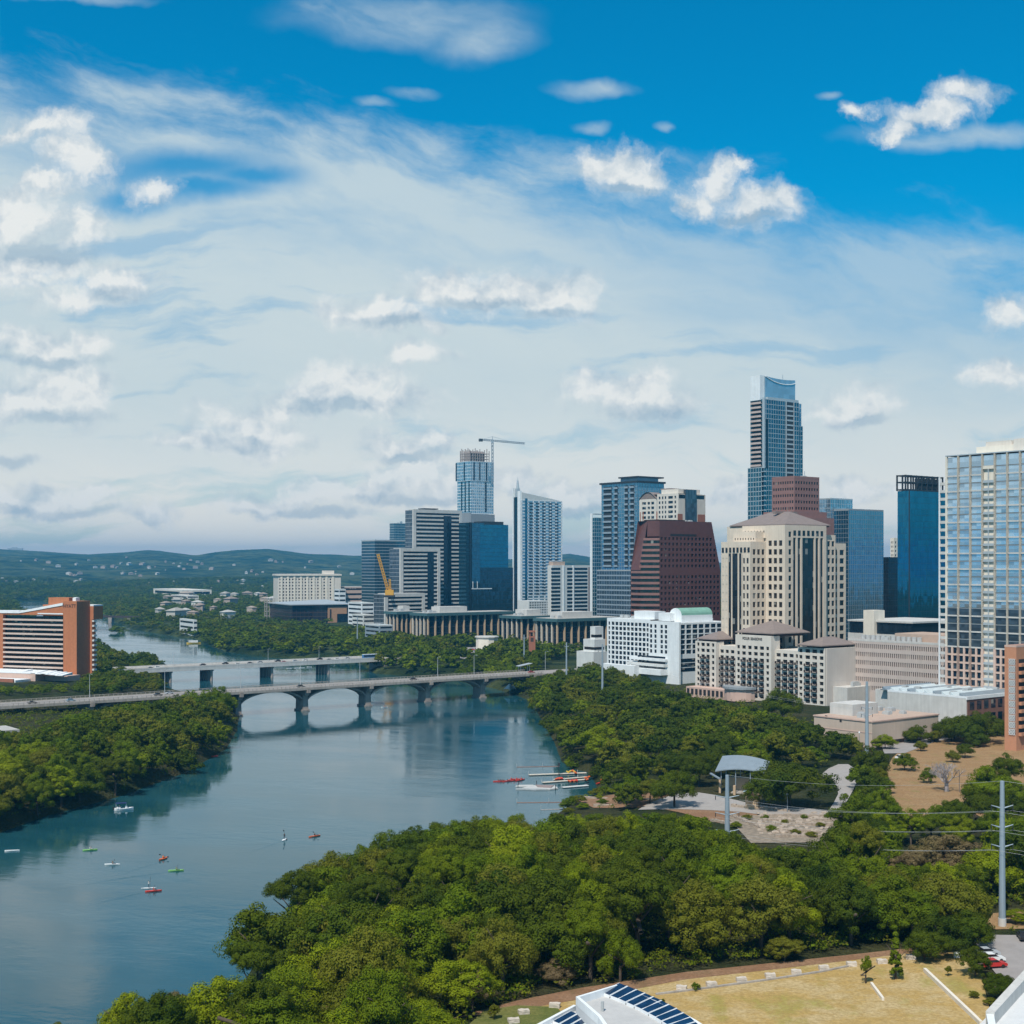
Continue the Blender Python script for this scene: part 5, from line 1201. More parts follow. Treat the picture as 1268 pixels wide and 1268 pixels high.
m2 = MB(); b.wall(m2, 'L', -.3, ysp, s_, -1, h-6, [(dy_(602),dy_(578)),(dy_(568),dy_(548)),(dy_(535),dy_(503))], [r for r in RW if r[1] < h-7], mat=G_['navy']); b.part('arched_bay', m2, M_['cream'])
for yy2 in (ysp, dy_(490), dy_(512)): b.box('red_strip', M_['brickd'], -.5, -.1, yy2-.4, yy2+.4, 0, h-16)
mb = MB(); pts = [(ysp+(s_-ysp)*i/10, h-6+5.5*math.sin(math.pi*i/10)) for i in range(11)]
mb.face([(-.3,y,z) for y, z in pts]); mb.face([(9,y,z) for y, z in pts])
for i in range(10): mb.face([(-1,pts[i][0],pts[i][1]+.1),(-1,pts[i+1][0],pts[i+1][1]+.1),(9.5,pts[i+1][0],pts[i+1][1]+.1),(9.5,pts[i][0],pts[i][1]+.1)])
b.part('arched_roof', mb, M_['roofbr'])
b.box('glass_column', G_['grey'], dx_(855), dx_(945), -.8, 1.5, 0, dz_(172)); b.box('top_band', G_['bldark'], dx_(805), t-1.5, -.12, .3, dz_(245), dz_(215)); b.box('top_house', M_['cream'], 3, t-3, 3, s_*.5, h-3, h+1); b.box('red_roof', M_['roofbr'], 4, 14, s_*.3, s_*.55, h+1, h+2)
for (a0, a1) in ((795, 835), (960, 1020)): b.box('red_base', M_['brickd'], dx_(a0), dx_(a1), -.15, .1, 0, dz_(375))
b.done()

# two dark glass office blocks with limestone columns and teal eaves
def colonnade(pxc, Y, pl, pr, ytop, label, pent, steps):
    b = Bld('colonnade_offices', label, 'office block', pxc, Y, pl, pr, ytop, zb=9)
    t, s_, h = b.t, b.s, b.h
    mb = MB(); mb.box(1.0, t-1, 1.0, s_-1, -1, h-2.2); b.part('dark_glass', mb, G_['bldark'])
    for k in range(1, 5): b.box('floor_band', M_['dkmet'], .9, t-.9, .9, s_-.9, k*(h-2)/5-.3, k*(h-2)/5+.3)
    mb = MB(); mb.box(-2.0, t+2, -2.0, s_+2, h-2.4, h); b.part('eave', mb, M_['teal'])
    n = max(5, int(t/7.5)); 
    for k in range(n+1):
        x = .2+(t-.4)*k/n; b.box('column', M_['tan'], x-.55, x+.55, -.5, .98, -1, h-2.45)
    m = max(3, int(s_/5.5))
    for k in range(1, m+1):
        y = .2+(s_-.4)*k/m; b.box('column', M_['beige'], -.5, .98, y-.5, y+.5, -1, h-2.45)
    b.box('sill_band', M_['beige'], -.3, .99, .75, s_, 2.0, 3.6)
    b.box('roof_deck', M_['roof'], 0, t, 0, s_, h, h+.3); b.box('penthouse', M_['lconc'], t*pent[0], t*pent[1], 6, s_*.8, h+.3, h+5.2); gear(b, 4, t*pent[0], 4, s_-4, h+.3, 4, int(pxc)); b.done()
colonnade(492, 1270, 478.5, 520, 757.5, 'left end pavilion of dark glass offices with tan stone columns', (.4,.7), 0)
colonnade(530, 1190, 511, 634, 759.5, 'long dark glass offices with tan stone columns and pale penthouse', (.18,.5), 0)
colonnade(646, 1180, 622, 684, 763.0, 'dark glass offices with tan columns behind the brick tower', (.3,.75), 0)
colonnade(690, 1120, 664, 768, 766.5, 'right dark glass offices with tan columns and white penthouse', (.15,.62), 0)
# small round brick tower
e = empty('brick_campanile', (PY(658.8, 1010)[0], 1010, 8), 0, 'slim red brick tower standing among trees before the dark offices', 'tower'); hh = ZY(781, 1010)-8
mb = MB(); mb.box(-2.4, 2.4, -2.4, 2.4, -1, hh-4); mb.box(-1.9, -1.2, -2.0, 2.0, hh-4, hh-1); mb.box(1.2, 1.9, -2.0, 2.0, hh-4, hh-1); mb.box(-2.6, 2.6, -2.6, 2.6, hh-1, hh); mb.build('shaft', M_['brickd'], e)
mb = MB(); mb.box(-1.1, 1.1, -2.45, -2.3, hh-8, hh-5); mb.build('louvre', M_['dkbrown'], e)
KEEP_OUT.append((e.location.x, 1010, 7))
b = Bld('terraced_building', 'small white terraced building left of the white hotel', 'building', 735, 900, 714, 752, 776.5)
for k, (f0, f1) in enumerate(((0, .45), (.45, .72), (.72, 1.0))):
    b.box('storey', M_['offw'], k*2.5, b.t, k*2.0, b.s-k*4, b.h*f0-(1 if k == 0 else 0), b.h*f1); b.box('window_band', G_['dark'], k*2.5-.08, b.t*.9, k*2.0-.08, b.s-k*4-1, b.h*f0+1.2, b.h*f0+3.0) 
b.done()
b = Bld('low_pavilion', 'pale rounded low building among trees before the long offices', 'building', 600, 1110, 588, 618, 790, zb=8)
mb = MB(); mb.prism([(b.t/2+b.t*.6*math.cos(R(30*i)), b.s/2+b.s*.7*math.sin(R(30*i))) for i in range(12)], 0, b.h); b.part('wall', mb, M_['bone']); mb = MB(); mb.prism([(b.t/2+b.t*.66*math.cos(R(30*i)), b.s/2+b.s*.78*math.sin(R(30*i))) for i in range(12)], b.h+.01, b.h+1); b.part('roof', mb, M_['lconc']); b.done()

# ------------------------------------------------------------------ far left of the skyline
b = Bld('balcony_block', 'long cream balcony apartment block standing before the far hills', 'apartment block', 344, 1900, 338.5, 422, 712, a=16, zb=12)
t, s_, h = b.t, b.s, b.h
mb = MB(); b.shell(mb, 0, t, 0, s_, -1, h, {'R': dict(cols=cols(1, t-8, 18, .42), rows=rows(1, h-4, 11, .55), mat=G_['dark'], dep=.8)}); b.part('wall', mb, M_['cream']); mb = MB(); mb.box(-1.5, t+1, -1.5, s_+1, h-1.2, h+1.2); b.part('cornice', mb, M_['cream'])
for k in range(9): b.box('pier', M_['bone'], 5+k*(t-16)/8-1.4, 5+k*(t-16)/8+1.4, -.8, -.02, -1, h-2)
b.box('roof_house', M_['cream'], t*.72, t*.9, 4, 14, h+1.2, h+6); b.done()
b = Bld('dark_library', 'dark brown glass library with thin pale roof and tan corner', 'library', 362, 1600, 334, 433, 748, a=26, zb=10)
t, s_, h = b.t, b.s, b.h
b.curtain('facade', [glass('smoked_glass', (0.03,0.027,0.032), .3, .15, 3, 4, .4), M_['dkbrown']], 0, t, 0, s_, -1, h-1.5, 5, 4.4, faces='RL', vt=.3, ht=.9)
mb = MB(); mb.prism([(-3,-3),(t+2,-3),(t+2,s_+3),(-3,s_+3)], [h-1.4, h-1.4, h+1.5, h-1.4], [h-.4, h-.4, h+2.5, h-.4]); b.part('roof', mb, M_['silver'])
x0 = b.bx(405.7); x1 = b.bx(429); b.box('tan_corner', M_['brass'], x0, x1, -1.2, 8, b.z(773), b.z(752)); b.box('dark_opening', G_['bldark'], b.bx(417), x1+1, -1.4, 6, b.z(773), b.z(761)); b.box('tan_leg', M_['brass'], x0, b.bx(417)-.05, -1.3, 8, -1, b.z(773)-.02); b.box('slot', M_['black'], b.bx(408), b.bx(410), -1.3, .5, b.z(770), b.z(755))
b.done()
b = Bld('steel_frame_building', 'half built grey frame building beside the dark library', 'building', 330, 1680, 327, 341, 741, a=26, zb=10)
mb = MB()
for k in range(5): mb.box(0, b.t, 0, b.s, b.h*k/5, b.h*k/5+.8)
for i in range(4):
    for j in range(2): mb.box(b.t*i/3.3, b.t*i/3.3+.9, b.s*.8*j, b.s*.8*j+.9, -1, b.h)
b.part('frame', mb, M_['conc']); b.done()
for (nm, lb, ct, pc, Y, pl, pr, yt, mt, nf) in (('office_block','white strip windowed block left of the teal tower','office block',448,1550,431,463,747,'white',5),('office_block','pale low block below the white strip windowed block','office block',450,1430,436,464,762,'offw',4),
     ('office_block','pinkish block behind the white strip windowed block','office block',425,1950,416,450,727,'salmon',5),('office_block','small white block right of the balcony apartments','office block',420,1800,414,428,730,'white',6),
     ('boathouse','grey white boathouse on the far shore below the railway bridge','boathouse',240,1470,222.5,244,768.5,'offw',3),('office_block','dark glazed low block at the foot of the banded group','office block',470,1240,452,486,775,'steel',4),
     ('warehouse','long pinkish warehouse roofs before the hills','warehouse',225,2900,190,262,731,'bone',1),('apartment_block','pale low apartments left of the frame building','apartment block',232,2500,212,246,738,'cream',2)):
    b = Bld(nm, lb, ct, pc, Y, pl, pr, yt, a=30, zb=11 if Y > 1480 else None)
    mb = MB(); b.shell(mb, 0, b.t, 0, b.s, -8, b.h); b.part('wall', mb, M_[mt]); fl = b.h/nf
    for k in range(nf):
        for f, L in (('R', b.t), ('L', b.s)): b.pane(f, -.05, L*.06, L*.94, k*fl+fl*.4, k*fl+fl*.78, G_['dark'], 'window_band')
    parapet(b, 'parapet', M_['offw'], 0, b.t, 0, b.s, b.h, .8); b.done()
# ------------------------------------------------------------------ cars
CARS = {}
def car_proto(key, col):
    body = pmat('car_paint_'+key, col, 0.35, 0.03, 1.0, spec=0.5)
    mb = MB(); n = []
    prof = [(-2.2,.35),(-2.2,.85),(-1.2,.98),(-.7,1.0),(.9,1.0),(1.25,.9),(2.2,.75),(2.2,.35)]
    mb.prism([(x, z) for x, z in prof], -.86, .86); mb.v = [(x, z, y) for (x, y, z) in mb.v]
    m2 = MB(); m2.prism([(-1.5,.95),(-1.0,1.42),(.35,1.42),(1.05,.95)], -.74, .74); m2.v = [(x, z, y) for (x, y, z) in m2.v]
    mw = MB()
    for x in (-1.35, 1.35):
        for y in (-.8, .8): mw.tube([(x, y-.11, .33), (x, y+.11, .33)], .33, 12)
    m3 = MB(); m3.box(-.95, .3, -.70, .70, 1.42, 1.46)
    CARS[key] = (mb.mesh('body', body), m2.mesh('windows', G_['dark']), mw.mesh('wheels', M_['black']), m3.mesh('roof', body))
for k, c in (('black', (.02,.02,.022)), ('white', (.75,.75,.74)), ('red', (.50,.03,.025)), ('silver', (.42,.44,.46)), ('blue', (.16,.30,.42)), ('dark', (.06,.045,.05))): car_proto(k, c)
def car(loc, rz, key, label, group=None):
    e = empty('parked_car' if 'parked' in label else 'car', loc, rz, label, 'car', group)
    for nm, me in zip(('body', 'windows', 'wheels', 'roof'), CARS[key]): link(nm, me, e)
    return e

# ------------------------------------------------------------------ arched road bridge
AB = math.atan2(0.609, 0.793)
A0 = P(298, 887); ub = Vector((math.cos(AB), math.sin(AB), 0)); vb = Vector((-ub.y, ub.x, 0))
def along(px, off=0.0, o=A0, u=ub, v=vb):
    """distance along the bridge where the line offset across it meets the picture column px"""
    k = (px-CXP)/F; p = o+v*off
    return (k*p.y-p.x)/(u.x-k*u.y)
ebr = empty('arched_bridge', (A0.x, A0.y, 0), AB, 'low concrete road bridge on wide arches across the river', 'bridge')
piers = [along(q) for q in (298, 381, 459, 533, 601)]; sp = (piers[-1]-piers[0])/4
piers = [piers[0]-2*sp, piers[0]-sp]+piers+[piers[-1]+sp*.93]
ZD = 12.6; WB = 17.0; xA, xB = -260.0, along(672)
def build_bridge_deck(e, xA, xB, zd, w, th, m_side, m_top):
    mb = MB(); mb.box(xA, xB, -1.0, w+1, zd-th, zd); mb.build('deck', m_side, e)
    mb = MB(); mb.box(xA, xB, .6, w-.6, zd+.004, zd+.05); mb.build('roadway', m_top, e)
    mb = MB(); mb.box(xA, xB, -.9, .58, zd+.004, zd+.22); mb.box(xA, xB, w-.58, w+.9, zd+.004, zd+.22); mb.build('footway', m_side, e)
build_bridge_deck(ebr, xA, xB, ZD, WB, 1.1, M_['conc'], pmat('bridge_asphalt', (0.30,0.27,0.25), 0.9, 0.08, 0.3))
mb = MB(); 
for k in range(int((xB-xA)/9)): mb.box(xA+k*9, xA+k*9+3, WB/2-.08, WB/2+.08, ZD+.054, ZD+.058)
mb.box(xA, xB, WB/4-.06, WB/4+.06, ZD+.054, ZD+.058); mb.box(xA, xB, WB*.75-.06, WB*.75+.06, ZD+.054, ZD+.058)
mb.build('lane_markings', M_['white'], ebr)
for yv in (-.95, WB+.75):
    mb = MB(); mb.box(xA, xB, yv, yv+.2, ZD+1.05, ZD+1.25); mb.box(xA, xB, yv+.05, yv+.15, ZD+.55, ZD+.65)
    n = int((xB-xA)/2.4)
    for k in range(n+1): mb.box(xA+k*2.4-.1, xA+k*2.4+.1, yv, yv+.2, ZD+.2, ZD+1.05)
    mb.build('railing', M_['conc'], ebr)
for i in range(len(piers)-1):
    a, c = piers[i]+1.7, piers[i+1]-1.7; n = 20; mb = MB()
    f = lambda u: 6.0+(ZD-1.6-6.0)*max(0, 1-(2*u-1)**2)**.72
    for y0, y1 in ((2.5, 4.2), (5.4, 7.0), (8.4, 10.0)):      # three arch ribs with open bays above the springing
        for j in range(n):
            u0, u1 = j/n, (j+1)/n; x0, x1 = a+(c-a)*u0, a+(c-a)*u1
            t0, t1 = min(ZD-1.1, f(u0)+1.0), min(ZD-1.1, f(u1)+1.0)
            p = [(x0,y0,f(u0)),(x1,y0,f(u1)),(x1,y0,t1),(x0,y0,t0)]; r_ = [(x, y1, z) for x, y, z in p]
            mb.face(p); mb.face(r_); mb.face([p[0],p[1],r_[1],r_[0]]); mb.face([p[3],p[2],r_[2],r_[3]])
    mb.build('arch', M_['concd'], ebr)
    mb = MB(); mb.box(a, a+(c-a)*.30, 3, 9.8, ZD-1.8, ZD-1.12); mb.box(c-(c-a)*.30, c, 3, 9.8, ZD-1.8, ZD-1.12); mb.build('deck_haunch', M_['concd'], ebr)
for x in piers:
    mb = MB(); mb.prism([(x-1.9,2.2),(x+1.9,2.2),(x+1.9,10.3),(x-1.9,10.3)], -4, 8.4, [(x-1.45,2.4),(x+1.45,2.4),(x+1.45,10.1),(x-1.45,10.1)])
    mb.box(x-2.3, x+2.3, 1.8, 10.7, -4, .8); mb.box(x-1.2, x+1.2, .3, WB-.3, 8.4, ZD-1.1); mb.box(x-1.0, x+1.0, -1.6, -.1, ZD-2.6, ZD-.4)
    mb.build('pier', M_['concd'], ebr)
mb = MB(); mb.box(xB-1, xB+14, -2, WB+2, -2, ZD-.02); mb.build('abutment', M_['conc'], ebr)
for x0, x1 in ((xA-60, xA-.02), (xB+.02, xB+60)): mb = MB(); mb.box(x0, x1, -1, WB+1, ZD-1.1, ZD+.02); mb.build('approach', pmat('bridge_asphalt', (0.3,0.27,0.25)), ebr)
def bw(x, y, z): v = A0+ub*x+vb*y; return (v.x, v.y, z)
for px, off, key, lb, flip in ((40,4,'dark','dark brown car at the left end of the arched bridge',0),(88,4,'blue','pale blue car on the arched bridge before the brick hotel',0),(196,5,'black','dark car on the arched bridge above the left bank trees',0),
      (209.6,10.5,'silver','silver car on the arched bridge above the left bank trees',1),(372.5,4,'black','lone black car over the second arch of the bridge',0),(512,6,'dark','dark car in the middle of the arched bridge',0),(658,5,'red','red car at the right end of the arched bridge',0)):
    car(bw(along(px, off), off, ZD+.06), AB+(math.pi if flip else 0), key, lb)
# lamps and poles on the bridge
def lamp_meshes(hh, arm):
    a = MB(); a.tube([(0,0,0),(0,0,hh)], .16, 6, .10); b_ = MB(); b_.tube([(0,0,hh-.1),(arm*.5,0,hh+.35),(arm,0,hh+.3)], .07, 5); c = MB(); c.box(arm-.2, arm+.7, -.16, .16, hh+.18, hh+.34)
    return a.mesh('pole', M_['silver']), b_.mesh('arm', M_['silver']), c.mesh('lamp_head', M_['silver'])
LM = lamp_meshes(11.5, 2.6)
def lamp(loc, rz, label, group=None, sc=1.0):
    e = empty('street_lamp', loc, rz, label, 'street lamp', group); e.scale = (sc,)*3
    for nm, me in zip(('pole', 'arm', 'lamp_head'), LM): link(nm, me, e)
for px in (204, 298, 372, 445.6, 542, 587):
    lamp(bw(along(px, WB), WB, ZD), AB-math.pi/2, 'slim grey street lamp standing on the far side of the arched bridge', 'street lamps on the arched bridge')
lamp(bw(along(679, WB), WB+3, ZD), AB-math.pi/2, 'street lamp among the trees past the right end of the arched bridge')
lamp(bw(along(111, WB), WB, ZD), AB-math.pi/2, 'tall street lamp on the arched bridge in front of the brick hotel')
e = empty('bus_shelter', bw(along(664, 8), 20, ZD), AB, 'pale slanted canopy at the right end of the arched bridge', 'shelter')
mb = MB(); mb.prism([(-5,-2),(5,-2),(5,2),(-5,2)], [3.2,4.6,4.6,3.2], [3.5,4.9,4.9,3.5]); mb.build('canopy', M_['silver'], e)
for x, y in ((-3.5,-1),(3.5,-1),(-3.5,1),(3.5,1)): mb = MB(); mb.tube([(x,y,0),(x,y,3.4)], .12, 6); mb.build('post', M_['silver'], e)
# boathouse and white tents beneath the right end of the bridge
e = empty('riverside_tents', (P(645,860)[0]-2, P(645,860)[1]+6, .3), AB, 'white peaked tents on the bank under the right end of the bridge', 'tents')
for k in range(3):
    mb = MB(); x = k*5.2-6; mb.prism([(x,0),(x+4.6,0),(x+4.6,6),(x,6)], 2.6, 5.8, [(x+2.2,2.9),(x+2.4,2.9),(x+2.4,3.1),(x+2.2,3.1)]); mb.build('canopy', M_['white'], e)
    mb = MB()
    for a_, c_ in ((x,0),(x+4.6,0),(x+4.6,6),(x,6)): mb.tube([(a_,c_,-1),(a_,c_,2.6)], .1, 5)
    mb.build('frame', M_['silver'], e)

# ------------------------------------------------------------------ flat beam bridge behind it
F0 = P(263, 843); AF = R(36.5); uf = Vector((math.cos(AF), math.sin(AF), 0)); vf = Vector((-uf.y, uf.x, 0))
efb = empty('flat_bridge', (F0.x, F0.y, 0), AF, 'long flat concrete beam bridge on grouped round columns', 'bridge')
al = lambda px, off=0.0: along(px, off, F0, uf, vf)
xa, xb = al(140), al(475); ZF = 9.6; WF = 20.0
build_bridge_deck(efb, xa, xb, ZF, WF, 2.0, M_['lconc'], M_['conc'])
for yv in (-1.0, WF+.7): mb = MB(); mb.box(xa, xb, yv, yv+.3, ZF+.22, ZF+1.15); mb.build('parapet', M_['lconc'], efb)
for px in (212, 263, 338, 408):
    x = al(px)
    mb = MB(); mb.box(x-1.2, x+1.2, .5, WF-.5, ZF-3.1, ZF-2.0); mb.build('cap_beam', M_['concd'], efb)
    for k in range(5): mb = MB(); mb.tube([(x,1.6+k*4.2,-4),(x,1.6+k*4.2,ZF-3.1)], .95, 12); mb.build('column', M_['concd'], efb)
for x0, x1 in ((xa-30, xa-.02), (xb+.02, xb+30)): mb = MB(); mb.box(x0, x1, -.8, WF+.8, -6, ZF); mb.build('abutment', M_['conc'], efb)
r = random.Random(3); ckeys = ['black','silver','white','dark','black','red','silver','blue']
fw = lambda x, y, z: tuple(Vector((F0.x, F0.y, z))+uf*x+vf*y)
for i, (px, key, lb) in enumerate(((187,'black','black car near the left end of the flat bridge'),(196,'white','white car behind the black car at the left end of the flat bridge'),(251,'dark','dark car above the first column group of the flat bridge'),(279,'black','black car right of the first column group of the flat bridge'),
     (295,'white','white car on the left half of the flat bridge'),(310,'dark','dark brown car on the left half of the flat bridge'),(322,'silver','silver car before the second column group of the flat bridge'),(344,'black','black car past the second column group of the flat bridge'),(352,'red','red car past the second column group of the flat bridge'),
     (366,'silver','silver car in the middle right of the flat bridge'),(378,'white','white car in the middle right of the flat bridge'),(396,'black','black car near the third column group of the flat bridge'),(408,'dark','dark car right over the third column group of the flat bridge'),(418,'white','white car at the right end of the flat bridge'),(430,'silver','silver car at the right end of the flat bridge'))):
    off = 3.0+(i % 4)*4.2; car(fw(al(px, off), off, ZF+.06), AF+(math.pi if i % 4 > 1 else 0), key, lb)
e = empty('bus', fw(al(458, 6), 6, ZF+.06), AF, 'blue and white bus at the right end of the flat bridge', 'bus')
mb = MB(); mb.box(-6,6,-1.25,1.25,.4,3.0); mb.build('body', pmat('bus_blue', (.05,.16,.33), .4), e); mb = MB(); mb.box(-5.6,5.6,-1.3,1.3,1.5,2.5); mb.build('windows', G_['dark'], e); mb = MB(); mb.box(-5.9,5.9,-1.2,1.2,3.0,3.2); mb.build('roof', M_['white'], e)
mb = MB()
for x in (-3.8, 3.8): mb.tube([(x,-1.3,.45),(x,1.3,.45)], .45, 10)
mb.build('wheels', M_['black'], e)
for px in (215, 332, 395): lamp(fw(al(px, WF), WF, ZF), AF-math.pi/2, 'small street lamp on the flat bridge', 'street lamps on the flat bridge', .8)
# railway bridge far upstream
g0, g1 = P(112, 771), P(236, 774); d = (g1-g0).normalized(); e = empty('railway_bridge', (g0.x, g0.y, 0), math.atan2(d.y, d.x), 'dark far railway bridge on slim piers over the upper river', 'bridge'); L = (g1-g0).length
mb = MB(); mb.box(-20, L+40, 0, 5, 7.5, 10.0); mb.build('girder', M_['dkbrown'], e)
for k in range(6): mb = MB(); mb.prism([(k*L/5-2.0,0),(k*L/5+2.0,0),(k*L/5+2.0,5),(k*L/5-2.0,5)], -4, 7.5, [(k*L/5-3.5,0),(k*L/5+3.5,0),(k*L/5+3.5,5),(k*L/5-3.5,5)]); mb.build('pier', M_['concd'], e)

# ------------------------------------------------------------------ boats and paddlers
def hull(L_, W_, D_, mat, name='hull', sit=True, seg=10):
    mb = MB(); R_ = []
    for i in range(seg+1):
        u = -1+2*i/seg; w = W_/2*(1-abs(u)**2.6)+.02; z = D_*(.75+.25*u*u)
        R_.append([(u*L_/2, -w, z), (u*L_/2, -w*.75, 0.02), (u*L_/2, w*.75, 0.02), (u*L_/2, w, z)])
    for i in range(seg):
        a, c = R_[i], R_[i+1]
        for j in range(3): mb.face([a[j], a[j+1], c[j+1], c[j]])
        mb.face([a[3], a[0], c[0], c[3]])
    mb.face(R_[0]); mb.face(R_[-1]); return mb.mesh(name, mat, True)
def person_mesh(pose, shirt, trousers):
    """one continuous figure grown with a skin modifier, cloth and skin given by height"""
    if pose == 'stand':
        j = [((0,0,.95),.13),((0,0,1.18),.13),((0,0,1.38),.15),((0,0,1.50),.06),((.02,0,1.62),.095),((.02,0,1.74),.085),
             ((0,.20,1.40),.06),((.16,.28,1.15),.045),((.36,.14,1.05),.04),((0,-.20,1.40),.06),((.14,-.26,1.16),.045),((.36,.06,1.22),.04),
             ((0,.10,.90),.09),((.04,.12,.50),.065),((0,.13,.08),.045),((.14,.13,.04),.04),((0,-.10,.90),.09),((.04,-.12,.50),.065),((0,-.13,.08),.045),((.14,-.13,.04),.04)]
        cut = .95
    else:
        j = [((0,0,.20),.14),((-.03,0,.42),.13),((-.02,0,.62),.15),((0,0,.74),.06),((.03,0,.85),.095),((.03,0,.97),.085),
             ((-.02,.20,.64),.06),((.16,.30,.46),.045),((.36,.30,.50),.04),((-.02,-.20,.64),.06),((.16,-.30,.42),.045),((.36,-.34,.36),.04),
             ((.08,.11,.20),.09),((.46,.15,.34),.065),((.80,.13,.12),.045),((.92,.13,.18),.04),((.08,-.11,.20),.09),((.46,-.15,.34),.065),((.80,-.13,.12),.045),((.92,-.13,.18),.04)]
        cut = .26
    ed = [(0,1),(1,2),(2,3),(3,4),(4,5),(2,6),(6,7),(7,8),(2,9),(9,10),(10,11),(0,12),(12,13),(13,14),(14,15),(0,16),(16,17),(17,18),(18,19)]
    me = bpy.data.meshes.new('person_skeleton'); me.from_pydata([p for p, _ in j], ed, [])
    o = bpy.data.objects.new('person_skeleton', me); COL.objects.link(o)
    m = o.modifiers.new('skin', 'SKIN'); sv = me.skin_vertices[0].data
    for i, (p, rr) in enumerate(j): sv[i].radius = (rr, rr)
    sv[0].use_root = True
    o.modifiers.new('sub', 'SUBSURF').levels = 1
    dg = bpy.context.evaluated_depsgraph_get(); me2 = bpy.data.meshes.new_from_object(o.evaluated_get(dg)); bpy.data.objects.remove(o)
    me2.name = 'person'; me2.materials.clear()
    for mt in (pmat('skin', (.42,.25,.17), .7), shirt, trousers, pmat('dark_hair', (.03,.02,.015), .8)): me2.materials.append(mt)
    head = j[3][0][2]
    for f in me2.polygons:
        c = f.center; f.use_smooth = True
        arm = abs(c.y) > .21 and c.z > cut-.05 and c.z < head-.12
        f.material_index = 3 if c.z > head+.14 and c.x < .06 else 0 if c.z > head-.02 or arm else 1 if c.z > cut else 2
    return me2
cl = lambda n, c: pmat(n, c, .8, .05)
SIT = {k: person_mesh('sit', cl(k+'_shirt', c), cl('dark_shorts', (.03,.035,.05))) for k, c in (('orange', (.6,.16,.04)), ('white', (.7,.7,.68)), ('dark', (.03,.03,.04)), ('green', (.12,.35,.10)), ('red', (.5,.05,.04)))}
STAND = {k: person_mesh('stand', cl(k+'_shirt', c), cl('dark_shorts', (.03,.035,.05))) for k, c in (('dark', (.02,.025,.04)), ('white', (.7,.7,.68)))}
KAY = {k: hull(3.9, .95, .36, pmat('kayak_'+k, c, .4, .04)) for k, c in (('red', (.60,.05,.03)), ('orange', (.66,.13,.03)), ('white', (.75,.76,.75)), ('green', (.25,.52,.15)), ('yellow', (.66,.42,.04)))}
PAD = MB(); PAD.tube([(0,-1.1,0),(0,1.1,.35)], .03, 5); PAD.box(-.03, .03, -1.5, -1.05, -.18, .10); PAD.box(-.03, .03, 1.05, 1.5, .25, .55); PADM = PAD.mesh('paddle', M_['black'])
BRD = hull(3.6, .85, .14, M_['white'], 'board')
def craft(px, py, ang, col, who, label, plabel, stand=False, z=.06):
    p = P(px, py, 0); e = empty('paddle_board' if stand else 'kayak', (p.x, p.y, z-.06), R(ang), label, 'paddle board' if stand else 'kayak')
    link('board' if stand else 'hull', BRD if stand else KAY[col], e)
    if who:
        o = link('person', (STAND if stand else SIT)[who], None, (p.x, p.y, z+(.08 if stand else .12)), (0,0,R(ang))); tag(o, plabel, 'person')
        q = link('paddle', PADM, None, (p.x+.38*math.cos(R(ang)), p.y+.38*math.sin(R(ang)), z+(1.15 if stand else .62)), (0 if not stand else R(60),0,R(ang))); tag(q, 'dark double paddle held over the '+' '.join(label.split(' ')[:6]), 'paddle')
craft(202,1064,70,'orange','orange','orange kayak seen end on amid the paddlers','person in orange sitting in the orange kayak seen end on')
craft(218,1078.5,12,'green','green','pale green kayak right of the orange kayak','person in green sitting in the pale green kayak')
craft(190,1104,18,'red','red','red kayak nearest the camera beside a white board','person in red sitting in the nearest red kayak')
craft(184,1100,10,None,'white','white board beside the nearest red kayak','person in white standing on the board beside the red kayak',True)
craft(139,1071,5,'white','dark','white kayak left of the orange kayak','person in dark clothes sitting in the white kayak')
craft(111.5,1053,15,'green','white','green kayak in the shade of the left bank','person in white sitting in the shaded green kayak')
craft(15,1054,12,'white',None,'empty looking white kayak at the left edge','')
craft(352,1040,80,None,'dark','paddle board in mid river under a dark standing figure','person in dark clothes standing on a paddle board in mid river',True)
craft(389.5,1036,40,'orange','dark','orange red kayak right of the standing paddle boarder','person in dark clothes sitting in the orange red kayak')
for px, py, c, lb in ((457,869,'white','tiny white kayak under the arches of the bridge'),(476,876,'white','tiny white kayak right of an arch pier')): craft(px, py, 20, c, 'red' if px == 476 else None, lb, 'person in red sitting in the tiny white kayak by the pier')
for px, py in ((358,828),(368,827.5),(374,827),(383,826)): 
    p = P(px, py); e = empty('kayak', (p.x, p.y, 0), 0, 'tiny kayak seen below the flat bridge between its columns', 'kayak', 'tiny kayaks below the flat bridge'); link('hull', KAY['white'], e)
p = P(153, 1003); e = empty('tour_boat', (p.x, p.y, 0), R(22), 'small white motor boat under a dark blue canopy near left bank', 'boat')
link('hull', hull(6.2, 2.2, .8, M_['white']), e); mb = MB(); mb.box(-2.4,.9,-1.05,1.05,2.2,2.32); mb.build('canopy', pmat('navy_canvas', (.02,.035,.11), .8), e)
mb = MB()
for x in (-2.3,.8):
    for y in (-.95,.95): mb.tube([(x,y,.5),(x,y,2.2)], .04, 5)
mb.build('canopy_frame', M_['silver'], e); mb = MB(); mb.box(.5,1.1,-.5,.5,.6,1.3); mb.box(-2.0,-1.0,-.9,.9,.6,1.0); mb.build('seats', M_['white'], e); mb = MB(); mb.box(-3.3,-2.9,-.2,.2,.2,1.2); mb.build('outboard_motor', M_['black'], e)
o = link('person', SIT['white'], None, (p.x-1.2, p.y-.5, .85), (0,0,R(22))); tag(o, 'person in white sitting under the blue boat canopy', 'person')
p = P(264, 937); e = empty('kayak', (p.x, p.y, 0), R(30), 'reddish kayak in the dark shade of the left bank', 'kayak'); link('hull', KAY['red'], e)
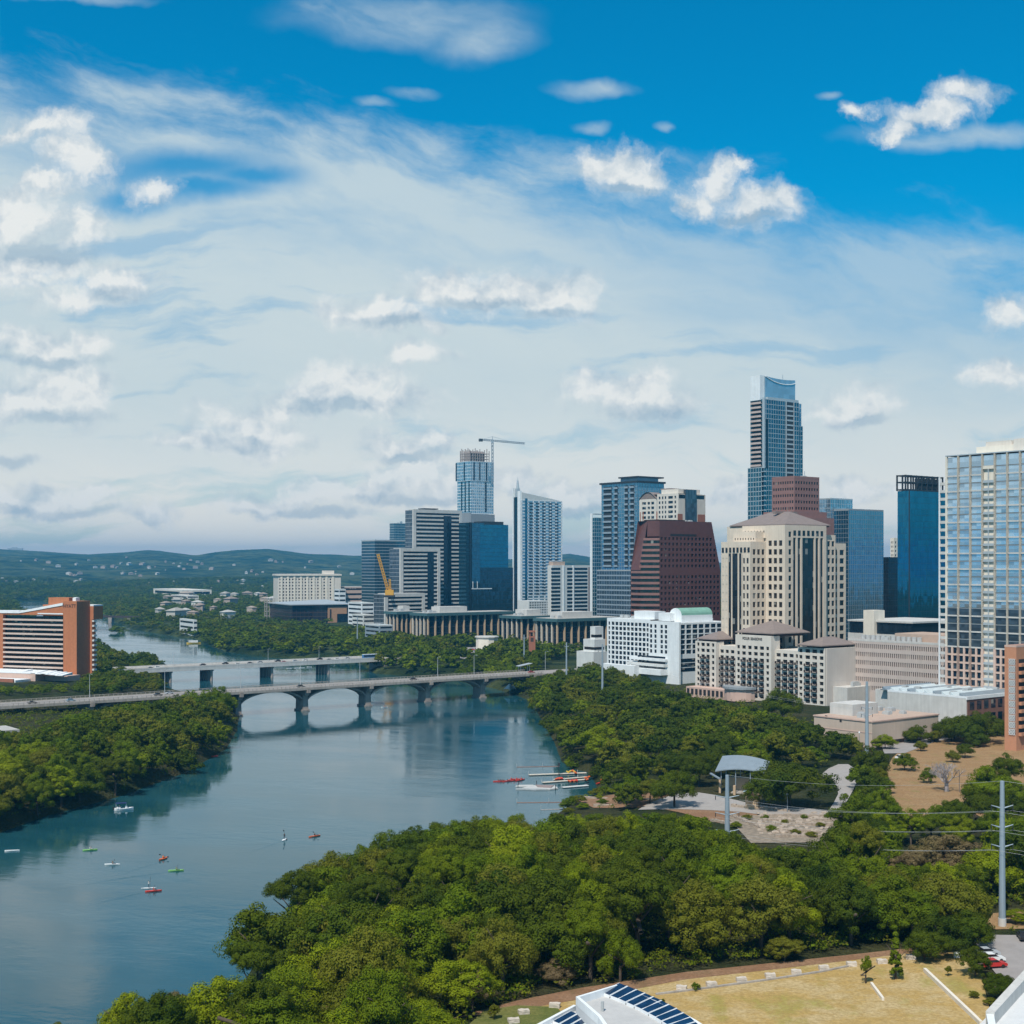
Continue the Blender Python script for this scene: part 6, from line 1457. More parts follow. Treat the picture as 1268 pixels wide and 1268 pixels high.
p = P(184, 838); e = empty('moored_boat', (p.x, p.y, 0), R(60), 'white moored boat beneath the left end of the flat bridge', 'boat'); link('hull', hull(11, 3.4, 1.2, M_['white']), e); mb = MB(); mb.box(-4,2.5,-1.4,1.4,1.1,2.9); mb.build('cabin', M_['white'], e); mb = MB(); mb.box(-3.8,2.3,-1.45,1.45,1.9,2.5); mb.build('windows', G_['dark'], e)
p = P(240, 797); e = empty('moored_boat', (p.x, p.y, 0), R(10), 'yellowish moored boat at the far wooded shore', 'boat'); link('hull', hull(14, 4, 1.4, KAY['yellow'].materials[0]), e); mb = MB(); mb.box(-5,4,-1.6,1.6,1.2,3.2); mb.build('cabin', M_['offw'], e)

WATER = bpy.data.materials['water']
def wake(px0, py0, px1, py1, w0, w1, label):
    '''low wave trains trailing behind a boat, widening away from it'''
    a, c = P(px0, py0), P(px1, py1); d_ = c-a; L_ = d_.length; d_.normalize(); nn = Vector((-d_.y, d_.x, 0)); nu, nv = 70, 15
    U_, V_ = np.meshgrid(np.linspace(0, 1, nu), np.linspace(-1, 1, nv), indexing='ij'); hw = (w0+(w1-w0)*U_)/2
    X = a.x+d_.x*L_*U_+nn.x*hw*V_; Y = a.y+d_.y*L_*U_+nn.y*hw*V_
    env = np.sin(np.pi*np.clip(U_, 0, 1))**.5*(1-np.abs(V_)**2)*(1-.55*U_); Z = .004+env*.22*(.05+.07*np.sin(9.0*np.abs(V_)+L_*U_*1.1)+.03*np.sin(L_*U_*2.7+V_*3))
    tag(link('boat_wake', gridmesh('boat_wake', X, Y, Z, WATER)), label, kind='structure')
wake(199,1067,138,1085,.8,3.4,'faint wake trailing left of the orange kayak'); wake(212,1079,62,1100,.8,4.2,'long faint wake trailing left of the pale green kayak'); wake(181,1104,100,1122,.8,3.6,'faint wake trailing left of the nearest red kayak'); wake(350,1041,305,1056,.7,2.6,'faint wake behind the standing paddle boarder'); wake(150,1004,128,1016,1.6,5.0,'short wake behind the blue canopied boat')
# ------------------------------------------------------------------ boat landing
def dock(px0, py0, px1, py1, w, label, mat, z=.45):
    a, c = P(px0, py0, z), P(px1, py1, z); d_ = c-a; L_ = d_.length; e = empty('floating_dock', (a.x, a.y, 0), math.atan2(d_.y, d_.x), label, 'dock')
    mb = MB(); n = max(2, int(L_/3))
    for k in range(n): mb.box(L_*k/n, L_*(k+1)/n-.06, -w/2, w/2, z-.22, z)
    mb.build('planking', mat, e); mb = MB()
    for k in range(n): mb.box(L_*k/n+.2, L_*(k+1)/n-.3, -w/2+.15, w/2-.15, -.3, z-.23)
    mb.build('float', M_['dkmet'], e)
    for k in range(0, n, 3): mb = MB(); mb.tube([(L_*k/n, w/2+.15, -2), (L_*k/n, w/2+.15, 1.4)], .09, 6); mb.build('mooring_post', M_['silver'], e)
    return e, L_
bonew = pmat('bleached_timber', (0.58,0.52,0.44), 0.9, 0.12, 1.2); greyt = pmat('grey_timber', (0.40,0.36,0.34), 0.9, 0.15, 1.2); browndk = pmat('brown_decking', (0.27,0.21,0.20), 0.9, 0.12, 1.2)
dock(655,959,726,956.5,1.6,'longest bleached dock, farthest of the boat landing', bonew); dock(686,965,727,961.5,1.3,'short dock crowded with kayaks behind the barge', bonew); dock(672,968.5,728,964.5,1.5,'second bleached dock alongside the moored barge', bonew)
dock(697,974.5,728,972,1.6,'short white dock nearest the bushes', M_['offw']); dock(640,993.5,706,993,.35,'thin reddish boom line floating before the landing', pmat('rusty_boom', (.30,.17,.13), .8), .16); dock(670,1002.5,712,1001,.35,'thin grey boom line nearest the near wood', greyt, .16)
dock(640,949.5,693,948.5,.3,'thin boom line farthest from the camera', pmat('rusty_boom', (.3,.17,.13)), .16); dock(708,993.5,742,990.5,2.2,'wide white gangway onto the bank', M_['offw'], .7); dock(729,996,755,993,1.6,'white jetty ending in green weeds', M_['offw'], .9)
p = P(668, 974, .5); e = empty('moored_barge', (p.x, p.y, 0), R(-8), 'moored grey white barge with brown deck among the docks', 'barge')
e.scale = (.82, .82, .8); hullm = pmat('grey_white_hull', (.50,.49,.47), .7, .1, .8)
mb = MB(); mb.prism([(-7,-3.6),(5,-4.6),(8.2,-2.0),(6,4.8),(-3,4.6)], .05, .5); mb.build('hull', hullm, e)
mb = MB(); mb.prism([(-.5,-1.2),(5.2,-2.2),(5.8,3.6),(-2.2,3.9)], .51, .8); mb.build('deck', browndk, e)
mb = MB(); mb.prism([(-9.5,-5.6),(-1,-6.6),(4,-5.2),(-2,-4.0)], .05, .6); mb.build('side_pontoon', M_['unit'], e); mb = MB(); mb.prism([(-10.5,1),(-3.2,.5),(-3.2,5.2),(-9.5,4.0)], .05, .55); mb.build('rear_pontoon', hullm, e)
for x, y in ((-9.6,4.5),(-8.5,-5.4),(7.2,-3.0),(-2,6.4)): mb = MB(); mb.tube([(x,y,-2),(x,y,2.2)], .14, 6); mb.build('mooring_post', M_['black'], e)
for px, n, col, lb in ((690,2,'orange','a'),(694,2,'red','b'),(706,3,'orange','c'),(713,2,'red','d')): pass
KP = [(689,965.0,'orange'),(691,964.6,'red'),(693,964.4,'orange'),(695.5,964.2,'red'),(705,967.6,'orange'),(708,967.2,'red'),(711,967.4,'orange'),(714,966.8,'red'),(703,956.4,'yellow'),(706,955.6,'yellow'),(709,955.0,'orange'),(711,956.0,'yellow'),(712.5,957.2,'orange')]
for i, (px, py, c) in enumerate(KP):
    p = P(px, py, .5); e = empty('kayak', (p.x, p.y, .5), R(75+i*7 % 30), {'yellow': 'yellow kayak stacked at the foot of the waterside bushes', 'orange': 'orange kayak laid out on the boat landing docks', 'red': 'red kayak laid out on the boat landing docks'}[c], 'kayak', c+' kayaks on the boat landing'); link('hull', KAY[c], e)
for i, (px, py) in enumerate(((725,963),(727,965),(729,962))):
    p = P(px, py, 1.2); e = empty('kayak', (p.x, p.y, 1.0), R(80), 'orange kayak on the bank edge beside the docks', 'kayak', 'orange kayaks on the bank edge'); link('hull', KAY['orange'], e)
for i, (px, py) in enumerate(((741,963),(745,962),(749,961),(753,961.5),(757,962))):
    p = P(px, py, 3); e = empty('kayak', (p.x, p.y, tz(p.x,p.y)+.5), R(60+i*9), 'red kayak on a rack under the trees by the landing', 'kayak', 'red kayaks under the waterside trees'); link('hull', KAY['red'], e)
for i, px in enumerate((617,620,623,628.5)): 
    p = P(px, 967.8, 0); e = empty('kayak', (p.x, p.y, 0), R(20), 'dark red kayak in the left cluster out from the landing', 'kayak', 'left cluster of kayaks off the landing'); link('hull', KAY['red'], e)
    o = link('person', SIT['dark'], None, (p.x, p.y, .15), (0,0,R(20))); tag(o, 'person in dark clothes in the left kayak cluster off the landing', 'person', 'paddlers of the left kayak cluster')
for i, px in enumerate((633,636.5,639.5,642.5,645.5)):
    p = P(px, 966+(i % 2)*.8, 0); e = empty('kayak', (p.x, p.y, 0), R(50), 'bright red kayak in the right cluster beside the barge', 'kayak', 'right cluster of kayaks beside the barge'); link('hull', KAY['red'], e)
    o = link('person', SIT['red'], None, (p.x, p.y, .15), (0,0,R(50))); tag(o, 'person in red in the kayak cluster beside the barge', 'person', 'paddlers of the right kayak cluster')
e = empty('gauge_post', P(692, 960, 0), 0, 'slim dark post with box rising among the docks', 'post'); mb = MB(); mb.tube([(0,0,-2),(0,0,4.2)], .12, 6); mb.build('pole', M_['dkmet'], e); mb = MB(); mb.box(-.4,.4,-.3,.3,3.4,4.6); mb.build('box', M_['dkmet'], e)

# ------------------------------------------------------------------ pavilion with curved metal roof, stone terraces
pp = P(921, 981, 9); e = empty('park_pavilion', (pp.x, pp.y+6, tz(pp.x, pp.y+6)), R(-24), 'open park pavilion with curved grey metal roof', 'pavilion'); e.scale = (.76,.76,.92); KEEP_OUT.append((pp.x, pp.y+6, 17))
mb = MB(); n = 10; prev = None; z0 = 8.2
for i in range(n):
    u0, u1 = i/n, (i+1)/n; f = lambda u: (-9+20*u, z0+1.6*math.sin(math.pi*(.15+.75*u)))
    (xa_, za_), (xb_, zb_) = f(u0), f(u1); wa, wb = 5.6-1.4*u0, 5.6-1.4*u1
    mb.prism([(xa_,-wa),(xb_,-wb),(xb_,wb),(xa_,wa)], [za_-.34*wa,zb_-.34*wb,zb_+.34*wb,za_+.34*wa], [za_+.35-.34*wa,zb_+.35-.34*wb,zb_+.35+.34*wb,za_+.35+.34*wa])
mb.build('curved_roof', M_['slate'], e)
for x in (-7,-1,5,10):
    for y in (-3.8,3.8): mb = MB(); mb.tube([(x,y,-.5),(x,y,z0+.6+.3*y)], .18, 8); mb.build('post', M_['steel'], e)
mb = MB(); mb.prism([(-11,-6.5),(-6.5,-8.5),(-6,-7.8),(-10.5,-5.8)], [6.3,4.9,4.9,6.3], [6.7,5.3,5.3,6.7]); mb.build('side_canopy', M_['slate'], e)
mb = MB(); mb.box(-6,4,2.0,5,-.5,4.5); mb.build('stone_room', M_['tan'], e); mb = MB(); mb.box(-3,8,-4,2,-.3,.35); mb.build('stage', M_['conc'], e); mb = MB(); mb.box(-7.5,-6.7,-5.5,-4.7,-.5,5); mb.build('stone_pier', M_['tan'], e); mb = MB(); mb.box(-1,0,-7.8,-6.8,-.5,3.2); mb.build('stone_pier', M_['tan'], e)
pq = P(932, 997, 9); tag(link('stone_kiosk', (lambda m: (m.box(-1.8,1.8,-1.6,1.6,-.5,4.4), m.box(-2.2,2.2,-2.0,2.0,4.4,4.75), m)[2])(MB()).mesh('stone_kiosk', [M_['tan']]), None, (pq.x, pq.y, tz(pq.x,pq.y)), (0,0,R(-20))), 'small square tan stone kiosk beside the pavilion', 'kiosk')
pq = P(927, 981, 10); e = empty('parasol', (pq.x, pq.y, tz(pq.x,pq.y)), 0, 'pale blue parasol beside the pavilion', 'parasol'); mb = MB(); mb.tube([(0,0,0),(0,0,2.6)], .05, 6); mb.build('pole', M_['silver'], e); mb = MB(); mb.prism([(1.7*math.cos(R(45*i)),1.7*math.sin(R(45*i))) for i in range(8)], 2.2, 2.9, [(.1*math.cos(R(45*i)),.1*math.sin(R(45*i))) for i in range(8)]); mb.build('canopy', pmat('pale_blue_canvas', (.45,.62,.72), .8), e)
stone = pmat('limestone_rubble', (0.36,0.29,0.23), 0.95, 0.30, 1.4, bump=.6)
for i, (x0, y0, x1, y1) in enumerate(((945,1010,1030,1011),(940,1016,1036,1016),(936,1021,1040,1022),(942,1028,1020,1031),(905,1010,948,1028),(905,998,975,1004),(960,1036,1030,1036),(880,1015,910,1021))):
    a, c = P(x0, y0, 8.4), P(x1, y1, 8.4); d_ = c-a; e = empty('stone_wall', (a.x, a.y, tz(a.x, a.y)), math.atan2(d_.y, d_.x)); mb = MB(); r = random.Random(i); x = 0
    while x < d_.length:
        l = r.uniform(.8, 2.0); mb.box(x, x+l-.05, r.uniform(-.25,0), .8+r.uniform(0,.25), -1.5, .75+r.uniform(-.15,.25)); x += l
    mb.build('stone_course', stone, e); tag(e, ['topmost long rubble step of the stone terraces','second rubble step of the stone terraces','third rubble step of the stone terraces','low curved rubble wall at the foot of the terraces','slanting rubble wall left of the stone terraces','long rubble edge of the grey plaza','lowest rubble edge under the terraces','short rubble wall behind the left pylon'][i], 'stone wall')
r = random.Random(17)
for i in range(150):
    p = P(r.uniform(938, 1042), r.uniform(1006, 1034), 8.4); s0 = r.uniform(.35, 1.0)
    if i == 0:
        rocks = []
        for k in range(4):
            bm = bmesh.new(); bmesh.ops.create_icosphere(bm, subdivisions=2, radius=1.0)
            for v in bm.verts: v.co *= 1+.28*mnoise.noise(v.co*1.7+Vector((k*7,0,0))); v.co.z *= .62
            me = bpy.data.meshes.new('limestone_boulder'); bm.to_mesh(me); bm.free(); me.materials.append(stone); rocks.append(me)
    tag(link('limestone_boulder', rocks[i % 4], None, (p.x, p.y, tz(p.x,p.y)+.25*s0), (0,0,r.uniform(0,6)), (s0*1.3,s0,s0)), 'pale limestone boulder strewn on the stone terraces', 'boulder', 'boulders strewn on the stone terraces')
for x0, y0, x1, y1, lb in ((722,990,780,996,'stone retaining edge by the boat landing'),(790,1003,850,1008,'rubble edge behind the near wood crowns'),(735,1003,800,1003,'low stone ledge between the landing and the near wood')):
    a, c = P(x0, y0, 3.5), P(x1, y1, 3.5); d_ = c-a; e = empty('stone_wall', (a.x, a.y, tz(a.x,a.y)), math.atan2(d_.y, d_.x), lb, 'stone wall'); mb = MB(); x = 0
    while x < d_.length: l = r.uniform(1, 2.2); mb.box(x, x+l-.05, 0, .8+r.uniform(0,.3), -2.5, .8+r.uniform(-.15,.25)); x += l
    mb.build('stone_course', stone, e)

# ------------------------------------------------------------------ pylons and wires
PYL = []
def pylon(px, Y, ztop, r0, label, arms=3, armlen=2.2, first=5.0, gap=3.6, rz=0):
    p = PY(px, Y, 0); z0 = tz(p.x, p.y); hh = ztop-z0; e = empty('power_pylon', (p.x, p.y, z0), R(rz), label, 'power pylon')
    mb = MB(); mb.tube([(0,0,1.6),(0,0,hh)], r0, 12, r0*.62); mb.build('pole', M_['steel'], e); mb = MB(); mb.tube([(0,0,-.8),(0,0,1.6)], r0*1.15, 12); mb.build('foot', M_['lconc'], e)
    tips = [(0, hh)]
    for k in range(arms):
        z = hh-first-gap*k
        for sg in (-1, 1):
            mb = MB(); mb.tube([(sg*r0*.5,0,z-.45),(sg*armlen,0,z+.10)], .17, 6, .07); mb.build('cross_arm', M_['steel'], e)
            mb = MB(); mb.tube([(sg*armlen*.97,0,z+.05),(sg*armlen*.97,0,z-.95)], .09, 6); mb.build('insulator', M_['dkmet'], e)
            tips.append((sg*armlen*.97, z-.95))
    PYL.append((p, z0, R(rz), tips)); return e
pylon(1241, 261, 37.0, .66, 'nearest grey steel power pylon standing clear at right', 3, 2.1, 4.7, 3.7)
pylon(900.5, 330, 27.6, .70, 'grey power pylon rising from the wood before the pavilion', 3, 2.9, 5.0, 4.1)
pylon(1073.5, 484, 37.0, .75, 'grey power pylon in front of the tan flat roofed building', 2, 2.0, 9.0, 2.5)
pylon(746, 697, 38.0, .62, 'slim power pylon in front of the white hotel', 1, 2.0, 3.0)
pylon(701.5, 800, 33.0, .6, 'slim far power pylon left of the white terraced building', 1, 1.6, 2.0)
pylon(649, 930, 31.0, .55, 'slim far power pylon by the brick tower', 1, 1.6, 2.0)
pylon(442.5, 1210, 33.0, .6, 'faint far power pole left of the long dark offices', 1, 1.6, 2.0)
WIRE = pmat('aluminium_wire', (0.42,0.43,0.44), 0.5)
def wire(A, B_, sag, label, r_=.022):
    pts = [A.lerp(B_, i/16)-Vector((0,0,sag*4*(i/16)*(1-i/16))) for i in range(17)]
    mb = MB(); mb.tube(pts, r_, 4, cap=False); o = mb.build('power_line', WIRE); tag(o, label, 'power line', 'wires between the pylons')
def tip(i, k): p, z0, rz, t = PYL[i]; x, z = t[k]; return Vector((p.x+x*math.cos(rz), p.y+x*math.sin(rz), z0+z))
wn = 'thin sagging wire strung from the nearest pylon to the one before the pavilion'
for k in range(7): wire(tip(1, k), tip(0, k), 1.6, wn)
off = Vector((95, -60, 1.0))
for k in range(7): 
    a = tip(0, k); o = None; wire(a, a+off, 2.2, 'thin wire running from the nearest pylon out of the right edge')
for k in (0, 1, 2): wire(tip(2, min(k, 2)), tip(3, min(k, 2)), 4.0, 'thin wire strung from the tan building pylon towards the white hotel pylon')
for k in (0, 1, 2): wire(tip(3, k), tip(4, k), 1.5, 'thin wire strung between the slim far pylons')
tele = pmat('weathered_timber', (.20,.16,.13), .9)
for px, py0, py1, lb in ((973,1043,1061,'small timber utility pole among the middle trees'),(1188,955,985,'thin bare pole on the dry park lawn')):
    Y = 330 if px < 1000 else 420; p = PY(px, Y); z0 = tz(p.x, p.y); e = empty('utility_pole', (p.x, p.y, z0), 0, lb, 'utility pole'); zt = ZY(py0, Y)-z0; mb = MB(); mb.tube([(0,0,-.5),(0,0,zt)], .16, 6, .11); mb.build('pole', tele, e)
    if px < 1000: mb = MB(); mb.box(-1,1,-.06,.06,zt-.9,zt-.75); mb.build('cross_arm', tele, e)

# ------------------------------------------------------------------ near right corner: white building with solar panels
white2 = pmat('pale_grey_cladding', (0.62,0.62,0.62), 0.75, 0.03, 0.4, streak=.04); roofg = pmat('pale_roof_membrane', (0.47,0.46,0.45), 0.9, 0.06, 0.6, streak=.05); solar = glass('solar_panel', (0.012,0.035,0.085), .25, .12, 1.0, 1.0, .25, .004)
ZR = 15.0
def rp(px, py, z=ZR): p = P(px, py, z); return (p.x, p.y)
e = empty('solar_roof_building', (0, 0, 0), 0, 'pale building with curved roof edge and dark blue solar panels', 'building')
outer = [rp(713,1234), rp(766.6,1218)]+[rp(a, c) for a, c in ((790,1227),(815,1238.5),(840,1250.5),(862,1263),(882,1276),(905,1296),(925,1320))]+[rp(800,1340), rp(762,1290), rp(740,1258)]
poly = outer[::-1]
mb = MB(); mb.prism(poly, 6.5, ZR-1.2); mb.build('wall', white2, e)
cx = sum(p[0] for p in poly)/len(poly); cy = sum(p[1] for p in poly)/len(poly)
ins = []
for i, p in enumerate(poly):
    a = Vector(poly[i-1]); c = Vector(poly[(i+1) % len(poly)]); q = Vector(p); n1_ = Vector((-(q-a).y, (q-a).x)).normalized(); n2_ = Vector((-(c-q).y, (c-q).x)).normalized(); nn = (n1_+n2_).normalized()
    cand = q+nn*.55; ins.append((cand.x, cand.y))
if inpoly(poly, [ins[0][0]], [ins[0][1]])[0] == False: ins = [(2*p[0]-q[0], 2*p[1]-q[1]) for p, q in zip(poly, ins)]
mb = MB(); n = len(poly)
for i in range(n):
    j = (i+1) % n; o0, o1, i0, i1 = poly[i], poly[j], ins[i], ins[j]
    mb.face([(*o0,ZR),(*o1,ZR),(*i1,ZR),(*i0,ZR)]); mb.face([(*o0,ZR-1.25),(*o1,ZR-1.25),(*o1,ZR),(*o0,ZR)]); mb.face([(*i0,ZR-1.25),(*i1,ZR-1.25),(*i1,ZR),(*i0,ZR)])
mb.build('parapet', M_['white'], e)
mb = MB(); mb.prism(ins, ZR-1.4, ZR-1.05); mb.build('roof', roofg, e)
# panels: two curved rows following the roof edge
def panel_row(pts, zz, wid, n):
    P0 = [Vector(p) for p in pts]; seg = [0]
    for i in range(1, len(P0)): seg.append(seg[-1]+(P0[i]-P0[i-1]).length)
    def at(s):
        for i in range(1, len(P0)):
            if s <= seg[i] or i == len(P0)-1:
                u = (s-seg[i-1])/(seg[i]-seg[i-1]); return P0[i-1].lerp(P0[i], u), (P0[i]-P0[i-1]).normalized()
    st_ = seg[-1]/n
    for k in range(n):
        p, d_ = at((k+.5)*st_); nn = Vector((-d_.y, d_.x)); 
        if nn.y > 0: nn = -nn
        mb = MB(); a = (st_-.28)/2; c = wid/2
        mb.prism([(-a,-c),(a,-c),(a,c),(-a,c)], [.25,.25,1.0,1.0], [.33,.33,1.08,1.08]); o = mb.build('solar_panel', solar, e, loc=(p.x+nn.x*wid*.5, p.y+nn.y*wid*.5, zz), rot=(0,0,math.atan2(d_.y, d_.x)))
        mb = MB(); 
        for q in (-a-.06, a+.0): mb.prism([(q,-c-.05),(q+.07,-c-.05),(q+.07,c+.05),(q,c+.05)], [.1,.1,1.0,1.0], [.36,.36,1.12,1.12])
        mb.box(-a, a, -c-.06, -c, -.3, .34); mb.build('panel_frame', M_['white'], o)
panel_row([rp(a, c, ZR-.6) for a, c in ((766,1223),(790,1232),(815,1243),(835,1253.5),(852,1264),(866,1276),(880,1290))], ZR-.95, 3.4, 13)
mb = MB(); mb.tube([(*rp(746,1252,ZR-1),ZR-1.2),(*rp(746,1252,ZR-1),ZR+.4)], .22, 8); mb.build('vent_pipe', M_['unit'], e)
e2 = empty('lower_roof_wing', (0,0,0), 0, 'lower roof wing with a second row of solar panels at the bottom edge', 'building'); zl = 12.0
lo = [rp(712,1247,zl), rp(668,1268,zl), rp(640,1285,zl), rp(660,1330,zl), rp(760,1330,zl), rp(738,1290,zl)]
lo = [(x, y) for x, y in lo]; mb = MB(); mb.prism(lo, 6.5, zl-.5); mb.build('wall', white2, e2)
a_, c_ = Vector(lo[0]), Vector(lo[2]); d_ = (c_-a_); mb = MB(); nn = Vector((-d_.y, d_.x)).normalized()*.25; mb.prism([tuple(a_-nn), tuple(c_-nn), tuple(c_+nn), tuple(a_+nn)], zl-.5, zl+.3); mb.build('parapet', M_['white'], e2)
st0 = Vector(rp(706,1257,zl)); st1 = Vector(rp(742,1271,zl)); eo = e; e = e2; panel_row([tuple(st0), tuple(st0.lerp(st1,.5)), tuple(st1), tuple(st1+(st1-st0)*.8)], zl-.45, 3.4, 7)
KEEP_OUT.append(poly)
# pale concrete corner at the bottom right
zc = 15.5; e = empty('concrete_hall', (0,0,0), 0, 'pale concrete wall and roof corner in the bottom right corner', 'building')
q = [rp(1226,1253,zc), rp(1268,1205,zc), rp(1330,1140,zc), rp(1400,1250,zc), rp(1330,1400,zc), rp(1240,1330,zc)]
mb = MB(); mb.prism(q, 6.5, zc-1.8); mb.build('wall', white2, e)
a_, c_ = Vector(q[0]), Vector(q[2]); d_ = (c_-a_).normalized(); nn = Vector((-d_.y, d_.x)).normalized(); mb = MB(); mb.prism([tuple(a_-nn*.6), tuple(c_-nn*.6), tuple(c_+nn*.6), tuple(a_+nn*.6)], zc-2.2, zc); mb.build('parapet', M_['lconc'], e)
mb = MB(); f_ = Vector(q[5]); d2 = (f_-a_).normalized(); n2_ = Vector((-d2.y, d2.x)); mb.prism([tuple(a_-n2_*.5), tuple(f_-n2_*.5), tuple(f_+n2_*.5), tuple(a_+n2_*.5)], zc-2.2, zc-.3); mb.build('end_parapet', M_['white'], e)
q2 = [rp(1213,1268,12), rp(1222,1259,12), rp(1236,1275,12), rp(1220,1290,12)]; mb = MB(); mb.prism(q2, 6.5, 12); mb.build('low_block', white2, e)

# ------------------------------------------------------------------ lawn furniture
r = random.Random(2)
blk = []
for k in range(3):
    bm = bmesh.new(); bmesh.ops.create_cube(bm, size=1.0); bmesh.ops.subdivide_edges(bm, edges=bm.edges[:], cuts=2, use_grid_fill=True)
    for v in bm.verts: v.co = Vector((v.co.x*1.7, v.co.y*.95, v.co.z*.75)); v.co += Vector((mnoise.noise(v.co*2+Vector((k*9,0,0))), mnoise.noise(v.co*2+Vector((0,k*9,5))), mnoise.noise(v.co*2+Vector((0,3,k*9)))))*.10
    me = bpy.data.meshes.new('limestone_block'); bm.to_mesh(me); bm.free(); me.materials.append(pmat('pale_limestone', (0.56,0.49,0.42), .95, .14, 1.5, bump=.4)); blk.append(me)
BL = [(636,1265,'lowest limestone block on the green grass strip'),(648.5,1254,'limestone block in the middle of the green grass strip'),(687,1246,'limestone block by the soil left of the solar roof'),(844,1225,'first limestone block right of the solar roof'),(881,1220.5,'second limestone block right of the solar roof'),
      (918,1215.5,'third limestone block right of the solar roof'),(953.8,1211,'limestone block in the middle of the lawn edge row'),(986,1207,'fifth limestone block right of the solar roof'),(1020,1202.5,'sixth limestone block right of the solar roof'),(1054.5,1198.5,'limestone block left of the young lawn tree'),(1092,1196,'limestone block right of the young lawn tree'),(1128,1191.5,'last limestone block at the right end of the row')]
for i, (px, py, lb) in enumerate(BL): p = P(px, py, 8.3); tag(link('limestone_block', blk[i % 3], None, (p.x, p.y, tz(p.x,p.y)+.45), (0,0,R(r.uniform(-15,15)))), lb, 'stone block', 'row of limestone blocks along the lawn')
def strip_wall(pts, w, h0, h1, name, label, cat, mat):
    W_ = [P(a, c, 8.2) for a, c in pts]; e = empty(name, (W_[0].x, W_[0].y, tz(W_[0].x, W_[0].y)), 0, label, cat); mb = MB()
    for i in range(len(W_)-1):
        a, c = W_[i], W_[i+1]; d_ = (c-a).normalized(); nn = Vector((-d_.y, d_.x, 0))*w/2; za, zb_ = tz(a.x,a.y)-e.location.z, tz(c.x,c.y)-e.location.z; o = e.location.copy(); o.z = 0
        mb.prism([tuple((a-nn-o)[:2]), tuple((c-nn-o)[:2]), tuple((c+nn-o)[:2]), tuple((a+nn-o)[:2])], [za+h0,zb_+h0,zb_+h0,za+h0], [za+h1,zb_+h1,zb_+h1,za+h1])
    mb.build('kerb_stone', mat, e); return e
strip_wall([(812,1231.5),(860,1226),(960,1213.8),(1016,1206.2),(1050,1200)], .45, -.3, .35, 'lawn_kerb', 'thin pale kerb line along the far edge of the lawn', 'kerb', M_['conc'])
strip_wall([(1145,1208),(1172,1234),(1203,1264),(1215,1276)], .5, -.3, .75, 'seat_wall', 'long white low wall cutting diagonally across the lawn', 'low wall', M_['bone'])
strip_wall([(1079,1223),(1093.4,1242.5)], .4, -.3, .6, 'seat_wall', 'short white low wall at the foot of the young lawn tree', 'low wall', M_['bone'])
strip_wall([(1181,1191),(1196,1192)], .5, -.3, 1.0, 'seat_wall', 'short white wall beside the parking lot trees', 'low wall', M_['white'])
p = P(1230, 1199, 9); car((p.x, p.y, tz(p.x,p.y)+.15), R(10), 'red', 'red parked car behind the dark parking lot tree')
p = P(1228, 1192, 9); car((p.x, p.y, tz(p.x,p.y)+.15), R(8), 'white', 'white parked car beside the red car')
p = P(1222, 1185, 9); car((p.x, p.y, tz(p.x,p.y)+.15), R(8), 'silver', 'silver parked car farthest up the parking row')
p = P(1267, 1166, 9); car((p.x, p.y, tz(p.x,p.y)+.15), R(80), 'black', 'dark blue black parked car at the right edge of the lot')
for px, py, key, lb in ((1157,915,'black','black parked car left of the big park oak'),(1173,911,'black','black parked car under the big park oak'),(1225,900,'silver','silver parked car near the brick apartment tower'),(1232,903,'dark','dark parked car nearest the brick apartment tower'),(1115,935,'white','white parked car beside the park lawn'),(66,904,'white','white parked car among the left bank trees'),(72,905,'white','second white parked car among the left bank trees'),(103,899,'silver','silver parked car deeper in the left bank trees')):
    p = P(px, py, 10); car((p.x, p.y, tz(p.x,p.y)+.2), R(40), key, lb)
r = random.Random(8)
for i in range(12):
    p = P(562+r.uniform(0, 40), 807+r.uniform(-4, 5), 9); car((p.x, p.y, tz(p.x, p.y)+.1), R(r.uniform(20,60)), ['white','silver','black','red'][i % 4], 'small parked car in the lot before the long dark offices', 'cars in the lot before the dark offices')
for i in range(8):
    p = P(487+r.uniform(0, 28), 804+r.uniform(-3, 3), 9); car((p.x, p.y, tz(p.x, p.y)+.1), R(r.uniform(20,60)), ['white','silver','black'][i % 3], 'small parked car left of the long dark offices', 'cars left of the dark offices')
sheet('city_lot', gp([(556,812),(560,802),(604,800),(612,808),(600,818)], 9), asph, .15, 'pale parking lot before the dark offices')
p = P(1182, 1165, 9); Yl = p.y; e = empty('street_lamp', (p.x, p.y, tz(p.x,p.y)), R(0), 'white arm lamp among the dark trees by the parking lot', 'street lamp'); zt = ZY(1126, Yl)-tz(p.x,p.y); mb = MB(); mb.tube([(0,0,0),(0,0,zt)], .12, 6); mb.build('pole', M_['white'], e); mb = MB(); mb.box(-.1,1.25,-.14,.14,zt,zt+.2); mb.build('lamp_head', M_['white'], e)
for px, py, hh_, lb in ((1064,925,6,'small white globe lamp by the park path'),(975,1002,5,'small dark lamp at the edge of the plaza'),(946,992,5,'slim lamp between the kiosk and the big oak')):
    p = P(px, py, 9); e = empty('street_lamp', (p.x, p.y, tz(p.x,p.y)), 0, lb, 'street lamp'); mb = MB(); mb.tube([(0,0,0),(0,0,hh_)], .1, 6); mb.build('pole', M_['mid'], e); mb = MB(); mb.tube([(0,0,hh_),(0,0,hh_+.6)], .35, 8, .2); mb.build('lamp_head', M_['white'], e)
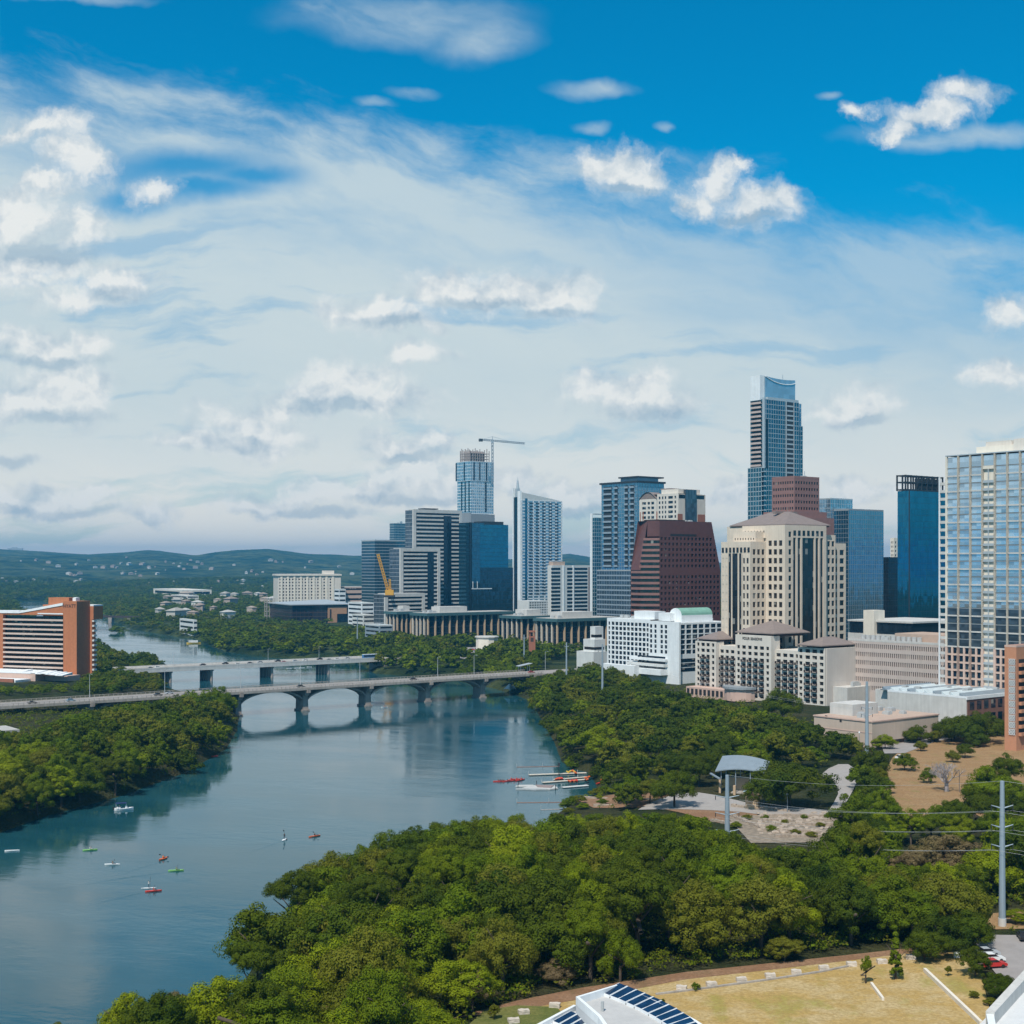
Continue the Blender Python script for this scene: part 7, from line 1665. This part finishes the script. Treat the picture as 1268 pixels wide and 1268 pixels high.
# low grey roof at the left edge
Yg = 545; p0 = PY(18, Yg); e = empty('low_roofed_building', (p0.x, p0.y, tz(p0.x,p0.y)), R(38), 'low grey flat roofed building at the left edge among trees', 'building'); zt = ZY(903, Yg)-e.location.z
mb = MB(); mb.box(-24,0,0,14,-1,zt-1); mb.build('wall', M_['offw'], e); mb = MB(); mb.box(-25.5,1.5,-1.5,15.5,zt-1,zt); mb.build('roof', M_['roof'], e); mb = MB(); mb.box(-22,-1,-.06,.1,1.2,zt-1.6); mb.build('window_band', G_['dark'], e); KEEP_OUT.append((p0.x-8, p0.y-2, 18))
# ------------------------------------------------------------------ planting
def ptop(px, py, ztop): p = P(px, py, ztop); return p.x, p.y
def special(px, py, ztop, r_, kind, label, name='broadleaf_tree'):
    x, y = ptop(px, py, ztop); z = tz(x, y); r_ *= 1.13 if r_ > 2.5 else 1.0; add_tree(x, y, r_, max(ztop-z, .9*r_), kind, label, name)
    KEEP_OUT.append((x, y-(3.0 if kind == 'brown' else 0), r_*(1.35 if kind == 'brown' else 1.05))); return x, y
special(745, 897, 18, 9.2, 'lime', 'bright yellow green tree at the water edge above the docks')
special(835, 952, 19, 6.8, 'oak', 'lone spreading dark oak on the plaza left of the left pylon', 'oak_tree')
special(978, 940, 22, 12.2, 'oak', 'biggest wide dark oak, right of the pavilion', 'oak_tree'); special(952, 955, 19, 7, 'oak', 'dark oak shouldering the biggest oak on its left', 'oak_tree')
special(1172, 1028, 19.5, 7.6, 'brown', 'widest dry brown crowned tree left of the nearest pylon', 'dry_tree'); special(1140, 1046, 17, 6.0, 'brown', 'dry brown tree left of the widest brown one', 'dry_tree'); special(1264, 1054, 16, 5, 'brown', 'dry brown tree at the right edge behind the nearest pylon', 'dry_tree')
special(1120, 932, 14.5, 3.9, 'green', 'compact bright green tree on the dry park lawn', 'young_tree'); special(1195, 920, 14.0, 3.2, 'oak', 'small dark tree with its own shadow on the park lawn', 'young_tree'); special(1180, 950-22, 13.2, 2.6, 'olive', 'small olive tree beside the grey bare tree', 'young_tree')
special(1205, 880, 22, 11.5, 'oak', 'great dark oak before the white walled hall', 'oak_tree'); special(1182, 885, 19, 8, 'oak', 'dark oak on the left flank of the great oak', 'oak_tree'); special(1230, 886, 18, 7, 'oak', 'dark oak between the great oak and brick tower', 'oak_tree')
special(1076, 923, 20, 6.4, 'oak', 'round dark oak beside the curving park path', 'oak_tree'); special(1103, 884, 18, 6, 'oak', 'dark tree covering the tan building wall', 'oak_tree'); special(1135, 897, 16, 6, 'oak', 'dark tree right of the one covering the tan wall', 'oak_tree')
special(1096, 908, 14.5, 4.8, 'lime', 'yellow green low tree before the tan building', 'shrub'); special(1052, 912, 13.5, 3.5, 'lime', 'yellow green low tree left of the path pylon', 'shrub')
special(1226, 948, 22, 7.2, 'green', 'bright green tree right of the grey bare tree'); special(1246, 932, 20, 5.8, 'oak', 'dark green tree below the brick apartment tower')
special(1208, 1171, 14.2, 2.9, 'oak', 'round dark tree at the corner of the parking lot', 'young_tree'); special(1238, 1203, 13.4, 2.9, 'oak', 'round dark tree between parking lot and concrete corner', 'young_tree')
special(1257, 1136, 10.6, 2.8, 'lime', 'yellow flowering shrub right of the nearest pylon foot', 'shrub'); special(1206, 1226, 10.2, 1.0, 'olive', 'thin olive sapling on the lawn by the parking lot', 'sapling'); special(1174, 1195, 10.8, .8, 'olive', 'thin olive sapling above the diagonal wall', 'sapling'); special(1226, 1235, 10.2, 1.4, 'olive', 'scrubby bush beside the concrete corner', 'shrub')
special(612, 1242, 10.6, 1.1, 'olive', 'thin pale sapling on the green grass strip', 'sapling'); special(1072, 1182, 13.4, 1.15, 'green', 'slim young tree standing alone on the tan lawn', 'young_tree'); special(820, 1236, 9.6, .6, 'olive', 'tiny bush on the lawn behind the solar roof', 'shrub'); special(862, 1216, 9.6, .9, 'green', 'low bush at the foot of the wood by the stone blocks', 'shrub')
special(152, 1222, 14.5, 4.6, 'lime', 'pale round tree alone at the near waterline, lower left'); special(158, 1243, 9, 3.2, 'olive', 'olive bush below the pale round tree', 'shrub'); special(215, 1228, 10.5, 3.2, 'brown', 'reddish dry bush between the pale tree and the wood', 'shrub'); special(70, 1262, 8.5, 2, 'olive', 'olive bush top at the bottom edge, far left', 'shrub'); special(186, 1250, 11, 3.4, 'green', 'green bush under the reddish dry bush', 'shrub')
special(1244, 905, 12.5, 1.6, 'oak', 'clipped round shrub left of the brick tower door', 'shrub'); special(1259, 906, 12.5, 1.6, 'oak', 'clipped round shrub right of the brick tower door', 'shrub')
special(147, 774, 9, 11, 'green', 'small wooded islet tree in the upper river'); special(968, 852, 25, 9, 'oak', 'tall dark oak hiding the front of the cream hotel', 'oak_tree'); pass
special(768, 1150, 17, 4, 'green', 'pointed green tree in the middle of the near wood'); special(515, 1022, 18, 6, 'oak', 'dark tree topping the skyline edge of the near wood'); special(325, 1130, 15.5, 6.0, 'lime', 'pale yellow green tree bulging over the near waterline'); special(560, 1180, 17, 6.6, 'lime', 'bright lime tree in the middle of the near wood'); special(520, 1235, 15, 6, 'lime', 'yellowish tree at the bottom edge of the near wood'); special(585, 1198, 15, 3.2, 'brown', 'pale brown dead crown beside the bright lime tree', 'dry_tree'); special(420, 1235, 14, 3.4, 'brown', 'pale dead tree near the bottom edge of the wood', 'dry_tree'); special(370, 1190, 17, 6.5, 'lime', 'yellow green tree low in the left of the near wood'); special(690, 1188, 12, 3.4, 'brown', 'half bare brown tree at the wood edge above the solar roof', 'dry_tree'); special(972, 1158, 13, 3.6, 'olive', 'pale half bare tree at the wood edge over the lawn', 'dry_tree')

special(1165, 1129, 16.5, 5.2, 'oak', 'dark oak left of the white arm lamp'); special(1196, 1126, 16.2, 5.2, 'oak', 'dark oak right of the white arm lamp'); special(1145, 1150, 14.5, 4, 'oak', 'lower dark oak at the lawn end of the wood')
KEEP_OUT.append(pxs([(688,944),(752,946),(764,1000),(690,1004)]))
special(1062, 979, 21.5, 6.4, 'green', 'tall bright tree at the lower end of the park path'); special(1104, 994, 18.5, 4.8, 'green', 'green tree at the lower edge of the dry lawn, left'); special(1128, 1002, 17.5, 4.4, 'lime', 'light green tree at the lower edge of the dry lawn'); special(1153, 994, 18, 4.8, 'green', 'green tree below the grey bare tree'); special(1182, 988, 18.5, 5.0, 'oak', 'dark tree below and right of the grey bare tree')
special(1208, 976, 20, 5.6, 'oak', 'dark tree left of the bright one on the park lawn'); special(1258, 966, 18.5, 5.0, 'green', 'green tree behind the nearest pylon top'); special(1158, 903, 14.2, 3.0, 'olive', 'olive shrub beside the black parked car', 'shrub'); special(1178, 900, 15, 3.6, 'oak', 'dark shrub at the near edge of the park street', 'shrub'); special(1212, 906, 15, 4.2, 'oak', 'dark shrub before the great oak', 'shrub'); special(1140, 916, 13, 2.6, 'olive', 'olive shrub at the top of the dry lawn', 'shrub'); special(1090, 948, 15, 3.0, 'olive', 'grey green small tree right of the round park oak')
for q, (px_, py_, r_) in enumerate(((746,1000,2.4),(722,1003,2.2),(704,1008,2.4),(770,996,2.6),(757,984,2.0),(688,1012,2.4),(768,980,3.0),(742,991,1.6))): special(px_, py_-6, 5.2, r_, ['green','lime','olive'][q % 3], ['low green reeds beside the jetty','pale reeds between jetty and near wood','olive reeds at the near wood rim','green bush at the stone retaining edge','pale bush over the white gangway','olive bush at the waterline of the near wood','green bush between the docks and plaza','tiny pale bush at the gangway end'][q], 'shrub')
special(866, 930, 19, 6.0, 'oak', 'dark oak pressed against the left side of the pavilion', 'oak_tree'); special(846, 928, 18, 6.2, 'oak', 'dark oak behind the lone plaza oak', 'oak_tree'); special(892, 918, 20, 6.5, 'oak', 'dark oak directly behind the pavilion roof', 'oak_tree'); special(930, 915, 19, 6.0, 'green', 'green tree behind the right end of the pavilion roof'); special(805, 962, 15, 5.2, 'olive', 'olive tree at the left end of the plaza'); special(780, 960, 14.5, 5, 'green', 'green tree between docks and plaza')
for q, (px_, py_, r_) in enumerate(((948,1012,1.5),(972,1018,1.3),(996,1012,1.4),(1016,1022,1.7),(955,1026,1.9),(985,1030,1.6),(1026,1010,1.5),(925,1012,1.8),(912,1022,2.0),(1005,1034,1.8))): special(px_, py_-4, 9.6, r_, ['green','olive'][q % 2], 'small shrub growing between the stone terraces', 'shrub'); TREES[-1]['grp'] = 'shrubs on the stone terraces'
special(1090, 974, 18.5, 4.8, 'green', 'green tree right of the tall one at the park path'); special(1236, 1000, 17.5, 5.4, 'green', 'green tree left of the nearest pylon crossarms'); special(1188, 1008, 16.5, 4.8, 'lime', 'light green tree above the widest dry brown one'); special(1262, 1006, 16, 5.0, 'oak', 'dark tree right of the nearest pylon crossarms'); special(1205, 1066, 14, 4.0, 'brown', 'dry brown bush left of the nearest pylon shaft', 'shrub')
special(1252, 978, 19, 6, 'oak', 'dark tree behind the shaft top of the nearest pylon'); special(1216, 962, 18, 5.2, 'oak', 'dark tree just left of the bright park lawn tree'); special(1150, 958-8, 13.5, 2.6, 'green', 'small green tree on the park lawn left of the grey one', 'young_tree'); special(1098, 962, 13.5, 2.8, 'green', 'small green tree near the park path bend', 'young_tree')
KEEP_OUT.append(gp([(1208,1128),(1330,1118),(1330,1182),(1208,1182)], 8))
# river-front wood, nearest the camera
WL = [('green',.43),('oak',.33),('lime',.12),('olive',.12)]
near_poly = [(-54,180),(-50,206),(-43,224),(-43,246),(-42,282),(-35,308),(-19,326),(0,335),(24,338),(45,336),(62,328),(70,306),(118,304),(132,262)]+gp([(1180,1172),(1040,1180),(850,1200),(700,1232),(600,1250),(540,1290)])+[(-20,180),(-40,185)]
CN = [(0,1262),(120,1262),(190,1236),(262,1205),(280,1134),(318,1112),(334,1072),(400,1048),(440,1030),(500,1019),(600,1011),(740,1003),(860,1008),(895,1030),(935,1046),(1028,1052),(1042,1000),(1092,1000),(1108,1070),(1224,1070),(1236,1008),(1268,1000)]
scatter(near_poly, 9.8, (4.6, 9.2), (10.5, 17.5), WL, 1, 2.0, zone='near', ceil=CN)
scatter([(62,330),(70,300),(118,300),(150,292),(175,330),(150,352),(108,352),(80,345)], 7.5, (3.5,6.0), (7,12), [('green',.45),('lime',.25),('oak',.15),('olive',.15)], 2, 2.0, zone='middle', ceil=CN)
scatter(gp([(1030,1010),(1080,990),(1130,1010),(1200,1005),(1268,985),(1300,1100),(1268,1140),(1200,1120),(1100,1110),(1040,1070)], 14), 8.5, (4,6), (7,11), [('green',.45),('lime',.28),('oak',.2),('olive',.07)], 3, 2, zone='middle', ceil=CN)
# left bank
CL = [(-80,902),(0,902),(30,906),(80,884),(130,873),(215,861),(240,851),(300,852)]
special(268, 848, 21, 7.5, 'green', 'tall tree on the left bank point rising over the arched bridge'); special(240, 858, 19, 6.5, 'green', 'tree shouldering the tall one on the left bank point'); special(272, 868, 15, 5, 'olive', 'waterside tree on the tip of the left bank point'); KEEP_OUT.append(pxs([(286,860),(312,860),(312,925),(284,925)]))
scatter(pxs([(-90,1070),(0,1031),(60,1010),(150,987),(230,958),(283,928),(296,905),(299,888),(200,880),(80,890),(-60,905)]), 9.6, (4.8,8.6), (9,15), [('olive',.26),('green',.32),('oak',.36),('lime',.06)], 4, .2, zone='left', ceil=CL)
scatter(pxs([(-40,905),(80,890),(200,880),(270,874),(120,872),(-60,885)]), 9.5, (3.5,5.5), (4.5,7), [('olive',.25),('green',.35),('oak',.4)], 5, 1.0, zone='left_back', ceil=[(-80,880),(0,884),(100,872),(300,862)])
scatter([A0[:][:2] if False else tuple(P(a, c, 5)[:2]) for a, c in ((-40,862),(60,866),(215,848),(190,846),(186,838),(210,820),(165,800),(116,785),(116,840),(60,850))], 12, (4,6.5), (5,9), [('green',.5),('oak',.3),('olive',.2)], 6, 1.0, zone='between', ceil=[(-60,855),(100,850),(114,800),(118,787),(139,801),(161,806),(174,804),(214,815)])
scatter(gp([(-40,866),(112,858),(112,851),(-40,858)], 8), 8, (2.4,3.6), (3,4.6), [('green',.6),('lime',.4)], 61, zone='between')
# right bank, from the docks to the bridges and in front of the hotels
right_poly = pxs([(640,862),(668,890),(692,945),(706,980)])+gp([(745,985),(800,985),(850,978),(880,960),(945,952),(1010,955),(1060,930),(1090,905),(1010,890),(960,872),(900,856),(845,850),(790,838),(740,832),(690,828),(640,838)], 10)
CR = [(630,838),(700,826),(745,814),(770,822),(800,836),(860,862),(905,866),(960,880),(1010,890),(1040,905),(1100,908)]
scatter(right_poly, 12.2, (4.8,9.4), (7.5,13), [('oak',.58),('green',.18),('olive',.19),('lime',.05)], 7, .6, zone='right', ceil=CR)
scatter(gp([(1010,965),(1060,975),(1060,1000),(1030,1000),(1085,1010),(1090,970)], 10), 9, (4,5.5), (8,11), [('oak',.5),('green',.5)], 8, zone='right')
scatter(gp([(1040,905),(1240,900),(1300,896),(1300,880),(1180,890),(1090,900)], 11), 11, (4,6), (6,9), [('oak',.8),('green',.2)], 9, zone='street')
scatter(gp([(1055,842),(1160,842),(1160,834),(1055,832)], 12), 10, (4,5), (9,11), [('oak',.8),('green',.2)], 10, zone='street')
# north bank between the bridges and beyond
scatter(pxs([(640,862),(611,850),(560,841),(507,837),(462,833),(440,818),(470,806),(560,806),(640,816),(700,826)]), 12, (5,7.5), (8,12.5), [('green',.55),('oak',.25),('lime',.1),('olive',.1)], 11, .5, zone='north')
scatter(pxs([(222,788),(262,801),(284,808),(340,815),(440,818),(480,804),(470,793),(330,787),(240,780)]), 14, (5,8), (6,9.5), [('green',.5),('oak',.35),('lime',.08),('olive',.07)], 12, .5, zone='north_far')
scatter(gp([(470,806),(560,806),(640,816),(720,812),(745,806),(740,796),(600,792),(480,790)], 9), 16, (4.5,7), (5,8), [('oak',.7),('green',.3)], 13, zone='city')
# far woods across the plain
scatter(pxs([(-80,757),(20,757),(60,775),(116,785),(140,809),(165,816),(200,820),(180,842),(-80,845)]), 15, (4.5,7), (5,8), [('green',.5),('oak',.35),('olive',.15)], 14, 1, zone='far', ceil=[(-80,770),(60,776),(115,786),(139,801),(161,806),(174,804),(214,815)])
scatter([(-1100,1450),(-560,1500),(-340,1500),(-330,1400),(-200,1480),(-220,1700),(-300,2300),(-400,3000),(-600,4200),(-2300,4200),(-1700,3000)], 22, (6.5,11), (6,9.5), [('green',.45),('oak',.42),('olive',.13)], 15, 2, zone='far')
scatter([(-250,1650),(300,1650),(900,2600),(-300,2600)], 34, (8,12), (7,11), [('oak',.6),('green',.4)], 16, zone='far')

KEEP_OUT.pop(next(i for i, k_ in enumerate(KEEP_OUT) if hasattr(k_[0], '__len__') and len(k_) == 4 and abs(k_[0][0]-P(688,944).x) < .01))
scatter(pxs([(698,948),(728,946),(752,952),(764,976),(742,985),(735,966),(724,957)]), 5.0, (1.8,3.0), (2.6,4.2), [('green',.5),('oak',.3),('lime',.2)], 71, .3, zone='landing')
scatter(pxs([(694,1004),(738,990),(770,1004),(740,1016),(700,1016)]), 5.0, (1.6,2.6), (2.2,3.4), [('green',.5),('olive',.5)], 72, .3, zone='landing')
scatter(gp([(108,868),(205,856),(206,846),(186,840),(120,846)], 7), 9.5, (4,6), (5,8), [('green',.5),('oak',.35),('olive',.15)], 73, .5, zone='between', ceil=[(100,818),(118,808),(160,822),(190,836),(215,843)])
# two palms before the tan building
for i, (px, py) in enumerate(((1041,907),(1055.5,907))):
    x, y = ptop(px, py-4, 16); z = tz(x, y); e = empty('palm_tree', (x, y, z), 0, ['left of the two small palms before the tan building','right of the two small palms before the tan building'][i], 'palm'); h_ = 6.0
    mb = MB(); mb.tube([(0,0,-.3),(.1,0,h_*.5),(0,0,h_)], .2, 8, .15); mb.build('trunk', BARK, e, True); mb = MB()
    for k in range(18):
        a = k*2.4; el = 1.0-.09*k; pts = [(math.cos(a)*u*1.7*math.cos(el*.6), math.sin(a)*u*1.7*math.cos(el*.6), h_+u*1.2*math.sin(el)-u*u*.9) for u in (0,.35,.7,1)]
        s_v = Vector((-math.sin(a), math.cos(a), 0))
        for q in range(3):
            w0, w1 = (.05,.22,.16,.02)[q], (.05,.22,.16,.02)[q+1]; A_, B_ = Vector(pts[q]), Vector(pts[q+1]); mb.face([A_-s_v*w0, A_+s_v*w0, B_+s_v*w1, B_-s_v*w1])
    mb.build('fronds', LEAF['oak'], e)
# columnar conifer on the lawn edge
x, y = ptop(1109, 1155, 16.5); z = tz(x, y); e = empty('conifer', (x, y, z), 0, 'pointed conifer at the edge of the wood over the lawn', 'conifer'); link('crown', CONE, e, (0,0,4.4), None, (4.4,4.4,4.2)); link('trunk', TRUNK[0], e, None, None, (6,6,8))
# leafless grey tree
x, y = ptop(1172, 938, 19.0); z = tz(x, y); e = empty('bare_tree', (x, y, z), 0, 'leafless pale grey tree spreading like a fan on the lawn', 'tree'); KEEP_OUT.append((x, y, 8)); e.scale = (2.5,2.5,1.9); r = random.Random(4)
mb = MB()
def twig(p, d_, l, rad, depth):
    q_ = p+d_*l; mb.tube([p, p.lerp(q_, .5)+Vector((r.uniform(-.1,.1), r.uniform(-.1,.1), 0))*l, q_], rad, 5 if depth < 2 else 3, rad*.6, cap=False)
    if depth < 5:
        for _ in range(3 if depth else 7):
            n_ = (d_+Vector((r.uniform(-.75,.75), r.uniform(-.75,.75), r.uniform(-.25,.45)))).normalized(); twig(q_, n_, l*r.uniform(.62,.85), rad*.58, depth+1)
twig(Vector((0,0,-.2)), Vector((0,0,1)), 1.5, .24, 0); mb.build('branches', LEAF['grey'], e)
mb = MB(); mb.tube([(0,0,-.4),(0,0,1.5)], .30, 8, .24); mb.build('trunk', LEAF['grey'], e)

# ------------------------------------------------------------------ plant everything: the largest 300 one by one, the rest as one wood
LAND = [('beside the solar roof building', P(700,1262,8)), ('behind the row of limestone blocks', P(930,1200,8)), ('behind the young lawn tree', P(1080,1178,8)), ('above the parking lot', P(1190,1150,9)), ('around the left pylon', P(900,1060,9)), ('by the stone terraces', P(990,1040,8)),
        ('around the nearest pylon', P(1241,1120,9)), ('facing the docks', P(660,1050,8)), ('in the heart of the near wood', P(650,1150,8)), ('along the near waterline', P(400,1140,5)), ('on the low left tip of the near wood', P(290,1230,5)), ('at the bottom edge of the near wood', P(430,1260,6)), ('along the top rim of the near wood', P(500,1090,6)),
        ('under the boat landing bank', P(735,960,4)), ('left of the pavilion', P(850,965,9)), ('above the docks', P(740,925,6)), ('before the white hotel', P(790,855,10)), ('before the cream hotel', P(900,880,10)), ('between the cream hotel and pavilion', P(960,920,10)), ('by the right end of the arched bridge', P(680,860,8)), ('under the path pylon', P(1070,935,10)), ('below the brick apartment tower', P(1230,930,11)), ('around the dry park lawn', P(1130,1010,10)),
        ('on the left bank at the picture edge', P(20,980,6)), ('in the middle of the left bank wood', P(130,940,6)), ('on the left bank point by the arched bridge', P(260,900,6)), ('behind the left bank wood below the road', P(60,895,8)), ('between the brick hotel and river', P(130,840,8)), ('on the far shore beyond the flat bridge', P(350,812,8)), ('on the bank between the two bridges', P(560,838,6)), ('among the dark glass offices', P(600,806,9)), ('beyond the left bank hotel', P(60,800,9)), ('before the white walled hall', P(1150,905,11))]
LX = np.array([[p.x, p.y] for _, p in LAND])
for t_ in TREES:
    pass
for t_ in TREES: t_['z'] = tz(t_['x'], t_['y']); t_['size'] = (t_['r']+.5*t_['h'])/max(60, t_['y'])*(9 if t_['label'] else 1)
def inview(t_): k = CXP+F*t_['x']/t_['y']; return -60 < k < 1330
TREES = [t_ for t_ in TREES if t_['y'] > 100 and inview(t_)]
TREES.sort(key=lambda t_: -t_['size'])
print('TREES', len(TREES))
NIND = 300
for i, t_ in enumerate(TREES[:NIND]):
    near, flat = NEAR[t_['kind']][i % 4]; dens = i
    h_, r_ = t_['h'], t_['r']
    rz = min(r_*flat*(1.05 if t_['kind'] == 'oak' else 1.25), h_*.50)
    if r_ < .28*h_: rz = h_*.37
    cz = h_-rz
    lab, grp = t_['label'], t_.get('grp')
    if not lab:
        j = int(np.argmin(((LX-np.array([t_['x'], t_['y']]))**2).sum(1))); lab = ADJ[t_['kind']]+' tree '+LAND[j][0]; grp = lab+' in a clump'
    e = empty(t_['name'], (t_['x'], t_['y'], t_['z']), t_['rot'], lab, 'shrub' if t_['name'] == 'shrub' else 'sapling' if t_['name'] == 'sapling' else 'tree', grp)
    link('crown', near, e, (0, 0, cz), None, (r_, r_*(0.92+.16*((i*7) % 10)/10), rz/flat))
    link('trunk', TRUNK[i % 3], e, None, None, (h_*.9, h_*.9, h_))
rest = TREES[NIND:]; parts = []; mi = []
for i, t_ in enumerate(rest):
    co, flat = (MIDC if t_['y'] < 950 else FARC)[t_['kind']][i % 4]; h_, r_ = t_['h'], t_['r']; rz = min(r_*flat*1.05, h_*.5)
    if t_['y'] > 1500: co = co.reshape(-1, 4, 3)[::2].reshape(-1, 3)*np.array([1,1,1])
    c, s_ = math.cos(t_['rot']), math.sin(t_['rot'])
    q_ = np.stack([(co[:,0]*c-co[:,1]*s_)*r_+t_['x'], (co[:,0]*s_+co[:,1]*c)*r_+t_['y'], co[:,2]*rz/flat+t_['z']+h_-rz], 1); parts.append(q_); mi.append(np.full(len(q_)//4, KI[t_['kind']]))
tag(link('distant_woods', quads_mesh('distant_woods', np.concatenate(parts), [LEAF[k] for k in KI], np.concatenate(mi))), 'woods along the far banks and across the plain', kind='stuff')
# undergrowth under the near woods
ug = []; r2 = np.random.default_rng(3)
for poly_, n_ in ((near_poly, 5200), (pxs([(-90,1070),(0,1031),(60,1010),(150,986),(230,957),(283,927),(296,904),(299,890),(200,882),(80,892),(-60,905)]), 2600), (right_poly, 3000)):
    xs = [p[0] for p in poly_]; yl = [p[1] for p in poly_]; X = r2.uniform(min(xs), max(xs), n_); Y = r2.uniform(min(yl), max(yl), n_)
    ok = inpoly(poly_, X, Y) & (sdist(X, Y) > 2.2)
    for sh in SHEETS: ok &= ~inpoly(sh, X, Y)
    X, Y = X[ok], Y[ok]; Z = terrain(X, Y); base = FARC['green'][0][0].reshape(-1, 4, 3)
    for x, y, z in zip(X, Y, Z):
        q_ = base[r2.choice(len(base), 26, replace=False)]*np.array([2.1, 2.1, 1.9])*r2.uniform(.6, 1.3)+np.array([x, y, z+1.1]); ug.append(q_.reshape(-1, 3))
ug = np.concatenate(ug); tag(link('undergrowth', quads_mesh('undergrowth', ug, [LEAF['oak'], LEAF['green'], LEAF['olive']], r2.integers(0, 3, len(ug)//4).repeat(1))), 'low bushes growing under the riverside woods', kind='stuff')

# ------------------------------------------------------------------ pale houses on the far hills
HM = []
r = random.Random(21)
for k, c in enumerate(((.48,.45,.40), (.58,.56,.52), (.38,.30,.25), (.44,.36,.30))):
    w = pmat('hill_house_wall_%s' % 'abcd'[k], c, .9); rf = pmat('hill_house_roof_%s' % 'abcd'[k], tuple(x*.75 for x in c), .9)
    mb = MB(); mb.box(-9,9,-6,6,-4,6); mb.m = 1; mb.hip(-9,9,-6,6,6.05,10,1.0); HM.append(mb.mesh('hill_house', [w, rf]))
r3 = random.Random(5); HP = [(r3.gauss(c[0], 22), c[1]+r3.gauss(0, 5)) for c in ((80,712),(160,703),(215,700),(190,714),(310,710),(340,700),(50,722),(250,722),(410,706),(120,724)) for _ in range(2)]+[(20,723),(85,712),(88,713),(92,714),(95,713),(72,703),(140,703),(145,704),(150,699),(160,700),(168,709),(175,700),(178,699),(185,705),(192,703),(205,697),(215,699),(222,703),(232,700),(236,695),(168,712),(195,712),(250,700),(262,706),(290,701),(305,711),(312,709),(318,713),(335,695),(26,696),(45,695),(60,698),(110,695),(3,718),(8,722),(128,704),(100,720),(215,722),(240,728),(262,730),(300,726),(325,729),(350,697),(385,697),(420,703),(436,712),(270,722),(205,707),(152,712),(118,704),(228,706),(242,704),(57,724),(135,722),(185,724)]
for i, (px, py) in enumerate(HP):
    lo_, hi_ = 1500.0, 9500.0; ys_ = np.linspace(2300, 8100, 260); k = (px-CXP)/F; zz = terrain(k*ys_, ys_); pyy = HZ-(zz-H)*F/ys_
    idx = np.nonzero(pyy <= py)[0]
    if not len(idx): continue
    Y = ys_[idx[0]]; s0 = r.uniform(.26, .72)*(Y/4500)
    tag(link('hill_house', HM[i % 4], None, (k*Y, Y, float(zz[idx[0]])+3.0), (0,0,r.uniform(0,3)), (s0*1.3, s0, s0)), 'pale house scattered on the wooded hills behind the river', 'house', 'houses scattered on the far hills')
r4 = random.Random(31)
for i in range(46):
    px_, Y_ = r4.uniform(195, 445), r4.uniform(1750, 3100); k = (px_-CXP)/F; s0 = r4.uniform(.55, 1.15); zg = tz(k*Y_, Y_)
    if float(sdist(np.array([k*Y_]), np.array([Y_]))[0]) < 30: continue
    tag(link('town_house', HM[i % 4], None, (k*Y_, Y_, zg+4.5), (0,0,r4.uniform(0,3)), (s0*1.25, s0, s0)), 'pale house half hidden in the woods beyond the far shore', 'house', 'houses in the woods beyond the far shore')
Y = 8150.0; k = (19-CXP)/F; e = empty('hilltop_building', (k*Y, Y, float(terrain(np.array([k*Y]), np.array([Y]))[0])), R(10), 'flat topped building on the crest of the far hills', 'building')
mb = MB(); mb.box(-42,42,-12,12,-25,14); mb.build('wall', M_['unit'], e); mb = MB(); mb.box(-20,10,-8,8,14,20); mb.build('roof_house', M_['unit'], e)
for x0, x1, py, Y, lb in ((0, 40, 731, 3500, 'pale road viaduct far behind the brick hotel'), (74, 240, 732, 3450, 'long pale road viaduct before the wooded hills')):
    a, c = PY(x0, Y), PY(x1, Y); e = empty('road_viaduct', (a.x, a.y, 0), 0, lb, 'viaduct'); z = ZY(py, Y); mb = MB(); mb.box(0, (c-a).length, -6, 6, z-2, z+1); mb.build('deck', M_['conc'], e)
    for q in range(int((c-a).length/40)): mb = MB(); mb.box(q*40+10, q*40+13, -4, 4, z-40, z-2); mb.build('pier', M_['conc'], e)

# ------------------------------------------------------------------ haze over the city and hills
hz_m = bpy.data.materials.new('haze'); hz_m.use_nodes = True; ht = NT(hz_m.node_tree); hz_m.node_tree.nodes.clear()
HAZE = 9.2e-5
vol = ht.n('ShaderNodeVolumePrincipled', {'Color': (0.10, 0.57, 1.0, 1.0), 'Density': HAZE, 'Anisotropy': 0.25})
ho = ht.n('ShaderNodeOutputMaterial'); ht.t.links.new(vol.outputs[0], ho.inputs['Volume'])
mb = MB(); mb.box(-32000, 32000, -800, 13800, -45, 262); tag(mb.build('haze', hz_m), 'thin blue air over the river and city', kind='stuff')
S.cycles.volume_bounces = 0; S.cycles.max_bounces = 6; S.cycles.transparent_max_bounces = 8
